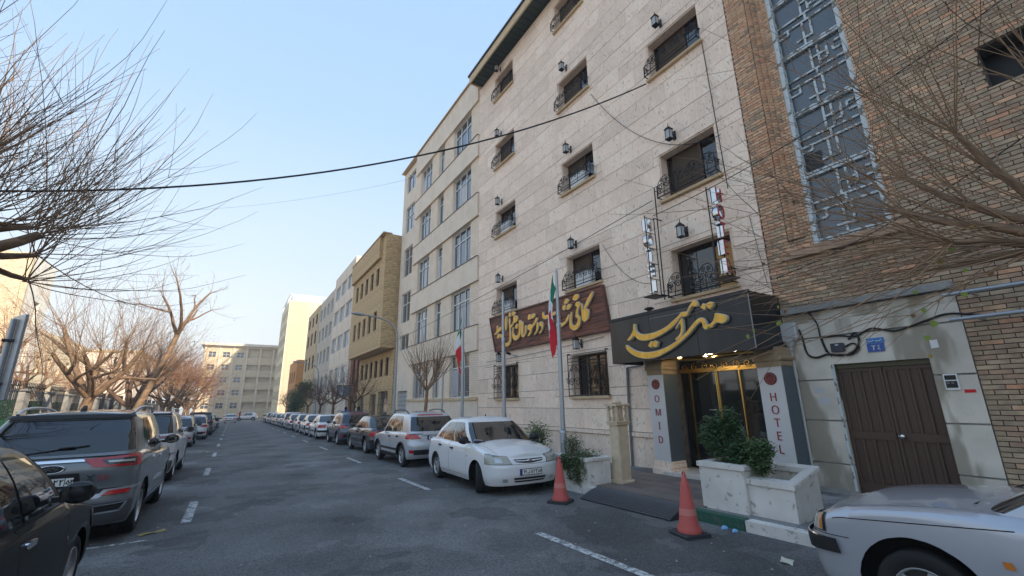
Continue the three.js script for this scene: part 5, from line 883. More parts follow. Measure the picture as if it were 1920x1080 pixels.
const Cm = {
  glass: mat('car_glass', { color: rgb(0.014, 0.017, 0.018), roughness: 0.03, clearcoat: 1, clearcoatRoughness: 0.02 }),
  tyre: pl('tyre', 0.016, 0.016, 0.016, 0.85), alloy: pl('alloy_rim', 0.52, 0.53, 0.54, 0.35, 0.75), hub: pl('dark_hub', 0.05, 0.05, 0.05, 0.6, 0.3),
  black: pl('black_trim', 0.014, 0.014, 0.015, 0.5), dark: pl('dark_underbody', 0.006, 0.006, 0.006, 0.9),
  lamp: mat('headlamp_lens', { color: rgb(0.40, 0.39, 0.32), roughness: 0.15, clearcoat: 1, clearcoatRoughness: 0.1 }), lampIn: pl('lamp_reflector', 0.55, 0.55, 0.52, 0.3, 0.6),
  red: mat('tail_lamp', { color: rgb(0.48, 0.010, 0.016), roughness: 0.18, clearcoat: 1, clearcoatRoughness: 0.08 }), amber: mat('amber_lamp', { color: rgb(0.55, 0.17, 0.02), roughness: 0.2, clearcoat: 1 }), smoke: mat('smoked_lens', { color: rgb(0.03, 0.025, 0.025), roughness: 0.1, clearcoat: 1 }),
  chrome: Mx.chrome, grey: pl('grey_cladding', 0.10, 0.10, 0.105, 0.6),
};
const paint = (name, r, g, b, metal = 0) => mat('paint_' + name, { color: rgb(r, g, b), roughness: metal ? 0.34 : 0.4, metalness: metal, clearcoat: 1, clearcoatRoughness: 0.06 });
const Pt = { white: paint('white', 0.80, 0.80, 0.79), white2: paint('off_white', 0.74, 0.74, 0.72), silver: paint('silver', 0.56, 0.575, 0.60, 0.3), silverBlue: paint('cool_silver', 0.44, 0.45, 0.485, 0.4), graphite: paint('graphite', 0.19, 0.205, 0.215, 0.3), black: mat('paint_black', { color: rgb(0.006, 0.009, 0.009), roughness: 0.55, specularIntensity: 0.3, clearcoat: 0.3, clearcoatRoughness: 0.02 }), charcoal: paint('charcoal', 0.03, 0.034, 0.042, 0.2), blueGrey: paint('blue_grey', 0.10, 0.12, 0.15, 0.3), beige: paint('beige', 0.42, 0.40, 0.35, 0.2) };
// licence plate print: white field, blue band, strokes for the numerals
const plateTex = (() => {
  const c = document.createElement('canvas'); c.width = 256; c.height = 64; const x = c.getContext('2d'); x.fillStyle = '#e9e9e4'; x.fillRect(0, 0, 256, 64); x.fillStyle = '#1f3f9a'; x.fillRect(0, 0, 26, 64); x.strokeStyle = '#141414'; x.lineWidth = 6; x.lineCap = 'round'; x.strokeRect(2, 2, 252, 60);
  const L = (p) => { x.beginPath(); p.forEach(([a, b], i) => (i ? x.lineTo(a, b) : x.moveTo(a, b))); x.stroke(); };
  x.lineWidth = 6.5; L([[58, 16], [42, 20], [46, 30], [60, 28], [44, 50]]); L([[72, 14], [76, 50]]); L([[112, 12], [110, 44], [96, 48], [92, 38]]); L([[126, 50], [136, 16], [146, 50]]); L([[158, 16], [162, 50]]); L([[158, 18], [168, 26], [174, 16]]); L([[186, 16], [190, 50]]); L([[186, 18], [194, 24], [200, 16]]); x.lineWidth = 4; L([[209, 6], [209, 58]]); x.lineWidth = 6; L([[226, 22], [216, 42], [228, 46], [234, 38], [226, 22]]); L([[240, 20], [243, 46]]); L([[240, 22], [247, 28], [250, 20]]);
  const t = new THREE.CanvasTexture(c); t.colorSpace = THREE.SRGBColorSpace; return t;
})();
const plateMat = mat('licence_plate', { map: plateTex, roughness: 0.45 });
function plateGeo() { const g = clean(new THREE.BoxGeometry(0.50, 0.115, 0.012)); const uv = g.attributes.uv, n = g.attributes.normal; for (let i = 0; i < uv.count; i++) if (n.getZ(i) < 0.5) uv.setXY(i, 0.99, 0.02); return g; }
function wheelParts(r, w, spokes = 5) {
  const ri = r * 0.64;
  const t = lathe([[ri, -w / 2 + 0.01], [r * 0.9, -w / 2], [r * 0.975, -w / 2 + 0.02], [r, -w * 0.28], [r, w * 0.28], [r * 0.975, w / 2 - 0.02], [r * 0.9, w / 2], [ri, w / 2 - 0.01], [ri * 0.97, 0], [ri, -w / 2 + 0.01]], 30); t.rotateZ(-Math.PI / 2);
  const rim = [lathe([[ri * 1.0, w / 2 - 0.012], [ri * 0.99, w / 2 - 0.004], [ri * 0.93, w / 2 - 0.012], [ri * 0.90, w / 2 - 0.05]], 30), lathe([[0.001, w / 2 - 0.025], [0.035, w / 2 - 0.022], [0.055, w / 2 - 0.035]], 14)];
  for (let k = 0; k < spokes; k++) { const s = plate([[-0.030, 0.02], [0.030, 0.02], [0.022, ri * 0.93], [-0.022, ri * 0.93]], 0.02, 0.004); s.rotateX(-Math.PI / 2); s.rotateY(k / spokes * Math.PI * 2); s.translate(0, w / 2 - 0.05, 0); rim.push(s); }
  const rg = merge(rim); rg.rotateZ(-Math.PI / 2);
  const disc = clean(new THREE.CylinderGeometry(ri * 0.95, ri * 0.95, 0.02, 24)); disc.rotateZ(-Math.PI / 2); disc.translate(w / 2 - 0.075, 0, 0);
  return [t, rg, disc];
}
function buildCar(S, body) {
  const car = new THREE.Group();
  const n = S.n ?? 3.4, ng = S.ng ?? 4.5, xf = knots(S.xf), xr = knots(S.xr), hw = knots(S.hw), ys = knots(S.ys), hc = knots(S.hc), af = S.wb / 2, ar = -S.wb / 2, Ra = S.r * (S.arch ?? 1.17);
  const acF = af + Ra + 0.03, acR = ar - Ra - 0.03, hL = (S.xf[1][1] - S.xr[1][1]) / 2;
  const hwS = (a) => 1 - 0.055 * Math.abs(a / hL) ** 3;
  const y0 = S.y0 ?? 0.19, rs = S.rs ?? 0.06;
  const colA = (p) => { if (p <= 1) return acF + (xf(0.62) - acF) * Math.cos(p * Math.PI / 2) ** (2 / n); if (p <= 2) return lerp(acF, acR, p - 1); return acR + (xr(0.62) - acR) * Math.cos((3 - p) * Math.PI / 2) ** (2 / n); };
  const top = (p) => ys(colA(p));
  const B = (p, y, s) => {
    const yt = top(p), g = yt - y, dw = g < rs ? rs - Math.sqrt(Math.max(0, rs * rs - (rs - Math.max(0, g)) ** 2)) : 0; let a, w;
    if (p <= 1) { const c = Math.max(0, Math.cos(p * Math.PI / 2)) ** (2 / n), q = Math.max(0, Math.sin(p * Math.PI / 2)) ** (2 / n); a = acF + (xf(y) - dw - acF) * c; w = (hw(y) - dw) * hwS(acF) * q; }
    else if (p <= 2) { a = lerp(acF, acR, p - 1); w = (hw(y) - dw) * hwS(a); }
    else { const th = (3 - p) * Math.PI / 2, c = Math.max(0, Math.cos(th)) ** (2 / n), q = Math.max(0, Math.sin(th)) ** (2 / n); a = acR + (xr(y) + dw - acR) * c; w = (hw(y) - dw) * hwS(acR) * q; }
    return [s * w, y, -a];
  };
  const F = (q) => Math.asin(q ** (n / 2)) * 2 / Math.PI, Rr = (q) => 3 - F(q), pA = (a) => 1 + (acF - a) / (acF - acR);
  const ybot = (p) => { const a = colA(p); if (p > 1 && p < 2) for (const c of [af, ar]) if (Math.abs(a - c) < Ra) return Math.max(y0, S.r + Math.sqrt(Math.max(0, Ra * Ra - (a - c) ** 2))); return y0; };
  // columns
  const ps = []; for (let i = 0; i <= 12; i++) ps.push(i / 12);
  const side = []; for (let a = acF - 0.1; a > acR; a -= 0.14) side.push(a);
  for (const c of [af, ar]) { for (let i = 0; i <= 16; i++) side.push(c + Math.cos(i / 16 * Math.PI) * Ra * 0.9995); side.push(c + Ra + 0.003, c - Ra - 0.003); }
  const doors = S.doors; for (const [d0, d1] of doors) side.push(d0, d1);
  side.filter((a) => a < acF - 0.005 && a > acR + 0.005).sort((x, y) => y - x).forEach((a, i, l) => { if (!i || l[i - 1] - a > 0.004) ps.push(pA(a)); });
  for (let i = 0; i <= 12; i++) ps.push(2 + i / 12);
  const NV = 16, rows = []; for (let j = 0; j <= NV; j++) { const t = j / NV; rows.push(j < 2 ? t : t); }
  const inDoor = (i) => { const a = (colA(ps[i]) + colA(ps[i + 1])) / 2; return ps[i] >= 1 && ps[i + 1] <= 2 && doors.some(([d0, d1]) => a < d0 && a > d1); };
  const parts = { body: [], hood: [] };
  for (const s of [1, -1]) {
    parts.body.push(grid(ps.length - 1, NV, (i, j) => { const b = ybot(ps[i]); return B(ps[i], lerp(b, top(ps[i]), rows[j]), s); }, (i, j) => !(inDoor(i) && j >= 2), s > 0));
    // upper surface: hood, cowl, boot
    const onHood = (i) => ps[i] < 2 && colA(ps[i]) <= S.hood[0] + 1e-6 && colA(ps[i]) >= S.hood[1] - 1e-6;
    const hE = S.hf ?? 0.86, fz = [1, (1 + hE) / 2, hE, 0.6, 0.3, 0], H = S.hood, cap = (i, f) => { const e = B(ps[i], top(ps[i]), 1), a = -e[2], c = hc(a); return [s * e[0] * f, e[1] + c * (1 - f ** 2.2), e[2]]; };
    parts.body.push(grid(ps.length - 1, 5, (i, j) => cap(i, fz[j]), (i, j) => !(j >= 2 && onHood(i) && onHood(i + 1)), s > 0));
    const hi = ps.map((p, i) => i).filter(onHood);
    const hf = [hE - 0.008, 0.6, 0.3, 0]; if (hi.length > 2) parts.hood.push(grid(hi.length - 1, 3, (i, j) => cap(hi[i], hf[j]), null, s > 0));
  }
  mesh('body', parts.body, body, car);
  if (parts.hood.length) mesh('hood', parts.hood, body, car);
  // doors, with real gaps round them
  doors.forEach(([d0, d1], k) => { for (const s of [1, -1]) {
    const dp = ps.filter((p) => p > 1 && p < 2 && colA(p) < d0 - 0.004 && colA(p) > d1 + 0.004); dp.unshift(pA(d0 - 0.005)); dp.push(pA(d1 + 0.005));
    const d = mesh('door', grid(dp.length - 1, NV - 2, (i, j) => { const b = ybot(dp[i]), t = top(dp[i]), y = lerp(lerp(b, t, 2 / NV) + 0.006, t - 0.003, j / (NV - 2)); return B(dp[i], y, s); }, null, s > 0), body, car);
    const ha = d1 + (S.handle?.[k] ?? 0.16), hy = ys(ha) - (S.hdrop ?? 0.13), hp = B(pA(ha), hy, s), hg = cbox(-0.012, 0.02, -0.02, 0.02, -0.085, 0.085, 0.009); hg.scale(s, 1, 1); hg.translate(hp[0], hy, hp[2]); mesh('handle', planar(hg), S.handleMat ?? Cm.black, d);
  } });
  // glasshouse
  const G = S.gh, gx0 = knots(G.xf), gx1 = knots(G.xr), gw = knots(G.hw), ry = knots(G.roof), cF = G.cf ?? 0.22, cR = G.cr ?? 0.22;
  const Gp = (p, t, s) => {
    const A = gx0(t), Z = gx1(t), a0 = A - cF, z0 = Z + cR, w0 = gw(t); let a, w;
    if (p <= 1) { const c = Math.max(0, Math.cos(p * Math.PI / 2)) ** (2 / ng), q = Math.max(0, Math.sin(p * Math.PI / 2)) ** (2 / ng); a = a0 + (A - a0) * c; w = w0 * q; } else if (p <= 2) { a = lerp(a0, z0, p - 1); w = w0; } else { const th = (3 - p) * Math.PI / 2, c = Math.max(0, Math.cos(th)) ** (2 / ng), q = Math.max(0, Math.sin(th)) ** (2 / ng); a = z0 + (Z - z0) * c; w = w0 * q; }
    const ab = a; w *= 1 - 0.035 * ((ab - (gx0(0) + gx1(0)) / 2) / 1.4) ** 2;
    const lo = G.base(ab, p), hi = ry(ab); return [s * w, lerp(lo, hi, t), -a];
  };
  const gp = []; for (let i = 0; i <= 10; i++) gp.push(i / 10); for (let i = 1; i < 18; i++) gp.push(1 + i / 18); for (let i = 0; i <= 10; i++) gp.push(2 + i / 10);
  const gt = [0, 0.15, 0.35, 0.55, 0.75, 0.86, 0.92, 0.96, 0.985, 1], gh = [];
  for (const s of [1, -1]) { gh.push(grid(gp.length - 1, gt.length - 1, (i, j) => Gp(gp[i], gt[j], s), null, s > 0)); gh.push(grid(gp.length - 1, 4, (i, j) => { const e = Gp(gp[i], 1, 1), f = 1 - j / 4; return [s * e[0] * f, e[1] + 0.035 * (1 - f * f), e[2]]; }, null, s > 0)); }
  mesh('roof', gh, G.roofMat ?? body, car);
  // patches lying just proud of a surface
  const patch = (fn, c, s, off, nu = 8, nv = 5) => { const pos = (u, v) => { const p = lerp(lerp(c[0][0], c[1][0], u), lerp(c[3][0], c[2][0], u), v), y = lerp(lerp(c[0][1], c[1][1], u), lerp(c[3][1], c[2][1], u), v); return fn(p, y, s); }; const e = 0.02; return grid(nu, nv, (i, j) => { const u = i / nu, v = j / nv, P = V(...pos(u, v)), du = V(...pos(Math.min(1, u + e), v)).sub(V(...pos(Math.max(0, u - e), v))), dv = V(...pos(u, Math.min(1, v + e))).sub(V(...pos(u, Math.max(0, v - e)))); const N = du.cross(dv).normalize(); if (N.dot(V(P.x, 0.25, P.z)) < 0) N.negate(); P.addScaledVector(N, off); return [P.x, P.y, P.z]; }, null, s > 0); };
  for (const [nm, c] of G.windows) for (const s of nm === 'windscreen' || nm === 'rear_window' ? [0] : [1, -1]) {
    if (s === 0) { const w = mesh(nm, [patch(Gp, c, 1, 0.004, 8, 6), patch(Gp, c, -1, 0.004, 8, 6)], Cm.glass, car); if (nm === 'windscreen' && S.wipers !== false) { const wp = []; for (const k of [-0.5, 0.12]) { const a = V(...Gp(0.0, 0.02, 1)); wp.push(rod([[k * 0.9 - 0.1, a.y + 0.03, a.z - 0.03], [k * 0.9 + 0.42, a.y + 0.05, a.z + 0.03]], 0.009, 4)); } mesh('wiper', wp, Cm.black, w); } }
    else mesh(nm, patch(Gp, c, s, 0.004, 8, 6), Cm.glass, car);
  }
  for (const [nm, kind, c, m, off = 0.005, sides = [1, -1], nu = 8] of S.patches ?? []) { const cc = c.map(([p, y]) => [typeof p === 'string' ? (p[0] === 'f' ? F(+p.slice(1)) : p[0] === 'r' ? Rr(+p.slice(1)) : pA(+p.slice(1))) : p, y]); if (sides === 'one') mesh(nm, [patch(kind === 'g' ? Gp : B, cc, 1, off, nu), patch(kind === 'g' ? Gp : B, cc, -1, off, nu)], m === 'body' ? body : m, car); else for (const s of sides) mesh(nm, patch(kind === 'g' ? Gp : B, cc, s, off, nu), m === 'body' ? body : m, car); }
  // wheels
  const [tg, rg, dg] = wheelParts(S.r, S.tw ?? 0.2, S.spokes), track = S.hw[1][1] * 0.985 - (S.tw ?? 0.2) / 2 - 0.015;
  for (const a of [af, ar]) for (const s of [1, -1]) { const w = new THREE.Group(); w.name = 'wheel'; w.position.set(s * track, S.r, -a); w.rotation.y = (s < 0 ? Math.PI : 0) + (a > 0 ? S.steer ?? 0 : 0); w.rotation.x = 0; car.add(w); mesh('tyre', tg, Cm.tyre, w); mesh('rim', rg, S.rim ?? Cm.alloy, w); mesh('brake_disc', dg, Cm.hub, w); }
  const hb = S.hw[1][1]; mesh('underbody', [box(-hb + 0.27, hb - 0.27, 0.17, Math.min(ys(acF), ys(acR)) - 0.14, -acF + 0.01, -acR - 0.01), box(-hb + 0.24, hb - 0.24, 0.25, 0.52, -acF - 0.16, -acF + 0.009), box(-hb + 0.08, hb - 0.08, y0 + 0.01, 0.5, -(af - Ra - 0.02), -(ar + Ra + 0.02)), box(-hb + 0.42, hb - 0.42, y0 + 0.02, 0.5, -xf(0.4) + 0.16, -(af + Ra + 0.02)), box(-hb + 0.42, hb - 0.42, y0 + 0.02, 0.5, -(ar - Ra - 0.02), -xr(0.4) - 0.16)], Cm.dark, car);
  // mirrors
  const [ma, my] = S.mirror; for (const s of [1, -1]) { const e = Gp(1.0, 0.08, s); const g = clean(new THREE.SphereGeometry(1, 14, 10)); g.scale(0.115, 0.085, 0.065); const m = mesh('mirror', [g, box(-0.15 * s, -0.03 * s, -0.06, -0.02, -0.025, 0.025)], S.mirrorMat ?? Cm.black, car); m.position.set(s * (Math.abs(e[0]) + 0.16), my, -ma); const gl = mesh('mirror_glass', cbox(-0.09, 0.09, -0.06, 0.06, 0.048, 0.056, 0.003), Cm.glass, m); }
  // plates
  const fpl = mesh('licence_plate', plateGeo(), plateMat, car); fpl.position.set(0, S.plateF, -(xf(S.plateF) + 0.012)); fpl.rotation.y = Math.PI;
  const rpl = mesh('licence_plate', plateGeo(), plateMat, car); rpl.position.set(0, S.plateR, -(xr(S.plateR) - 0.012));
  S.extra?.({ car, B, Gp, F, Rr, pA, xf, xr, ys, hc, body, patch, ry });
  return car;
}
const BASE = (ys) => (a) => ys(a) - 0.015;
// --- compact saloon, rounded nose (the white one facing us) ---
const yRio = [[-2.2, 0.90], [-1.75, 0.935], [-1.0, 0.93], [0, 0.905], [0.9, 0.90], [1.35, 0.84], [1.75, 0.76], [2.05, 0.66]];
const RIO = { wb: 2.41, r: 0.29, tw: 0.185, n: 2.9, steer: -0.42, xf: [[0.15, 1.92], [0.24, 1.98], [0.40, 2.04], [0.52, 2.04], [0.62, 1.99], [0.70, 1.93], [0.80, 1.8]], xr: [[0.2, -2.08], [0.3, -2.17], [0.52, -2.20], [0.60, -2.14], [0.85, -2.12], [0.95, -2.06]], hw: [[0.18, 0.775], [0.34, 0.832], [0.55, 0.838], [0.75, 0.825], [0.95, 0.79]], ys: yRio, hc: [[-2.2, 0.03], [-1.2, 0.06], [0.9, 0.075], [1.6, 0.085], [2.05, 0.06]], hood: [1.86, 0.92], doors: [[0.72, -0.28], [-0.29, -1.06]], handle: [0.16, 0.14],
  gh: { xf: [[0, 1.02], [0.5, 0.66], [0.86, 0.38], [1, 0.18]], xr: [[0, -1.62], [0.5, -1.34], [0.86, -1.05], [1, -0.86]], hw: [[0, 0.765], [0.5, 0.70], [0.86, 0.60], [0.95, 0.565], [1, 0.49]], roof: [[-1.7, 1.36], [-0.9, 1.405], [-0.2, 1.43], [0.4, 1.405], [1.0, 1.33]], base: BASE(knots(yRio)), windows: [['windscreen', [[0, 0.07], [0.86, 0.07], [0.80, 0.86], [0, 0.86]]], ['rear_window', [[3, 0.12], [2.2, 0.12], [2.26, 0.86], [3, 0.86]]], ['side_window', [[1.02, 0.05], [1.405, 0.05], [1.405, 0.83], [1.03, 0.83]]], ['side_window', [[1.43, 0.05], [1.76, 0.06], [1.76, 0.83], [1.43, 0.83]]], ['quarter_window', [[1.785, 0.07], [1.96, 0.12], [1.90, 0.80], [1.785, 0.83]]]] },
  mirror: [0.78, 0.99], plateF: 0.43, plateR: 0.62,
  patches: [['headlight_surround', 'b', [['f0.47', 0.572], ['a1.69', 0.585], ['a1.60', 0.775], ['f0.56', 0.715]], Cm.grey, 0.004], ['headlight', 'b', [['f0.49', 0.58], ['a1.70', 0.594], ['a1.61', 0.765], ['f0.57', 0.706]], Cm.lamp, 0.008], ['lamp_reflector', 'b', [['f0.70', 0.61], ['f0.86', 0.615], ['f0.86', 0.70], ['f0.72', 0.69]], Cm.lampIn, 0.010], ['grille', 'b', [['f0', 0.585], ['f0.36', 0.61], ['f0.42', 0.66], ['f0', 0.655]], Cm.black, 0.006, 'one'], ['grille_bar', 'b', [['f0', 0.613], ['f0.36', 0.625], ['f0.38', 0.640], ['f0', 0.630]], 'body', 0.012, 'one'], ['air_intake', 'b', [['f0', 0.245], ['f0.42', 0.25], ['f0.45', 0.335], ['f0', 0.335]], Cm.black, 0.006, 'one'], ['intake_bar', 'b', [['f0', 0.283], ['f0.42', 0.285], ['f0.44', 0.300], ['f0', 0.298]], 'body', 0.012, 'one'], ['fog_lamp', 'b', [['f0.60', 0.255], ['f0.72', 0.26], ['f0.72', 0.325], ['f0.60', 0.32]], Cm.lampIn, 0.006], ['bumper_seam', 'b', [['f0', 0.565], ['a1.60', 0.585], ['a1.60', 0.592], ['f0', 0.572]], Cm.grey, 0.002], ['taillight', 'b', [['r0.70', 0.66], ['a-1.95', 0.68], ['a-1.92', 0.84], ['r0.62', 0.82]], Cm.red, 0.006], ['side_repeater', 'b', [['a0.80', 0.66], ['a0.77', 0.66], ['a0.77', 0.69], ['a0.80', 0.69]], Cm.amber, 0.006], ['sill_strip', 'b', [['a0.72', 0.235], ['a-0.80', 0.235], ['a-0.80', 0.29], ['a0.72', 0.29]], 'body', 0.018]],
  extra: ({ car, xf, Gp }) => { const e = clean(new THREE.SphereGeometry(1, 14, 8)); e.scale(0.055, 0.03, 0.015); const m = mesh('emblem', e, Cm.chrome, car); m.position.set(0, 0.628, -(xf(0.628) + 0.016)); const st = mesh('windscreen_sticker', cbox(-0.09, 0.09, -0.055, 0.055, -0.004, 0.004, 0.001), pl('pale_permit', 0.55, 0.5, 0.62, 0.7), car); const q = Gp(0.62, 0.16, 1); st.position.set(q[0] - 0.06, q[1], q[2] - 0.012); st.rotation.set(-0.95, Math.PI - 0.15, 0); mesh('aerial_base', lathe([[0.001, 0.05], [0.012, 0.04], [0.018, 0], [0.001, 0]], 8).translate(0, 1.46, 0.02), Cm.black, car); } };
// --- raised hatchback with black cladding and roof rails ---
const yStep = [[-1.95, 0.96], [-1.3, 0.99], [0, 0.96], [0.9, 0.94], [1.4, 0.88], [1.85, 0.80], [2.1, 0.70]];
const STEP = { wb: 2.50, r: 0.315, tw: 0.2, n: 2.8, y0: 0.24, xf: [[0.2, 1.95], [0.32, 2.03], [0.5, 2.06], [0.66, 2.02], [0.80, 1.86]], xr: [[0.24, -1.80], [0.34, -1.90], [0.62, -1.95], [0.70, -1.91], [0.98, -1.85]], hw: [[0.2, 0.80], [0.36, 0.855], [0.6, 0.86], [0.85, 0.845], [1.0, 0.81]], ys: yStep, hc: [[-1.95, 0.02], [0.9, 0.07], [1.5, 0.09], [2.1, 0.06]], hood: [1.9, 0.92], doors: [[0.78, -0.20], [-0.21, -0.98]], handle: [0.16, 0.14],
  gh: { xf: [[0, 1.05], [0.5, 0.72], [0.86, 0.45], [1, 0.25]], xr: [[0, -1.86], [0.5, -1.70], [0.86, -1.52], [1, -1.38]], hw: [[0, 0.785], [0.5, 0.735], [0.86, 0.665], [0.95, 0.63], [1, 0.56]], roof: [[-1.8, 1.49], [-1, 1.535], [-0.2, 1.56], [0.4, 1.54], [1, 1.44]], base: BASE(knots(yStep)), windows: [['windscreen', [[0, 0.07], [0.84, 0.07], [0.78, 0.86], [0, 0.86]]], ['rear_window', [[3, 0.10], [2.22, 0.12], [2.30, 0.84], [3, 0.84]]], ['side_window', [[1.02, 0.05], [1.37, 0.05], [1.37, 0.83], [1.05, 0.83]]], ['side_window', [[1.40, 0.05], [1.66, 0.06], [1.66, 0.83], [1.40, 0.83]]], ['quarter_window', [[1.68, 0.07], [1.80, 0.14], [1.75, 0.80], [1.68, 0.83]]]] },
  mirror: [0.82, 1.06], plateF: 0.45, plateR: 0.83, rim: Cm.alloy,
  patches: [['taillight', 'b', [['r0.52', 0.80], ['a-1.58', 0.80], ['a-1.62', 0.955], ['r0.66', 0.90]], Cm.red, 0.012], ['taillight', 'b', [['r0.62', 0.80], ['r0.88', 0.79], ['r0.88', 0.945], ['r0.64', 0.90]], Cm.red, 0.018], ['headlight', 'b', [['f0.55', 0.64], ['a1.68', 0.66], ['a1.6', 0.80], ['f0.6', 0.75]], Cm.lamp, 0.007], ['bumper_insert', 'b', [['r0', 0.36], ['r0.78', 0.36], ['r0.82', 0.50], ['r0', 0.50]], Cm.black, 0.007, 'one'], ['rear_reflector', 'b', [['r0.80', 0.40], ['r0.93', 0.42], ['r0.93', 0.51], ['r0.78', 0.49]], Cm.red, 0.012], ['sill_cladding', 'b', [['a0.84', 0.25], ['a-0.84', 0.25], ['a-0.84', 0.36], ['a0.84', 0.36]], Cm.black, 0.010], ['rub_strip', 'b', [['a0.80', 0.44], ['a-0.86', 0.44], ['a-0.86', 0.51], ['a0.80', 0.51]], Cm.black, 0.012], ['brake_light', 'g', [[3, 0.90], [2.75, 0.90], [2.75, 0.95], [3, 0.95]], Cm.red, 0.006, 'one'], ['tailgate_lip', 'b', [['r0', 0.90], ['r0.5', 0.90], ['r0.5', 0.93], ['r0', 0.93]], 'body', 0.03, 'one'], ['air_intake', 'b', [['f0', 0.30], ['f0.5', 0.31], ['f0.5', 0.42], ['f0', 0.42]], Cm.black, 0.006, 'one']],
  extra: ({ car, ry, Gp, B, pA }) => { for (const s of [1, -1]) mesh('roof_rail', [rod(curve([[s * 0.60, ry(-1.1) + 0.0, 1.15], [s * 0.61, ry(-0.8) + 0.06, 0.95], [s * 0.62, ry(0) + 0.06, 0], [s * 0.60, ry(0.2) + 0.0, -0.30]], 16), 0.02, 6)], Cm.grey, car); const q = Gp(3, 0.12, 1); mesh('rear_wiper', [rod([[0.0, q[1] - 0.04, q[2] + 0.02], [0.02, q[1] + 0.02, q[2] + 0.01], [0.42, q[1] + 0.10, q[2] - 0.02]], 0.011, 5)], Cm.black, car);
    for (const s of [1, -1]) for (const c of [1.25, -1.25]) { const pts = []; for (let i = 0; i <= 12; i++) { const a = i / 12 * Math.PI; const aa = c + Math.cos(a) * 0.385, y = 0.315 + Math.sin(a) * 0.385, b = B(clamp(pA(aa), 0.9, 2.1), Math.min(y, 0.9), s); pts.push([b[0], y, -aa]); } mesh('arch_cladding', rod(pts, 0.028, 5), Cm.black, car); } } };
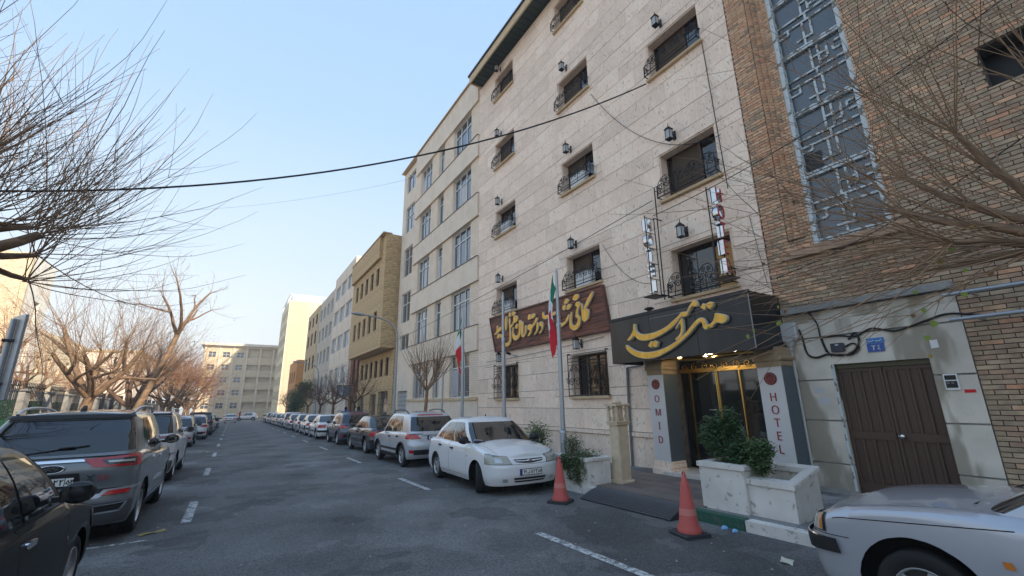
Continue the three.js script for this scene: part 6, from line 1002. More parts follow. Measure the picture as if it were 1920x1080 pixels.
// --- boxy three-box saloon ---
const yPars = [[-2.27, 0.93], [-1.7, 0.955], [-1.0, 0.94], [0, 0.92], [0.95, 0.91], [1.5, 0.86], [2.0, 0.77], [2.2, 0.72]];
const PARS = { wb: 2.67, r: 0.30, tw: 0.19, n: 4.2, rs: 0.055, arch: 1.3, hf: 0.95, xf: [[0.16, 2.02], [0.24, 2.08], [0.40, 2.13], [0.56, 2.15], [0.62, 2.10], [0.74, 2.05], [0.84, 1.9]], xr: [[0.2, -2.16], [0.3, -2.24], [0.55, -2.28], [0.60, -2.22], [0.88, -2.20], [0.93, -2.16]], hw: [[0.18, 0.80], [0.32, 0.84], [0.58, 0.85], [0.82, 0.83], [0.96, 0.79]], ys: yPars, hc: [[-2.3, 0.02], [-1.2, 0.05], [0.9, 0.055], [1.6, 0.06], [2.2, 0.03]], hood: [2.0, 0.93], doors: [[0.74, -0.27], [-0.28, -1.08]], handle: [0.16, 0.14],
  gh: { xf: [[0, 1.0], [0.5, 0.62], [0.86, 0.32], [1, 0.12]], xr: [[0, -1.78], [0.5, -1.48], [0.86, -1.22], [1, -1.02]], hw: [[0, 0.765], [0.5, 0.70], [0.86, 0.62], [0.95, 0.585], [1, 0.51]], roof: [[-1.8, 1.35], [-1, 1.395], [-0.2, 1.415], [0.4, 1.395], [1.0, 1.33]], base: BASE(knots(yPars)), windows: [['windscreen', [[0, 0.06], [0.86, 0.06], [0.80, 0.86], [0, 0.86]]], ['rear_window', [[3, 0.10], [2.18, 0.10], [2.24, 0.86], [3, 0.86]]], ['side_window', [[1.02, 0.05], [1.40, 0.05], [1.40, 0.84], [1.03, 0.84]]], ['side_window', [[1.43, 0.05], [1.73, 0.06], [1.73, 0.84], [1.43, 0.84]]], ['quarter_window', [[1.755, 0.07], [1.93, 0.12], [1.86, 0.80], [1.755, 0.84]]]] },
  mirror: [0.56, 1.02], plateF: 0.42, plateR: 0.74, rim: pl('steel_rim', 0.42, 0.43, 0.44, 0.45, 0.5),
  patches: [['headlight_surround', 'b', [['f0.48', 0.615], ['f0.992', 0.618], ['f0.985', 0.762], ['f0.54', 0.715]], Cm.black, 0.005, [1, -1], 12], ['headlight', 'b', [['f0.50', 0.622], ['f0.985', 0.628], ['f0.978', 0.752], ['f0.56', 0.708]], Cm.lamp, 0.009, [1, -1], 12], ['indicator', 'b', [['f0.972', 0.635], ['f0.984', 0.635], ['f0.976', 0.745], ['f0.962', 0.742]], Cm.amber, 0.012], ['hood_seam', 'b', [['a1.95', 0.725], ['a0.80', 0.835], ['a0.80', 0.842], ['a1.95', 0.732]], Cm.dark, 0.0015, [1, -1], 24], ['grille', 'b', [['f0', 0.62], ['f0.44', 0.625], ['f0.48', 0.70], ['f0', 0.695]], Cm.black, 0.006, 'one'], ['bumper_strip', 'b', [['f0', 0.47], ['a1.80', 0.48], ['a1.84', 0.585], ['f0', 0.585]], Cm.black, 0.022, [1, -1], 14], ['bumper_trim', 'b', [['f0', 0.575], ['f0.992', 0.578], ['f0.992', 0.588], ['f0', 0.588]], Cm.chrome, 0.026, [1, -1], 14], ['bumper_strip', 'b', [['r0', 0.42], ['a-1.85', 0.42], ['a-1.85', 0.53], ['r0', 0.53]], Cm.black, 0.02, [1, -1], 14], ['taillight', 'b', [['r0.52', 0.66], ['r0.985', 0.66], ['r0.985', 0.84], ['r0.50', 0.84]], Cm.red, 0.008], ['side_strip', 'b', [['a0.92', 0.42], ['a-0.92', 0.42], ['a-0.92', 0.51], ['a0.92', 0.51]], Cm.black, 0.012, [1, -1], 20], ['side_strip_trim', 'b', [['a0.90', 0.505], ['a-0.92', 0.505], ['a-0.92', 0.515], ['a0.90', 0.515]], Cm.chrome, 0.016, [1, -1], 20], ['side_repeater', 'b', [['a0.88', 0.615], ['a0.835', 0.615], ['a0.845', 0.655], ['a0.89', 0.655]], Cm.amber, 0.010], ['air_intake', 'b', [['f0', 0.25], ['f0.55', 0.26], ['f0.55', 0.36], ['f0', 0.36]], Cm.black, 0.006, 'one'], ['fender_seam', 'b', [['f0.90', 0.606], ['a1.75', 0.600], ['a1.75', 0.606], ['f0.90', 0.613]], Cm.dark, 0.002]],  // hood seam: the groove's shadow line is laid on as a dark strip
  extra: ({ car, B, pA }) => { for (const s of [-1, 1]) { const q = B(pA(0.84), 0.555, s), g = text('elx', 0.035, 0.004); g.rotateY(s * Math.PI / 2); g.translate(q[0], 0.555, q[2]); mesh('badge', planar(g), Cm.chrome, car); } } };
// --- compact crossover ---
const ySuv = [[-2.25, 1.15], [-1.5, 1.17], [-0.3, 1.12], [0.9, 1.09], [1.5, 1.03], [2.0, 0.92], [2.25, 0.82]];
const SUV = { wb: 2.64, r: 0.35, tw: 0.225, n: 3.2, y0: 0.24, xf: [[0.2, 2.04], [0.34, 2.13], [0.55, 2.18], [0.76, 2.14], [0.9, 1.95]], xr: [[0.24, -2.00], [0.36, -2.10], [0.55, -2.14], [0.72, -2.10], [0.95, -2.13], [1.18, -2.05]], hw: [[0.22, 0.84], [0.42, 0.915], [0.70, 0.92], [1.0, 0.905], [1.18, 0.865]], ys: ySuv, hc: [[-2.25, 0.02], [0.9, 0.07], [1.5, 0.09], [2.25, 0.06]], hood: [2.0, 0.95], doors: [[0.82, -0.18], [-0.19, -0.96]], handle: [0.18, 0.16], handleMat: Cm.chrome,
  gh: { xf: [[0, 1.10], [0.5, 0.72], [0.86, 0.42], [1, 0.20]], xr: [[0, -2.05], [0.5, -1.90], [0.86, -1.74], [0.95, -1.72], [1, -1.60]], hw: [[0, 0.835], [0.5, 0.775], [0.86, 0.70], [0.95, 0.665], [1, 0.59]], cr: 0.30, roof: [[-1.9, 1.68], [-1, 1.725], [-0.2, 1.74], [0.4, 1.715], [1, 1.62]], base: BASE(knots(ySuv)), windows: [['windscreen', [[0, 0.07], [0.84, 0.07], [0.78, 0.86], [0, 0.86]]], ['rear_window', [[3, 0.06], [2.16, 0.10], [2.20, 0.86], [3, 0.87]]], ['side_window', [[1.02, 0.06], [1.37, 0.07], [1.37, 0.84], [1.06, 0.84]]], ['side_window', [[1.395, 0.07], [1.66, 0.09], [1.66, 0.84], [1.395, 0.84]]], ['quarter_window', [[1.68, 0.10], [1.86, 0.40], [1.80, 0.80], [1.68, 0.84]]]] },
  mirror: [0.86, 1.20], mirrorMat: null, plateF: 0.5, plateR: 0.84,
  patches: [['taillight', 'b', [['r0.47', 0.995], ['a-1.80', 0.985], ['a-1.82', 1.145], ['r0.33', 1.105]], Cm.red, 0.010, [1, -1], 16], ['light_insert', 'b', [['r0.62', 1.02], ['r0.95', 1.015], ['r0.955', 1.105], ['r0.55', 1.085]], Cm.smoke, 0.014, [1, -1], 10], ['light_blade', 'b', [['r0.64', 1.045], ['r0.93', 1.04], ['r0.93', 1.068], ['r0.62', 1.068]], Cm.lampIn, 0.018], ['chrome_strip', 'b', [['r0', 1.075], ['r0.36', 1.075], ['r0.34', 1.105], ['r0', 1.105]], Cm.chrome, 0.014, 'one'], ['plate_recess', 'b', [['r0', 0.765], ['r0.36', 0.765], ['r0.32', 0.94], ['r0', 0.94]], Cm.black, 0.004, 'one'], ['bumper_lower', 'b', [['r0', 0.27], ['r0.97', 0.27], ['r0.97', 0.54], ['r0', 0.54]], Cm.grey, 0.008, 'one', 14], ['tailgate_shadow_strip', 'b', [['r0', 0.66], ['r0.80', 0.66], ['r0.84', 0.72], ['r0', 0.72]], Cm.black, 0.006, 'one', 12], ['bumper_band', 'b', [['r0', 0.60], ['r0.58', 0.60], ['r0.70', 0.66], ['r0', 0.63]], pl('silver_band', 0.42, 0.44, 0.46, 0.35, 0.6), 0.012, 'one'], ['bumper_shelf', 'b', [['r0.58', 0.645], ['a-1.86', 0.705], ['a-1.86', 0.74], ['r0.62', 0.70]], pl('silver_shelf', 0.40, 0.43, 0.47, 0.35, 0.5), 0.014], ['rear_reflector', 'b', [['r0.60', 0.625], ['r0.90', 0.635], ['r0.92', 0.69], ['r0.68', 0.685]], Cm.red, 0.018], ['exhaust_trim', 'b', [['r0.50', 0.40], ['r0.86', 0.41], ['r0.92', 0.53], ['r0.44', 0.51]], Cm.chrome, 0.012], ['exhaust_inset', 'b', [['r0.55', 0.425], ['r0.83', 0.435], ['r0.89', 0.518], ['r0.49', 0.498]], Cm.black, 0.016], ['sill_strip', 'b', [['a0.86', 0.40], ['a-0.86', 0.40], ['a-0.86', 0.425], ['a0.86', 0.425]], Cm.chrome, 0.012, [1, -1], 16], ['sill_cladding', 'b', [['a0.86', 0.25], ['a-0.86', 0.25], ['a-0.86', 0.37], ['a0.86', 0.37]], Cm.black, 0.008, [1, -1], 16], ['headlight', 'b', [['f0.5', 0.74], ['a1.75', 0.78], ['a1.65', 0.88], ['f0.55', 0.82]], Cm.lamp, 0.008], ['grille', 'b', [['f0', 0.45], ['f0.5', 0.48], ['f0.5', 0.74], ['f0', 0.74]], Cm.black, 0.006, 'one'], ['spoiler', 'g', [[3, 0.90], [2.14, 0.88], [2.14, 0.955], [3, 0.965]], Cm.black, 0.03, 'one', 12]],  // black strip across the tailgate is its shadow, put in as colour
  extra: ({ car, ry, Gp, xr, badge, B, Rr }) => {
    for (const s of [1, -1]) mesh('roof_rail', [rod(curve([[s * 0.63, ry(-1.3) - 0.01, 1.45], [s * 0.645, ry(-1.1) + 0.055, 1.2], [s * 0.66, ry(-0.2) + 0.055, 0.1], [s * 0.635, ry(0.2) - 0.01, -0.35]], 18), 0.02, 6)], pl('silver_rail', 0.5, 0.5, 0.5, 0.35, 0.6), car);
    const fin = plate([[0, 0], [0.16, 0], [0.14, 0.03], [0.06, 0.075], [0.03, 0.07]], 0.03, 0.008); fin.rotateY(-Math.PI / 2); fin.translate(0.015, ry(-1.2) + 0.03, 1.15); mesh('aerial_fin', planar(fin), Cm.black, car);
    const q = Gp(3, 0.10, 1); mesh('rear_wiper', [rod([[0.0, q[1] + 0.06, q[2] + 0.0], [0.16, q[1] + 0.075, q[2] + 0.005]], 0.012, 5), rod([[-0.36, q[1] - 0.0, q[2] + 0.012], [0.30, q[1] + 0.085, q[2] - 0.02]], 0.009, 4)], Cm.black, car);
  } };
// ---------- parked cars ----------
function put(proto, label, x, z, yaw, group, name = 'parked_car') { const c = proto; c.name = numbered(name); c.position.set(x, gy(z), z); c.rotation.order = 'YXZ'; c.rotation.y = yaw; c.rotation.x = -SL * Math.cos(yaw); scene.add(c); return tag(c, label, 'car', group); }
function recolour(proto, from, to) { const c = proto.clone(); c.traverse((m) => { if (m.isMesh && m.material === from) m.material = to; }); return c; }
const RIGHT = 'cars parked along the right kerb', LEFT = 'cars parked along the left kerb';
// nearest right: silver saloon, nose pointing down the street
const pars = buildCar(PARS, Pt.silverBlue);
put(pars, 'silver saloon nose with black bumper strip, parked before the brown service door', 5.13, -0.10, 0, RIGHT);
const rio = buildCar(RIO, Pt.white);
put(rio, 'white saloon facing up the street with front wheels turned, beside the cone', 5.24, -9.63, Math.PI - 0.05, RIGHT);
const step = buildCar(STEP, Pt.silver);
put(step, 'silver raised hatchback with red tail lights behind the white saloon', 5.27, -14.75, 0, RIGHT);
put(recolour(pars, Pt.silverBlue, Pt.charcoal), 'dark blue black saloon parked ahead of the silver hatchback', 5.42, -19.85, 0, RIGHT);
const pA2 = recolour(step, Pt.silver, Pt.blueGrey); put(pA2, 'dark grey hatchback parked ahead of the dark saloon', 5.42, -25.3, 0, RIGHT);
const whites = [[pars, Pt.silverBlue, Pt.white], [pars, Pt.silverBlue, Pt.white2], [pars, Pt.silverBlue, Pt.silver], [step, Pt.silver, Pt.white], [rio, Pt.white, Pt.silver]];
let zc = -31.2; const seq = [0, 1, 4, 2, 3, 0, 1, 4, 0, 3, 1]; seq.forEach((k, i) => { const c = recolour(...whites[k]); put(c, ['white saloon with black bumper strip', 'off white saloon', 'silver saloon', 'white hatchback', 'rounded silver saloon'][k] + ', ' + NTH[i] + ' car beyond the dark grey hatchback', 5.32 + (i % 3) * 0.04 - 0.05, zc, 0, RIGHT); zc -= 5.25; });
// left row
SUV.mirrorMat = Cm.black;
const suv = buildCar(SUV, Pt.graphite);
const hatch = recolour(step, Pt.silver, Pt.silver);
{ // badges of the graphite crossover
  const xr = knots(SUV.xr), g1 = text('X', 0.085, 0.006), g2 = text('55', 0.06, 0.006); g1.scale(1.4, 1, 1); g2.scale(1.3, 1, 1); const zr = -xr(0.87) + 0.008;
  g1.translate(0.40, 0.868, zr); g2.translate(0.535, 0.862, zr); mesh('badge', planar(g1), Cm.chrome, suv); mesh('badge', planar(g2), Mx.redSign, suv);
  const ring = clean(new THREE.TorusGeometry(1, 0.12, 6, 28)); ring.scale(0.125, 0.048, 0.06); ring.translate(0, 1.005, -xr(1.005) + 0.012); const em = mesh('emblem', ring, Cm.chrome, suv); const ov = clean(new THREE.SphereGeometry(1, 18, 8)); ov.scale(0.115, 0.042, 0.008); ov.translate(0, 1.005, -xr(1.005) + 0.008); mesh('emblem_field', ov, Cm.black, em); const et = text('MVM', 0.045, 0.004); et.translate(0, 1.005, -xr(1.005) + 0.016); mesh('emblem_letters', planar(et), Cm.chrome, em);
}
const blackCar = buildCar({ ...RIO, steer: 0, wb: 2.55, r: 0.305, handleMat: Cm.chrome, extra: null, mirror: [0.46, 1.07], ys: yRio.map(([a, y]) => [a, y + 0.05]), gh: { ...RIO.gh, base: BASE(knots(yRio.map(([a, y]) => [a, y + 0.05]))), roof: RIO.gh.roof.map(([a, y]) => [a, y + 0.05]) }, doors: [[0.80, -0.26], [-0.27, -1.08]] }, Pt.black);
put(blackCar, 'black saloon with chrome door handle, beside the rear of the graphite crossover', -1.90, -4.72, 0, LEFT);
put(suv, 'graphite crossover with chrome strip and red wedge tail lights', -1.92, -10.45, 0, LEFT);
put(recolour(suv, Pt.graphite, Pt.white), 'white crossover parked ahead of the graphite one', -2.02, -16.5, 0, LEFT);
put(hatch, 'silver hatchback in the left row ahead of the white crossover', -2.42, -30.4, 0, LEFT);
put(recolour(step, Pt.silver, Pt.white2), 'white hatchback in the left row ahead of the silver one', -2.12, -37.6, 0, LEFT);
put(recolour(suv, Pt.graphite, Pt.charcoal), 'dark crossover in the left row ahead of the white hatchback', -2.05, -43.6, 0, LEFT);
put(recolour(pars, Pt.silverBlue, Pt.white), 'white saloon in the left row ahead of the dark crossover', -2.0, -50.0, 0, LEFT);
put(recolour(step, Pt.silver, Pt.beige), 'beige hatchback near the far end of the left row', -2.05, -56.4, 0, LEFT);
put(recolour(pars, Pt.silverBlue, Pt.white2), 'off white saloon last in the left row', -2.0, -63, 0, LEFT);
put(recolour(pars, Pt.silverBlue, Pt.white), 'white saloon driving away down the middle of the street', -0.15, -88, 0, null, 'driving_car');
put(recolour(step, Pt.silver, Pt.white), 'white hatchback turning across the far end of the street', 2.6, -106, Math.PI / 2 - 0.15, null, 'driving_car');
// ---------- bare trees ----------
const UP = V(0, 1, 0);
// wandering branch from p along d; bend pulls it towards 'pull'
function branch(out, p, d, len, r0, r1, segs, r, wob, pull, pullK, sides) {
  const pts = [p.clone()], rad = [r0], dir = d.clone().normalize(), step = len / segs, q = p.clone();
  for (let i = 1; i <= segs; i++) { dir.x += rr(-wob, wob, r); dir.y += rr(-wob, wob, r); dir.z += rr(-wob, wob, r); if (pull) dir.addScaledVector(pull, pullK); dir.normalize(); q.addScaledVector(dir, step); pts.push(q.clone()); rad.push(lerp(r0, r1, i / segs)); }
  tubeInto(out, pts, rad, sides); return { pts, dir, end: q.clone() };
}
const around = (d, ang, r) => { const t = V(rr(-1, 1, r), rr(-1, 1, r), rr(-1, 1, r)).cross(d).normalize(); return d.clone().multiplyScalar(Math.cos(ang)).addScaledVector(t, Math.sin(ang)).normalize(); };
// pollarded street tree: trunk, crooked limbs with knobs, long whips from each knob
function pollard(o) {
  const r = rng(o.seed), T = newBuf(), W = newBuf(), knobs = [], root = V(0, 0, 0);
  const tr = branch(T, root, o.lean ?? V(0.04, 1, 0.02), o.trunkH, o.trunkR, o.trunkR * 0.72, 6, r, 0.06, UP, 0.05, 9);
  const limbs = o.limbs ?? 5;
  for (let i = 0; i < limbs; i++) {
    const az = (o.az0 ?? 0) + i / limbs * Math.PI * 2 * (o.azSpan ?? 1) + rr(-0.3, 0.3, r), el = rr(o.el?.[0] ?? 0.5, o.el?.[1] ?? 1.0, r), d = V(Math.cos(az) * Math.cos(el), Math.sin(el), Math.sin(az) * Math.cos(el)), L = o.limbL * rr(0.7, 1.2, r);
    const lb = branch(T, tr.end, d, L, o.trunkR * 0.55, o.trunkR * 0.26, 7, r, 0.16, UP, 0.05, 7); knobs.push([lb.end, lb.dir]);
    const m = lb.pts[4], sub = branch(T, m, around(lb.dir, 0.8, r), L * 0.6, o.trunkR * 0.30, o.trunkR * 0.17, 5, r, 0.18, UP, 0.05, 6); knobs.push([sub.end, sub.dir]);
    if (o.more) { const m2 = lb.pts[3], s2 = branch(T, m2, around(lb.dir, 0.9, r), L * 0.55, o.trunkR * 0.28, o.trunkR * 0.15, 5, r, 0.2, UP, 0.04, 6); knobs.push([s2.end, s2.dir]); }
  }
  const tips = [];
  for (const [p, d] of knobs) for (let i = 0; i < o.whips; i++) {
    const dir = around(d, rr(0.15, o.spread ?? 1.15, r), r); dir.y += o.lift ?? 0.25; if (o.bias) dir.addScaledVector(o.bias, rr(0, 1, r)); dir.normalize();
    const L = o.whipL * rr(0.45, 1.15, r), w = branch(W, p.clone().add(V(rr(-0.05, 0.05, r), rr(-0.05, 0.05, r), rr(-0.05, 0.05, r))), dir, L, o.whipR * rr(0.7, 1.3, r), o.whipR * 0.25, o.ws ?? 7, r, o.wob ?? 0.07, UP, o.curl ?? 0.07, o.wSides ?? 4); tips.push(w.end);
    const ns = o.side ?? 2; for (let k = 0; k < ns; k++) { const j = 2 + Math.floor(r() * 4), b = w.pts[Math.min(j, w.pts.length - 2)]; const bw = branch(W, b, around(w.dir, rr(0.4, 0.9, r), r), L * rr(0.2, 0.45, r), o.whipR * 0.5, o.whipR * 0.2, 4, r, 0.09, UP, 0.05, 3); tips.push(bw.end); }
  }
  return { trunk: bufGeo(T), crown: bufGeo(W), tips, knobs };
}
function leafInto(out, p, s, r, droop = 0.4) {
  const a = r() * 6.28, t = rr(-0.5, 0.9, r), dx = Math.cos(a) * s, dz = Math.sin(a) * s, ux = -Math.sin(a) * s * 0.45, uz = Math.cos(a) * s * 0.45, y = Math.sin(t) * s - droop * s, k = 0.25 * s;
  const A = [p.x, p.y, p.z], B = [p.x + dx * 0.5 + ux, p.y + y * 0.5 + k * 0.5, p.z + dz * 0.5 + uz], C = [p.x + dx, p.y + y, p.z + dz], D = [p.x + dx * 0.5 - ux, p.y + y * 0.5 + k * 0.5, p.z + dz * 0.5 - uz], M = [p.x + dx * 0.5, p.y + y * 0.5, p.z + dz * 0.5];
  for (const [q1, q2, q3] of [[A, B, M], [B, C, M], [A, M, D], [M, C, D]]) { const e1 = V(q2[0] - q1[0], q2[1] - q1[1], q2[2] - q1[2]), e2 = V(q3[0] - q1[0], q3[1] - q1[1], q3[2] - q1[2]), n = e1.cross(e2).normalize(); const fl = n.y < 0; if (fl) n.negate(); for (const q of fl ? [q1, q3, q2] : [q1, q2, q3]) { out.p.push(...q); out.n.push(n.x, n.y, n.z); out.u.push(0, 0); } }
}
function treeAt(x, z, o, label, mats = {}) {
  const P = pollard(o), t = thing('bare_tree', label, 'tree', [x, gy(z) + 0.1, z], o.turn ?? 0, o.group);
  mesh('trunk', P.trunk, mats.bark ?? Mx.bark, t); mesh('crown', P.crown, mats.twig ?? Mx.twig, t);
  if (o.leaves) { const r = rng(o.seed + 5), L = newBuf(); for (let i = 0; i < o.leaves; i++) { const q = P.tips[Math.floor(r() * P.tips.length)].clone().add(V(rr(-0.3, 0.3, r), rr(-0.3, 0.2, r), rr(-0.3, 0.3, r))); leafInto(L, q, rr(0.04, 0.09, r), r); } mesh('leaves', bufGeo(L), o.leafMat ?? Mx.leafDry, t); }
  return [t, P];
}
// big tree at the left edge, its whips reaching over the street
treeAt(-4.35, -9.1, { seed: 11, trunkH: 3.5, trunkR: 0.24, limbs: 6, az0: -2.2, azSpan: 0.85, el: [0.35, 1.2], limbL: 1.85, more: true, whips: 15, whipL: 3.5, whipR: 0.0085, spread: 1.45, lift: 0.32, bias: V(0.40, 0.25, -0.05), curl: 0.085, side: 4, ws: 10, wob: 0.10 }, 'large bare pollarded tree with long whips at the left pavement edge', { twig: Mx.twig });
// tree at the right edge: low hub, whips spreading across the brickwork
{
  const r = rng(31), T = newBuf(), W = newBuf(), t = thing('bare_tree', 'bare mulberry tree with few green leaves before the brick wall', 'tree', [6.72, gy(-0.45) + 0.13, -0.45]);
  const tr = branch(T, V(0.05, 0, 0.1), V(-0.05, 1, -0.04), 2.9, 0.17, 0.12, 6, r, 0.05, UP, 0.05, 9), hub = tr.end, ends = [];
  for (const [d, L, rad] of [[V(-0.25, 0.42, -0.95), 1.5, 0.062], [V(0.15, 0.75, -0.75), 1.7, 0.055], [V(-0.6, 0.65, -0.5), 1.5, 0.055], [V(-0.7, 0.9, 0.3), 1.6, 0.05], [V(0.4, 0.9, 0.2), 1.5, 0.05], [V(-0.1, 0.18, -0.9), 1.1, 0.05], [V(0.2, 0.15, -0.9), 1.2, 0.045], [V(-0.5, 0.3, -0.8), 1.0, 0.04]]) { const b = branch(T, hub, d, L, rad, rad * 0.5, 7, r, 0.13, V(0, 1, 0), 0.02, 7); ends.push([b.end, b.dir, 12], [b.pts[4], b.dir, 7], [b.pts[2], b.dir, 4]); }
  const tips = [];
  for (const [p, d, n] of ends) for (let i = 0; i < n; i++) { const dir = around(d, rr(0.1, 0.95, r), r); dir.z -= 0.35 * r(); dir.y += rr(-0.25, 0.35, r); dir.x = dir.x * 0.8 - 0.05; dir.normalize(); const L = rr(1.0, 3.4, r), w = branch(W, p, dir, L, rr(0.005, 0.010, r), 0.002, 9, r, 0.06, V(0, 1, 0), rr(-0.03, 0.04, r), 4); tips.push([w.end, w.pts[6]]); for (let k = 0; k < 2; k++) { const b = branch(W, w.pts[3 + Math.floor(r() * 4)], around(w.dir, 0.6, r), L * rr(0.15, 0.4, r), 0.005, 0.002, 5, r, 0.09, UP, 0.03, 3); tips.push([b.end, b.end]); } }
  mesh('trunk', bufGeo(T), Mx.bark, t); mesh('crown', bufGeo(W), Mx.twig, t);
  // the last leaves, each on its own
  const heart = (s) => { const g = newBuf(), sh = [[0, 0], [0.45, 0.12], [0.55, 0.5], [0.3, 0.85], [0, 1.15], [-0.3, 0.85], [-0.55, 0.5], [-0.45, 0.12]]; for (let i = 0; i < 8; i++) { const a = sh[i], b = sh[(i + 1) % 8]; for (const q of [[0, 0.5], a, b]) { g.p.push(q[0] * s, -q[1] * s, Math.abs(q[0]) * s * 0.35); g.n.push(0, 0, 1); g.u.push(0, 0); } } const ge = bufGeo(g); ge.computeVertexNormals(); return ge; };
  const hs = [heart(0.042), heart(0.055), heart(0.065)];
  const spots = [[6.1, 2.75, -4.0], [6.15, 2.62, -3.35], [6.1, 2.55, -3.42], [6.2, 2.9, -3.0], [6.25, 2.82, -2.92], [6.2, 2.68, -3.04], [6.3, 2.8, -1.6], [6.3, 2.6, -1.55], [6.35, 2.45, -1.5], [6.3, 2.55, -1.66], [6.3, 2.3, -1.58], [6.3, 3.2, -1.2], [6.35, 2.95, -1.15], [6.3, 2.7, -1.2], [6.4, 2.9, -1.0], [6.3, 2.1, -1.6], [6.4, 3.4, -1.05], [6.35, 3.1, -1.35]];
  spots.forEach(([x, y, z], i) => { const m = mesh('leaf', hs[i % 3], i > 14 ? Mx.leafYellow : i % 5 === 4 ? Mx.leafDry : Mx.leafPale, t); m.position.set(x - 6.72, y - gy(-0.45) - 0.13, z + 0.45); m.rotation.set(rr(-0.4, 0.4, r), rr(-2.2, -1.0, r), rr(-0.5, 0.5, r)); });
  for (let i = 0; i < 14; i++) { const q = tips[Math.floor(r() * tips.length)][0], m = mesh('leaf', hs[0], Mx.leafDry, t); m.position.copy(q); m.rotation.set(r(), r() * 6, r()); }
}
// trees along the left pavement
treeAt(-5.2, -24.6, { seed: 21, trunkH: 2.3, trunkR: 0.25, limbs: 6, el: [0.55, 1.2], limbL: 2.7, more: true, whips: 12, whipL: 3.1, whipR: 0.011, spread: 1.2, lift: 0.1, side: 2, ws: 6, wSides: 3, leaves: 60 }, 'thick forked bare tree in front of the green fence', {});
treeAt(-5.0, -33.5, { seed: 22, trunkH: 2.0, trunkR: 0.24, limbs: 6, el: [0.5, 1.2], limbL: 3.0, more: true, whips: 14, whipL: 3.4, whipR: 0.011, spread: 1.1, lift: 0.15, side: 2, ws: 6, wSides: 3, leaves: 900, leafMat: Mx.leafMid }, 'bare tree with dark ivied trunk and some green leaves', { bark: Mx.twigDark });
{ // tall leaning bare limb
  const [t, P] = treeAt(-5.0, -30.3, { seed: 27, lean: V(0.42, 1, 0.0), trunkH: 6.2, trunkR: 0.18, limbs: 4, el: [0.6, 1.3], limbL: 3.0, whips: 5, whipL: 1.5, whipR: 0.014, spread: 1.3, lift: 0.1, side: 3, ws: 5, wSides: 3, leaves: 80 }, 'tall bare tree leaning over the street with sparse dry leaves', {});
}
[[-4.9, -44.5, 41], [-5.0, -51, 42], [-4.9, -57.5, 43], [-5.0, -65, 44], [-4.9, -73, 45], [-5.0, -82, 46]].forEach(([x, z, s], i) => treeAt(x, z, { seed: s, trunkH: 2.1, trunkR: 0.22, limbs: 6, el: [0.45, 1.2], limbL: 2.9, more: true, whips: 13, whipL: 3.3, whipR: 0.013, spread: 1.2, lift: 0.05, side: 2, ws: 5, wSides: 3, group: 'bare trees farther down the left pavement', leaves: i % 2 ? 120 : 0 }, `dense russet bare tree, ${NTH[i]} beyond the tall leaning tree`, { twig: Mx.twigWarm }));
// behind the fence
[[-10.5, -30, 61], [-12, -42, 62], [-11, -54, 63], [-13, -66, 64]].forEach(([x, z, s], i) => treeAt(x, z, { seed: s, trunkH: 2.6, trunkR: 0.24, limbs: 6, el: [0.5, 1.2], limbL: 2.4, more: true, whips: 9, whipL: 2.4, whipR: 0.014, spread: 1.2, lift: 0.1, side: 2, ws: 5, wSides: 3, group: 'bare trees in the school yard' }, `bare school yard tree behind the fence, ${NTH[i]} going down the street`, { twig: Mx.twigWarm }));
// right pavement
treeAt(6.42, -17.0, { seed: 71, trunkH: 2.25, trunkR: 0.085, limbs: 6, el: [0.55, 1.1], limbL: 0.95, whips: 10, whipL: 1.7, whipR: 0.010, spread: 0.8, lift: 0.45, side: 1, ws: 6, wSides: 3 }, 'small bare pollarded tree in front of the office block', { bark: Mx.twig });
[[6.5, -29.5, 72], [6.5, -36.5, 73], [6.5, -43, 74], [6.5, -50, 75], [6.5, -70, 78]].forEach(([x, z, s], i) => treeAt(x, z, { seed: s, trunkH: 2.0, trunkR: 0.13, limbs: 6, el: [0.3, 0.9], limbL: 1.2, whips: 9, whipL: 1.6, whipR: 0.012, spread: 1.2, lift: 0.05, side: 2, ws: 5, wSides: 3, group: 'bare trees farther down the right pavement' }, `low spreading bare tree on right pavement, ${NTH[i]} beyond the curved lamp`, { twig: Mx.twigDark }));
// ---------- leafy plants ----------
function leafPlant(name, label, cat, x, y, z, o) {
  const r = rng(o.seed), t = thing(name, label, cat, [x, y, z]), L = newBuf(), S = newBuf();
  for (let i = 0; i < (o.stems ?? 7); i++) { const a = r() * 6.28, e = V(Math.cos(a) * o.rx * 0.6 * r(), o.h * rr(0.6, 1, r), Math.sin(a) * o.rz * 0.6 * r()); tubeInto(S, curve([[0, 0, 0], [e.x * 0.4, e.y * 0.5, e.z * 0.4], [e.x, e.y, e.z]], 5), [0.012, 0.011, 0.009, 0.007, 0.006, 0.004], 4); }
  const blobs = o.blobs ?? [[0, o.h * 0.55, 0, o.rx, o.h * 0.5, o.rz]];
  for (let i = 0; i < o.n; i++) { const b = blobs[Math.floor(r() * blobs.length)], u = rr(-1, 1, r), a = r() * 6.28, k = Math.sqrt(1 - u * u), q = 0.45 + 0.55 * Math.cbrt(r()), jag = 0.8 + 0.35 * Math.sin(a * 5 + u * 7 + i % 3); leafInto(L, V(b[0] + Math.cos(a) * k * q * b[3] * jag, b[1] + u * q * b[4] * jag, b[2] + Math.sin(a) * k * q * b[5] * jag), rr(o.s * 0.6, o.s * 1.3, r), r, o.droop ?? 0.2); }
  mesh('stem', bufGeo(S), Mx.twig, t); mesh('foliage', bufGeo(L), o.m, t); return t;
}
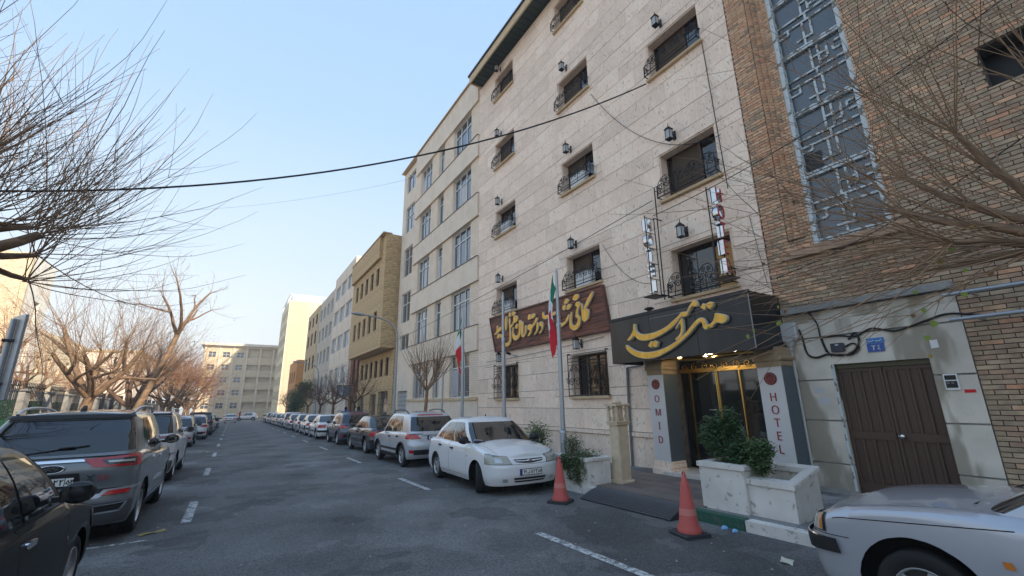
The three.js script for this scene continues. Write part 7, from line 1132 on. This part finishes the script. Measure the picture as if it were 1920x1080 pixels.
leafPlant('shrub', 'dark green feathery cypress shrub in the taller planter', 'shrub', 6.72, 0.55, -4.32, { seed: 1, h: 0.85, rx: 0.36, rz: 0.40, n: 8500, s: 0.045, m: Mx.leafDark, blobs: [[0, 0.40, 0, 0.34, 0.32, 0.34], [-0.05, 0.55, -0.22, 0.24, 0.30, 0.22], [0.0, 0.68, 0.02, 0.20, 0.30, 0.16], [-0.1, 0.3, 0.24, 0.24, 0.22, 0.2]] });
leafPlant('shrub', 'bushy green shrub leaning over the lower planter', 'shrub', 6.60, 0.40, -3.80, { seed: 2, h: 0.62, rx: 0.26, rz: 0.24, n: 3200, s: 0.042, m: Mx.leafMid, blobs: [[-0.02, 0.48, -0.03, 0.22, 0.20, 0.19], [-0.08, 0.34, 0.04, 0.16, 0.16, 0.16], [0.04, 0.54, 0.05, 0.16, 0.15, 0.14]] });
leafPlant('shrub', 'round variegated shrub in the ivy planter', 'shrub', 6.34, 0.42, -7.72, { seed: 3, h: 0.55, rx: 0.22, rz: 0.22, n: 1500, s: 0.035, m: leafMat('grey_green_leaf', 0.10, 0.15, 0.05) });
{
  const r = rng(8), t = thing('ivy', 'green ivy trailing over the front of the low planter', 'ivy', [0, 0, 0]), L = newBuf(), S = newBuf();
  for (let k = 0; k < 34; k++) { const z = rr(-7.65, -7.0, r), len = rr(0.1, 0.5, r) * (0.6 + 0.4 * Math.sin((z + 7.5) * 5)), pts = [[rr(6.1, 6.4, r), 0.6, z], [6.02, 0.58, z], [5.985, 0.5, z + rr(-0.03, 0.03, r)], [5.985, 0.5 - len * 0.6, z + rr(-0.06, 0.06, r)], [5.975, Math.max(0.1, 0.5 - len), z + rr(-0.1, 0.1, r)]], c = curve(pts, 14); tubeInto(S, c, c.map(() => 0.004), 3); c.forEach((p, i) => { if (i > 1) for (let q = 0; q < 4; q++) leafInto(L, p.clone().add(V(rr(-0.05, 0.01, r), rr(-0.04, 0.04, r), rr(-0.05, 0.05, r))), rr(0.025, 0.05, r), r, 0.6); }); }
  for (let i = 0; i < 900; i++) leafInto(L, V(rr(6.02, 6.5, r), 0.52 + 0.22 * r() * r(), rr(-7.66, -6.96, r)), rr(0.03, 0.055, r), r, 0.3);
  mesh('stem', bufGeo(S), Mx.twig, t); mesh('foliage', bufGeo(L), leafMat('ivy_leaf', 0.07, 0.12, 0.025), t);
}
leafPlant('shrub', 'glossy upright shrub behind the white saloon hood', 'shrub', 7.7, 0.1, -11.0, { seed: 4, h: 0.95, rx: 0.38, rz: 0.45, n: 1900, s: 0.06, m: Mx.leafMid });
leafPlant('shrub', 'thin leafless shrub tuft beside the bare flagpole', 'shrub', 7.3, 0.1, -12.2, { seed: 5, h: 1.35, rx: 0.5, rz: 0.6, n: 60, s: 0.03, m: Mx.leafDry, stems: 22 });
leafPlant('hedge', 'low evergreen hedge in front of the green fence', 'hedge', -5.9, -0.15, -15.5, { seed: 6, h: 1.9, rx: 0.9, rz: 1.4, n: 6500, s: 0.075, m: Mx.leafMid, blobs: [[0, 1.15, 0, 0.9, 1.0, 1.0], [0.2, 1.2, -1.6, 0.8, 0.95, 1.0], [0, 1.1, -3.0, 0.8, 0.9, 1.0], [-0.4, 1.2, 1.4, 0.8, 0.9, 0.9]] });
leafPlant('evergreen_tree', 'dark green ivy covered tree among the far right bare trees', 'tree', 6.6, gy(-56) + 0.1, -56, { seed: 9, h: 4.6, rx: 1.5, rz: 1.7, n: 3600, s: 0.16, m: Mx.leafDark, blobs: [[0, 3.4, 0, 1.4, 1.2, 1.6], [-0.4, 2.2, 0.4, 1.1, 1.0, 1.1], [0.3, 4.2, -0.6, 0.9, 0.8, 1.0]] });
leafPlant('evergreen_tree', 'green bushy tree before the small orange house', 'tree', 6.7, gy(-63) + 0.1, -63, { seed: 10, h: 4.2, rx: 1.4, rz: 1.6, n: 3000, s: 0.17, m: Mx.leafMid, blobs: [[0, 3.2, 0, 1.3, 1.1, 1.5], [-0.3, 1.6, 0.4, 0.7, 1.2, 0.7]] });
// ---------- wires ----------
const sag = (a, b, s, n = 30) => { const p = []; for (let i = 0; i <= n; i++) { const t = i / n; p.push(V(lerp(a[0], b[0], t), lerp(a[1], b[1], t) - s * 4 * t * (1 - t), lerp(a[2], b[2], t))); } return p; };
function wire(label, a, b, s, r, m = Mx.cable) { return tag(mesh('overhead_wire', rod(sag(a, b, s), r, 5), m), label, 'wire'); }
wire('thick black cable slung from the left tree to the hotel window', [-4.2, 5.15, -10.2], [8.86, 10.35, -6.78], 0.95, 0.019);
wire('thin wire from the hotel wall towards the far street lamp', [8.75, 6.75, -6.9], [6.5, 4.6, -46], 0.5, 0.010);
wire('thin wire across the sky to the office block roof', [-9, 15.5, -40], [8.9, 17.6, -28.4], 0.7, 0.008, Mx.paleCable);
wire('black wire from blade sign to the brick wall', [8.70, 6.3, -6.9], [8.85, 7.9, 1.5], 0.4, 0.010);
wire('slack black wire between hotel windows', [8.86, 11.55, -9.0], [8.86, 7.6, -4.9], 0.9, 0.009);
wire('black wire hanging down the hotel corner', [8.86, 10.3, -5.0], [8.80, 6.2, -4.88], 0.05, 0.012);
wire('low wire drooping from hotel wall to canopy', [8.86, 6.2, -8.95], [8.86, 4.6, -7.1], 0.45, 0.007);
wire('thin wire under the wooden signboard', [8.88, 3.3, -16.4], [8.88, 3.45, -9.2], 0.06, 0.008, Mx.paleCable);
wire('black wire over the grey cornice to the right tree', [8.6, 3.9, -4.1], [8.3, 6.0, 1.2], 0.35, 0.009);
wire('thin wire curving down the travertine corner', [8.86, 5.4, -4.55], [8.86, 3.9, -4.42], 0.0, 0.006);
// ---------- people ----------
function person(label, x, z, yaw, top, legs, hair) {
  const t = thing('person', label, 'person', [x, gy(z) + 0.13, z], yaw);
  // joints: [x, y, z, r]; smooth union of tapered capsules
  const J = { pel: [0, 0.95, 0, 0.135], chest: [0, 1.33, 0, 0.165], neck: [0, 1.50, 0, 0.06], head: [0, 1.64, -0.01, 0.10], lh: [-0.09, 0.9, 0, 0.095], lk: [-0.10, 0.5, -0.05, 0.068], la: [-0.10, 0.09, 0.03, 0.045], lt: [-0.11, 0.04, -0.13, 0.04], rh: [0.09, 0.9, 0, 0.095], rk: [0.10, 0.5, -0.12, 0.068], ra: [0.10, 0.09, -0.10, 0.045], rt: [0.11, 0.04, -0.26, 0.04], ls: [-0.19, 1.40, 0, 0.07], le: [-0.25, 1.13, 0.04, 0.052], lw: [-0.23, 0.90, -0.06, 0.036], rs: [0.19, 1.40, 0, 0.07], re: [0.25, 1.13, 0.05, 0.052], rw: [0.23, 0.90, -0.02, 0.036] };
  const bones = [['pel', 'chest'], ['chest', 'neck'], ['neck', 'head'], ['pel', 'lh'], ['lh', 'lk'], ['lk', 'la'], ['la', 'lt'], ['pel', 'rh'], ['rh', 'rk'], ['rk', 'ra'], ['ra', 'rt'], ['chest', 'ls'], ['ls', 'le'], ['le', 'lw'], ['chest', 'rs'], ['rs', 're'], ['re', 'rw']];
  const N = 72, S = 0.95, mc = new MarchingCubes(N, new THREE.MeshBasicMaterial(), false, false, 60000); mc.isolation = 0;
  for (let k = 0; k < N; k++) for (let j = 0; j < N; j++) for (let i = 0; i < N; i++) {
    const px = ((i - N / 2) / (N / 2)) * S, py = ((j - N / 2) / (N / 2)) * S + 0.88, pz = ((k - N / 2) / (N / 2)) * S; let d = 9;
    for (const [a, b] of bones) { const A = J[a], B = J[b], bx = B[0] - A[0], by = B[1] - A[1], bz = B[2] - A[2], ax = px - A[0], ay = py - A[1], az = pz - A[2], h = clamp((ax * bx + ay * by + az * bz) / (bx * bx + by * by + bz * bz), 0, 1), q = Math.hypot(ax - bx * h, ay - by * h, az - bz * h) - lerp(A[3], B[3], h); const K = 0.035, m = Math.max(K - Math.abs(d - q), 0) / K; d = Math.min(d, q) - m * m * K * 0.25; }
    mc.field[i + j * N + k * N * N] = -d;
  }
  mc.update(); const n = mc.count, p = mc.positionArray.slice(0, n * 3), col = [], nn = mc.normalArray.slice(0, n * 3), c1 = rgb(...top), c2 = rgb(...legs), sk = rgb(0.42, 0.25, 0.17), hr = rgb(...hair);
  for (let i = 0; i < n; i++) { p[i * 3] *= S; p[i * 3 + 1] = p[i * 3 + 1] * S + 0.88; p[i * 3 + 2] *= S; const y = p[i * 3 + 1], c = y > 1.655 || (y > 1.53 && p[i * 3 + 2] > 0.02) ? hr : y > 1.52 ? sk : y > 0.86 ? (y < 0.93 && Math.abs(p[i * 3]) > 0.2 ? sk : c1) : y < 0.08 ? hr : c2; col.push(c.r, c.g, c.b); }
  const g = new THREE.BufferGeometry(); g.setAttribute('position', new THREE.Float32BufferAttribute(p, 3)); g.setAttribute('normal', new THREE.Float32BufferAttribute(nn, 3)); g.setAttribute('color', new THREE.Float32BufferAttribute(col, 3)); g.setAttribute('uv', new THREE.Float32BufferAttribute(new Float32Array(n * 2), 2));
  mesh('body', g, mat('clothing', { vertexColors: true, roughness: 0.85 }), t);
}
person('person in a bright blue jacket walking behind the dark parked cars', 6.5, -31.8, 0.1, [0.02, 0.10, 0.45], [0.02, 0.025, 0.05], [0.012, 0.01, 0.01]);
person('person in a dark navy jacket walking beside the brown brick shop', 6.6, -28.6, 0.0, [0.02, 0.035, 0.12], [0.02, 0.02, 0.03], [0.012, 0.01, 0.01]);
person('person in a red top crossing at the far end of the street', 1.2, -97, 1.4, [0.45, 0.02, 0.02], [0.05, 0.05, 0.06], [0.012, 0.01, 0.01]);
// thin winter haze down the street
scene.fog = new THREE.FogExp2(new THREE.Color(0.86, 0.88, 0.92), 0.0016);
// ---------- shadows on, draw ----------
scene.traverse((o) => { if (o.isMesh || o.isInstancedMesh) { o.castShadow = true; o.receiveShadow = true; } });
renderer.render(scene, camera);
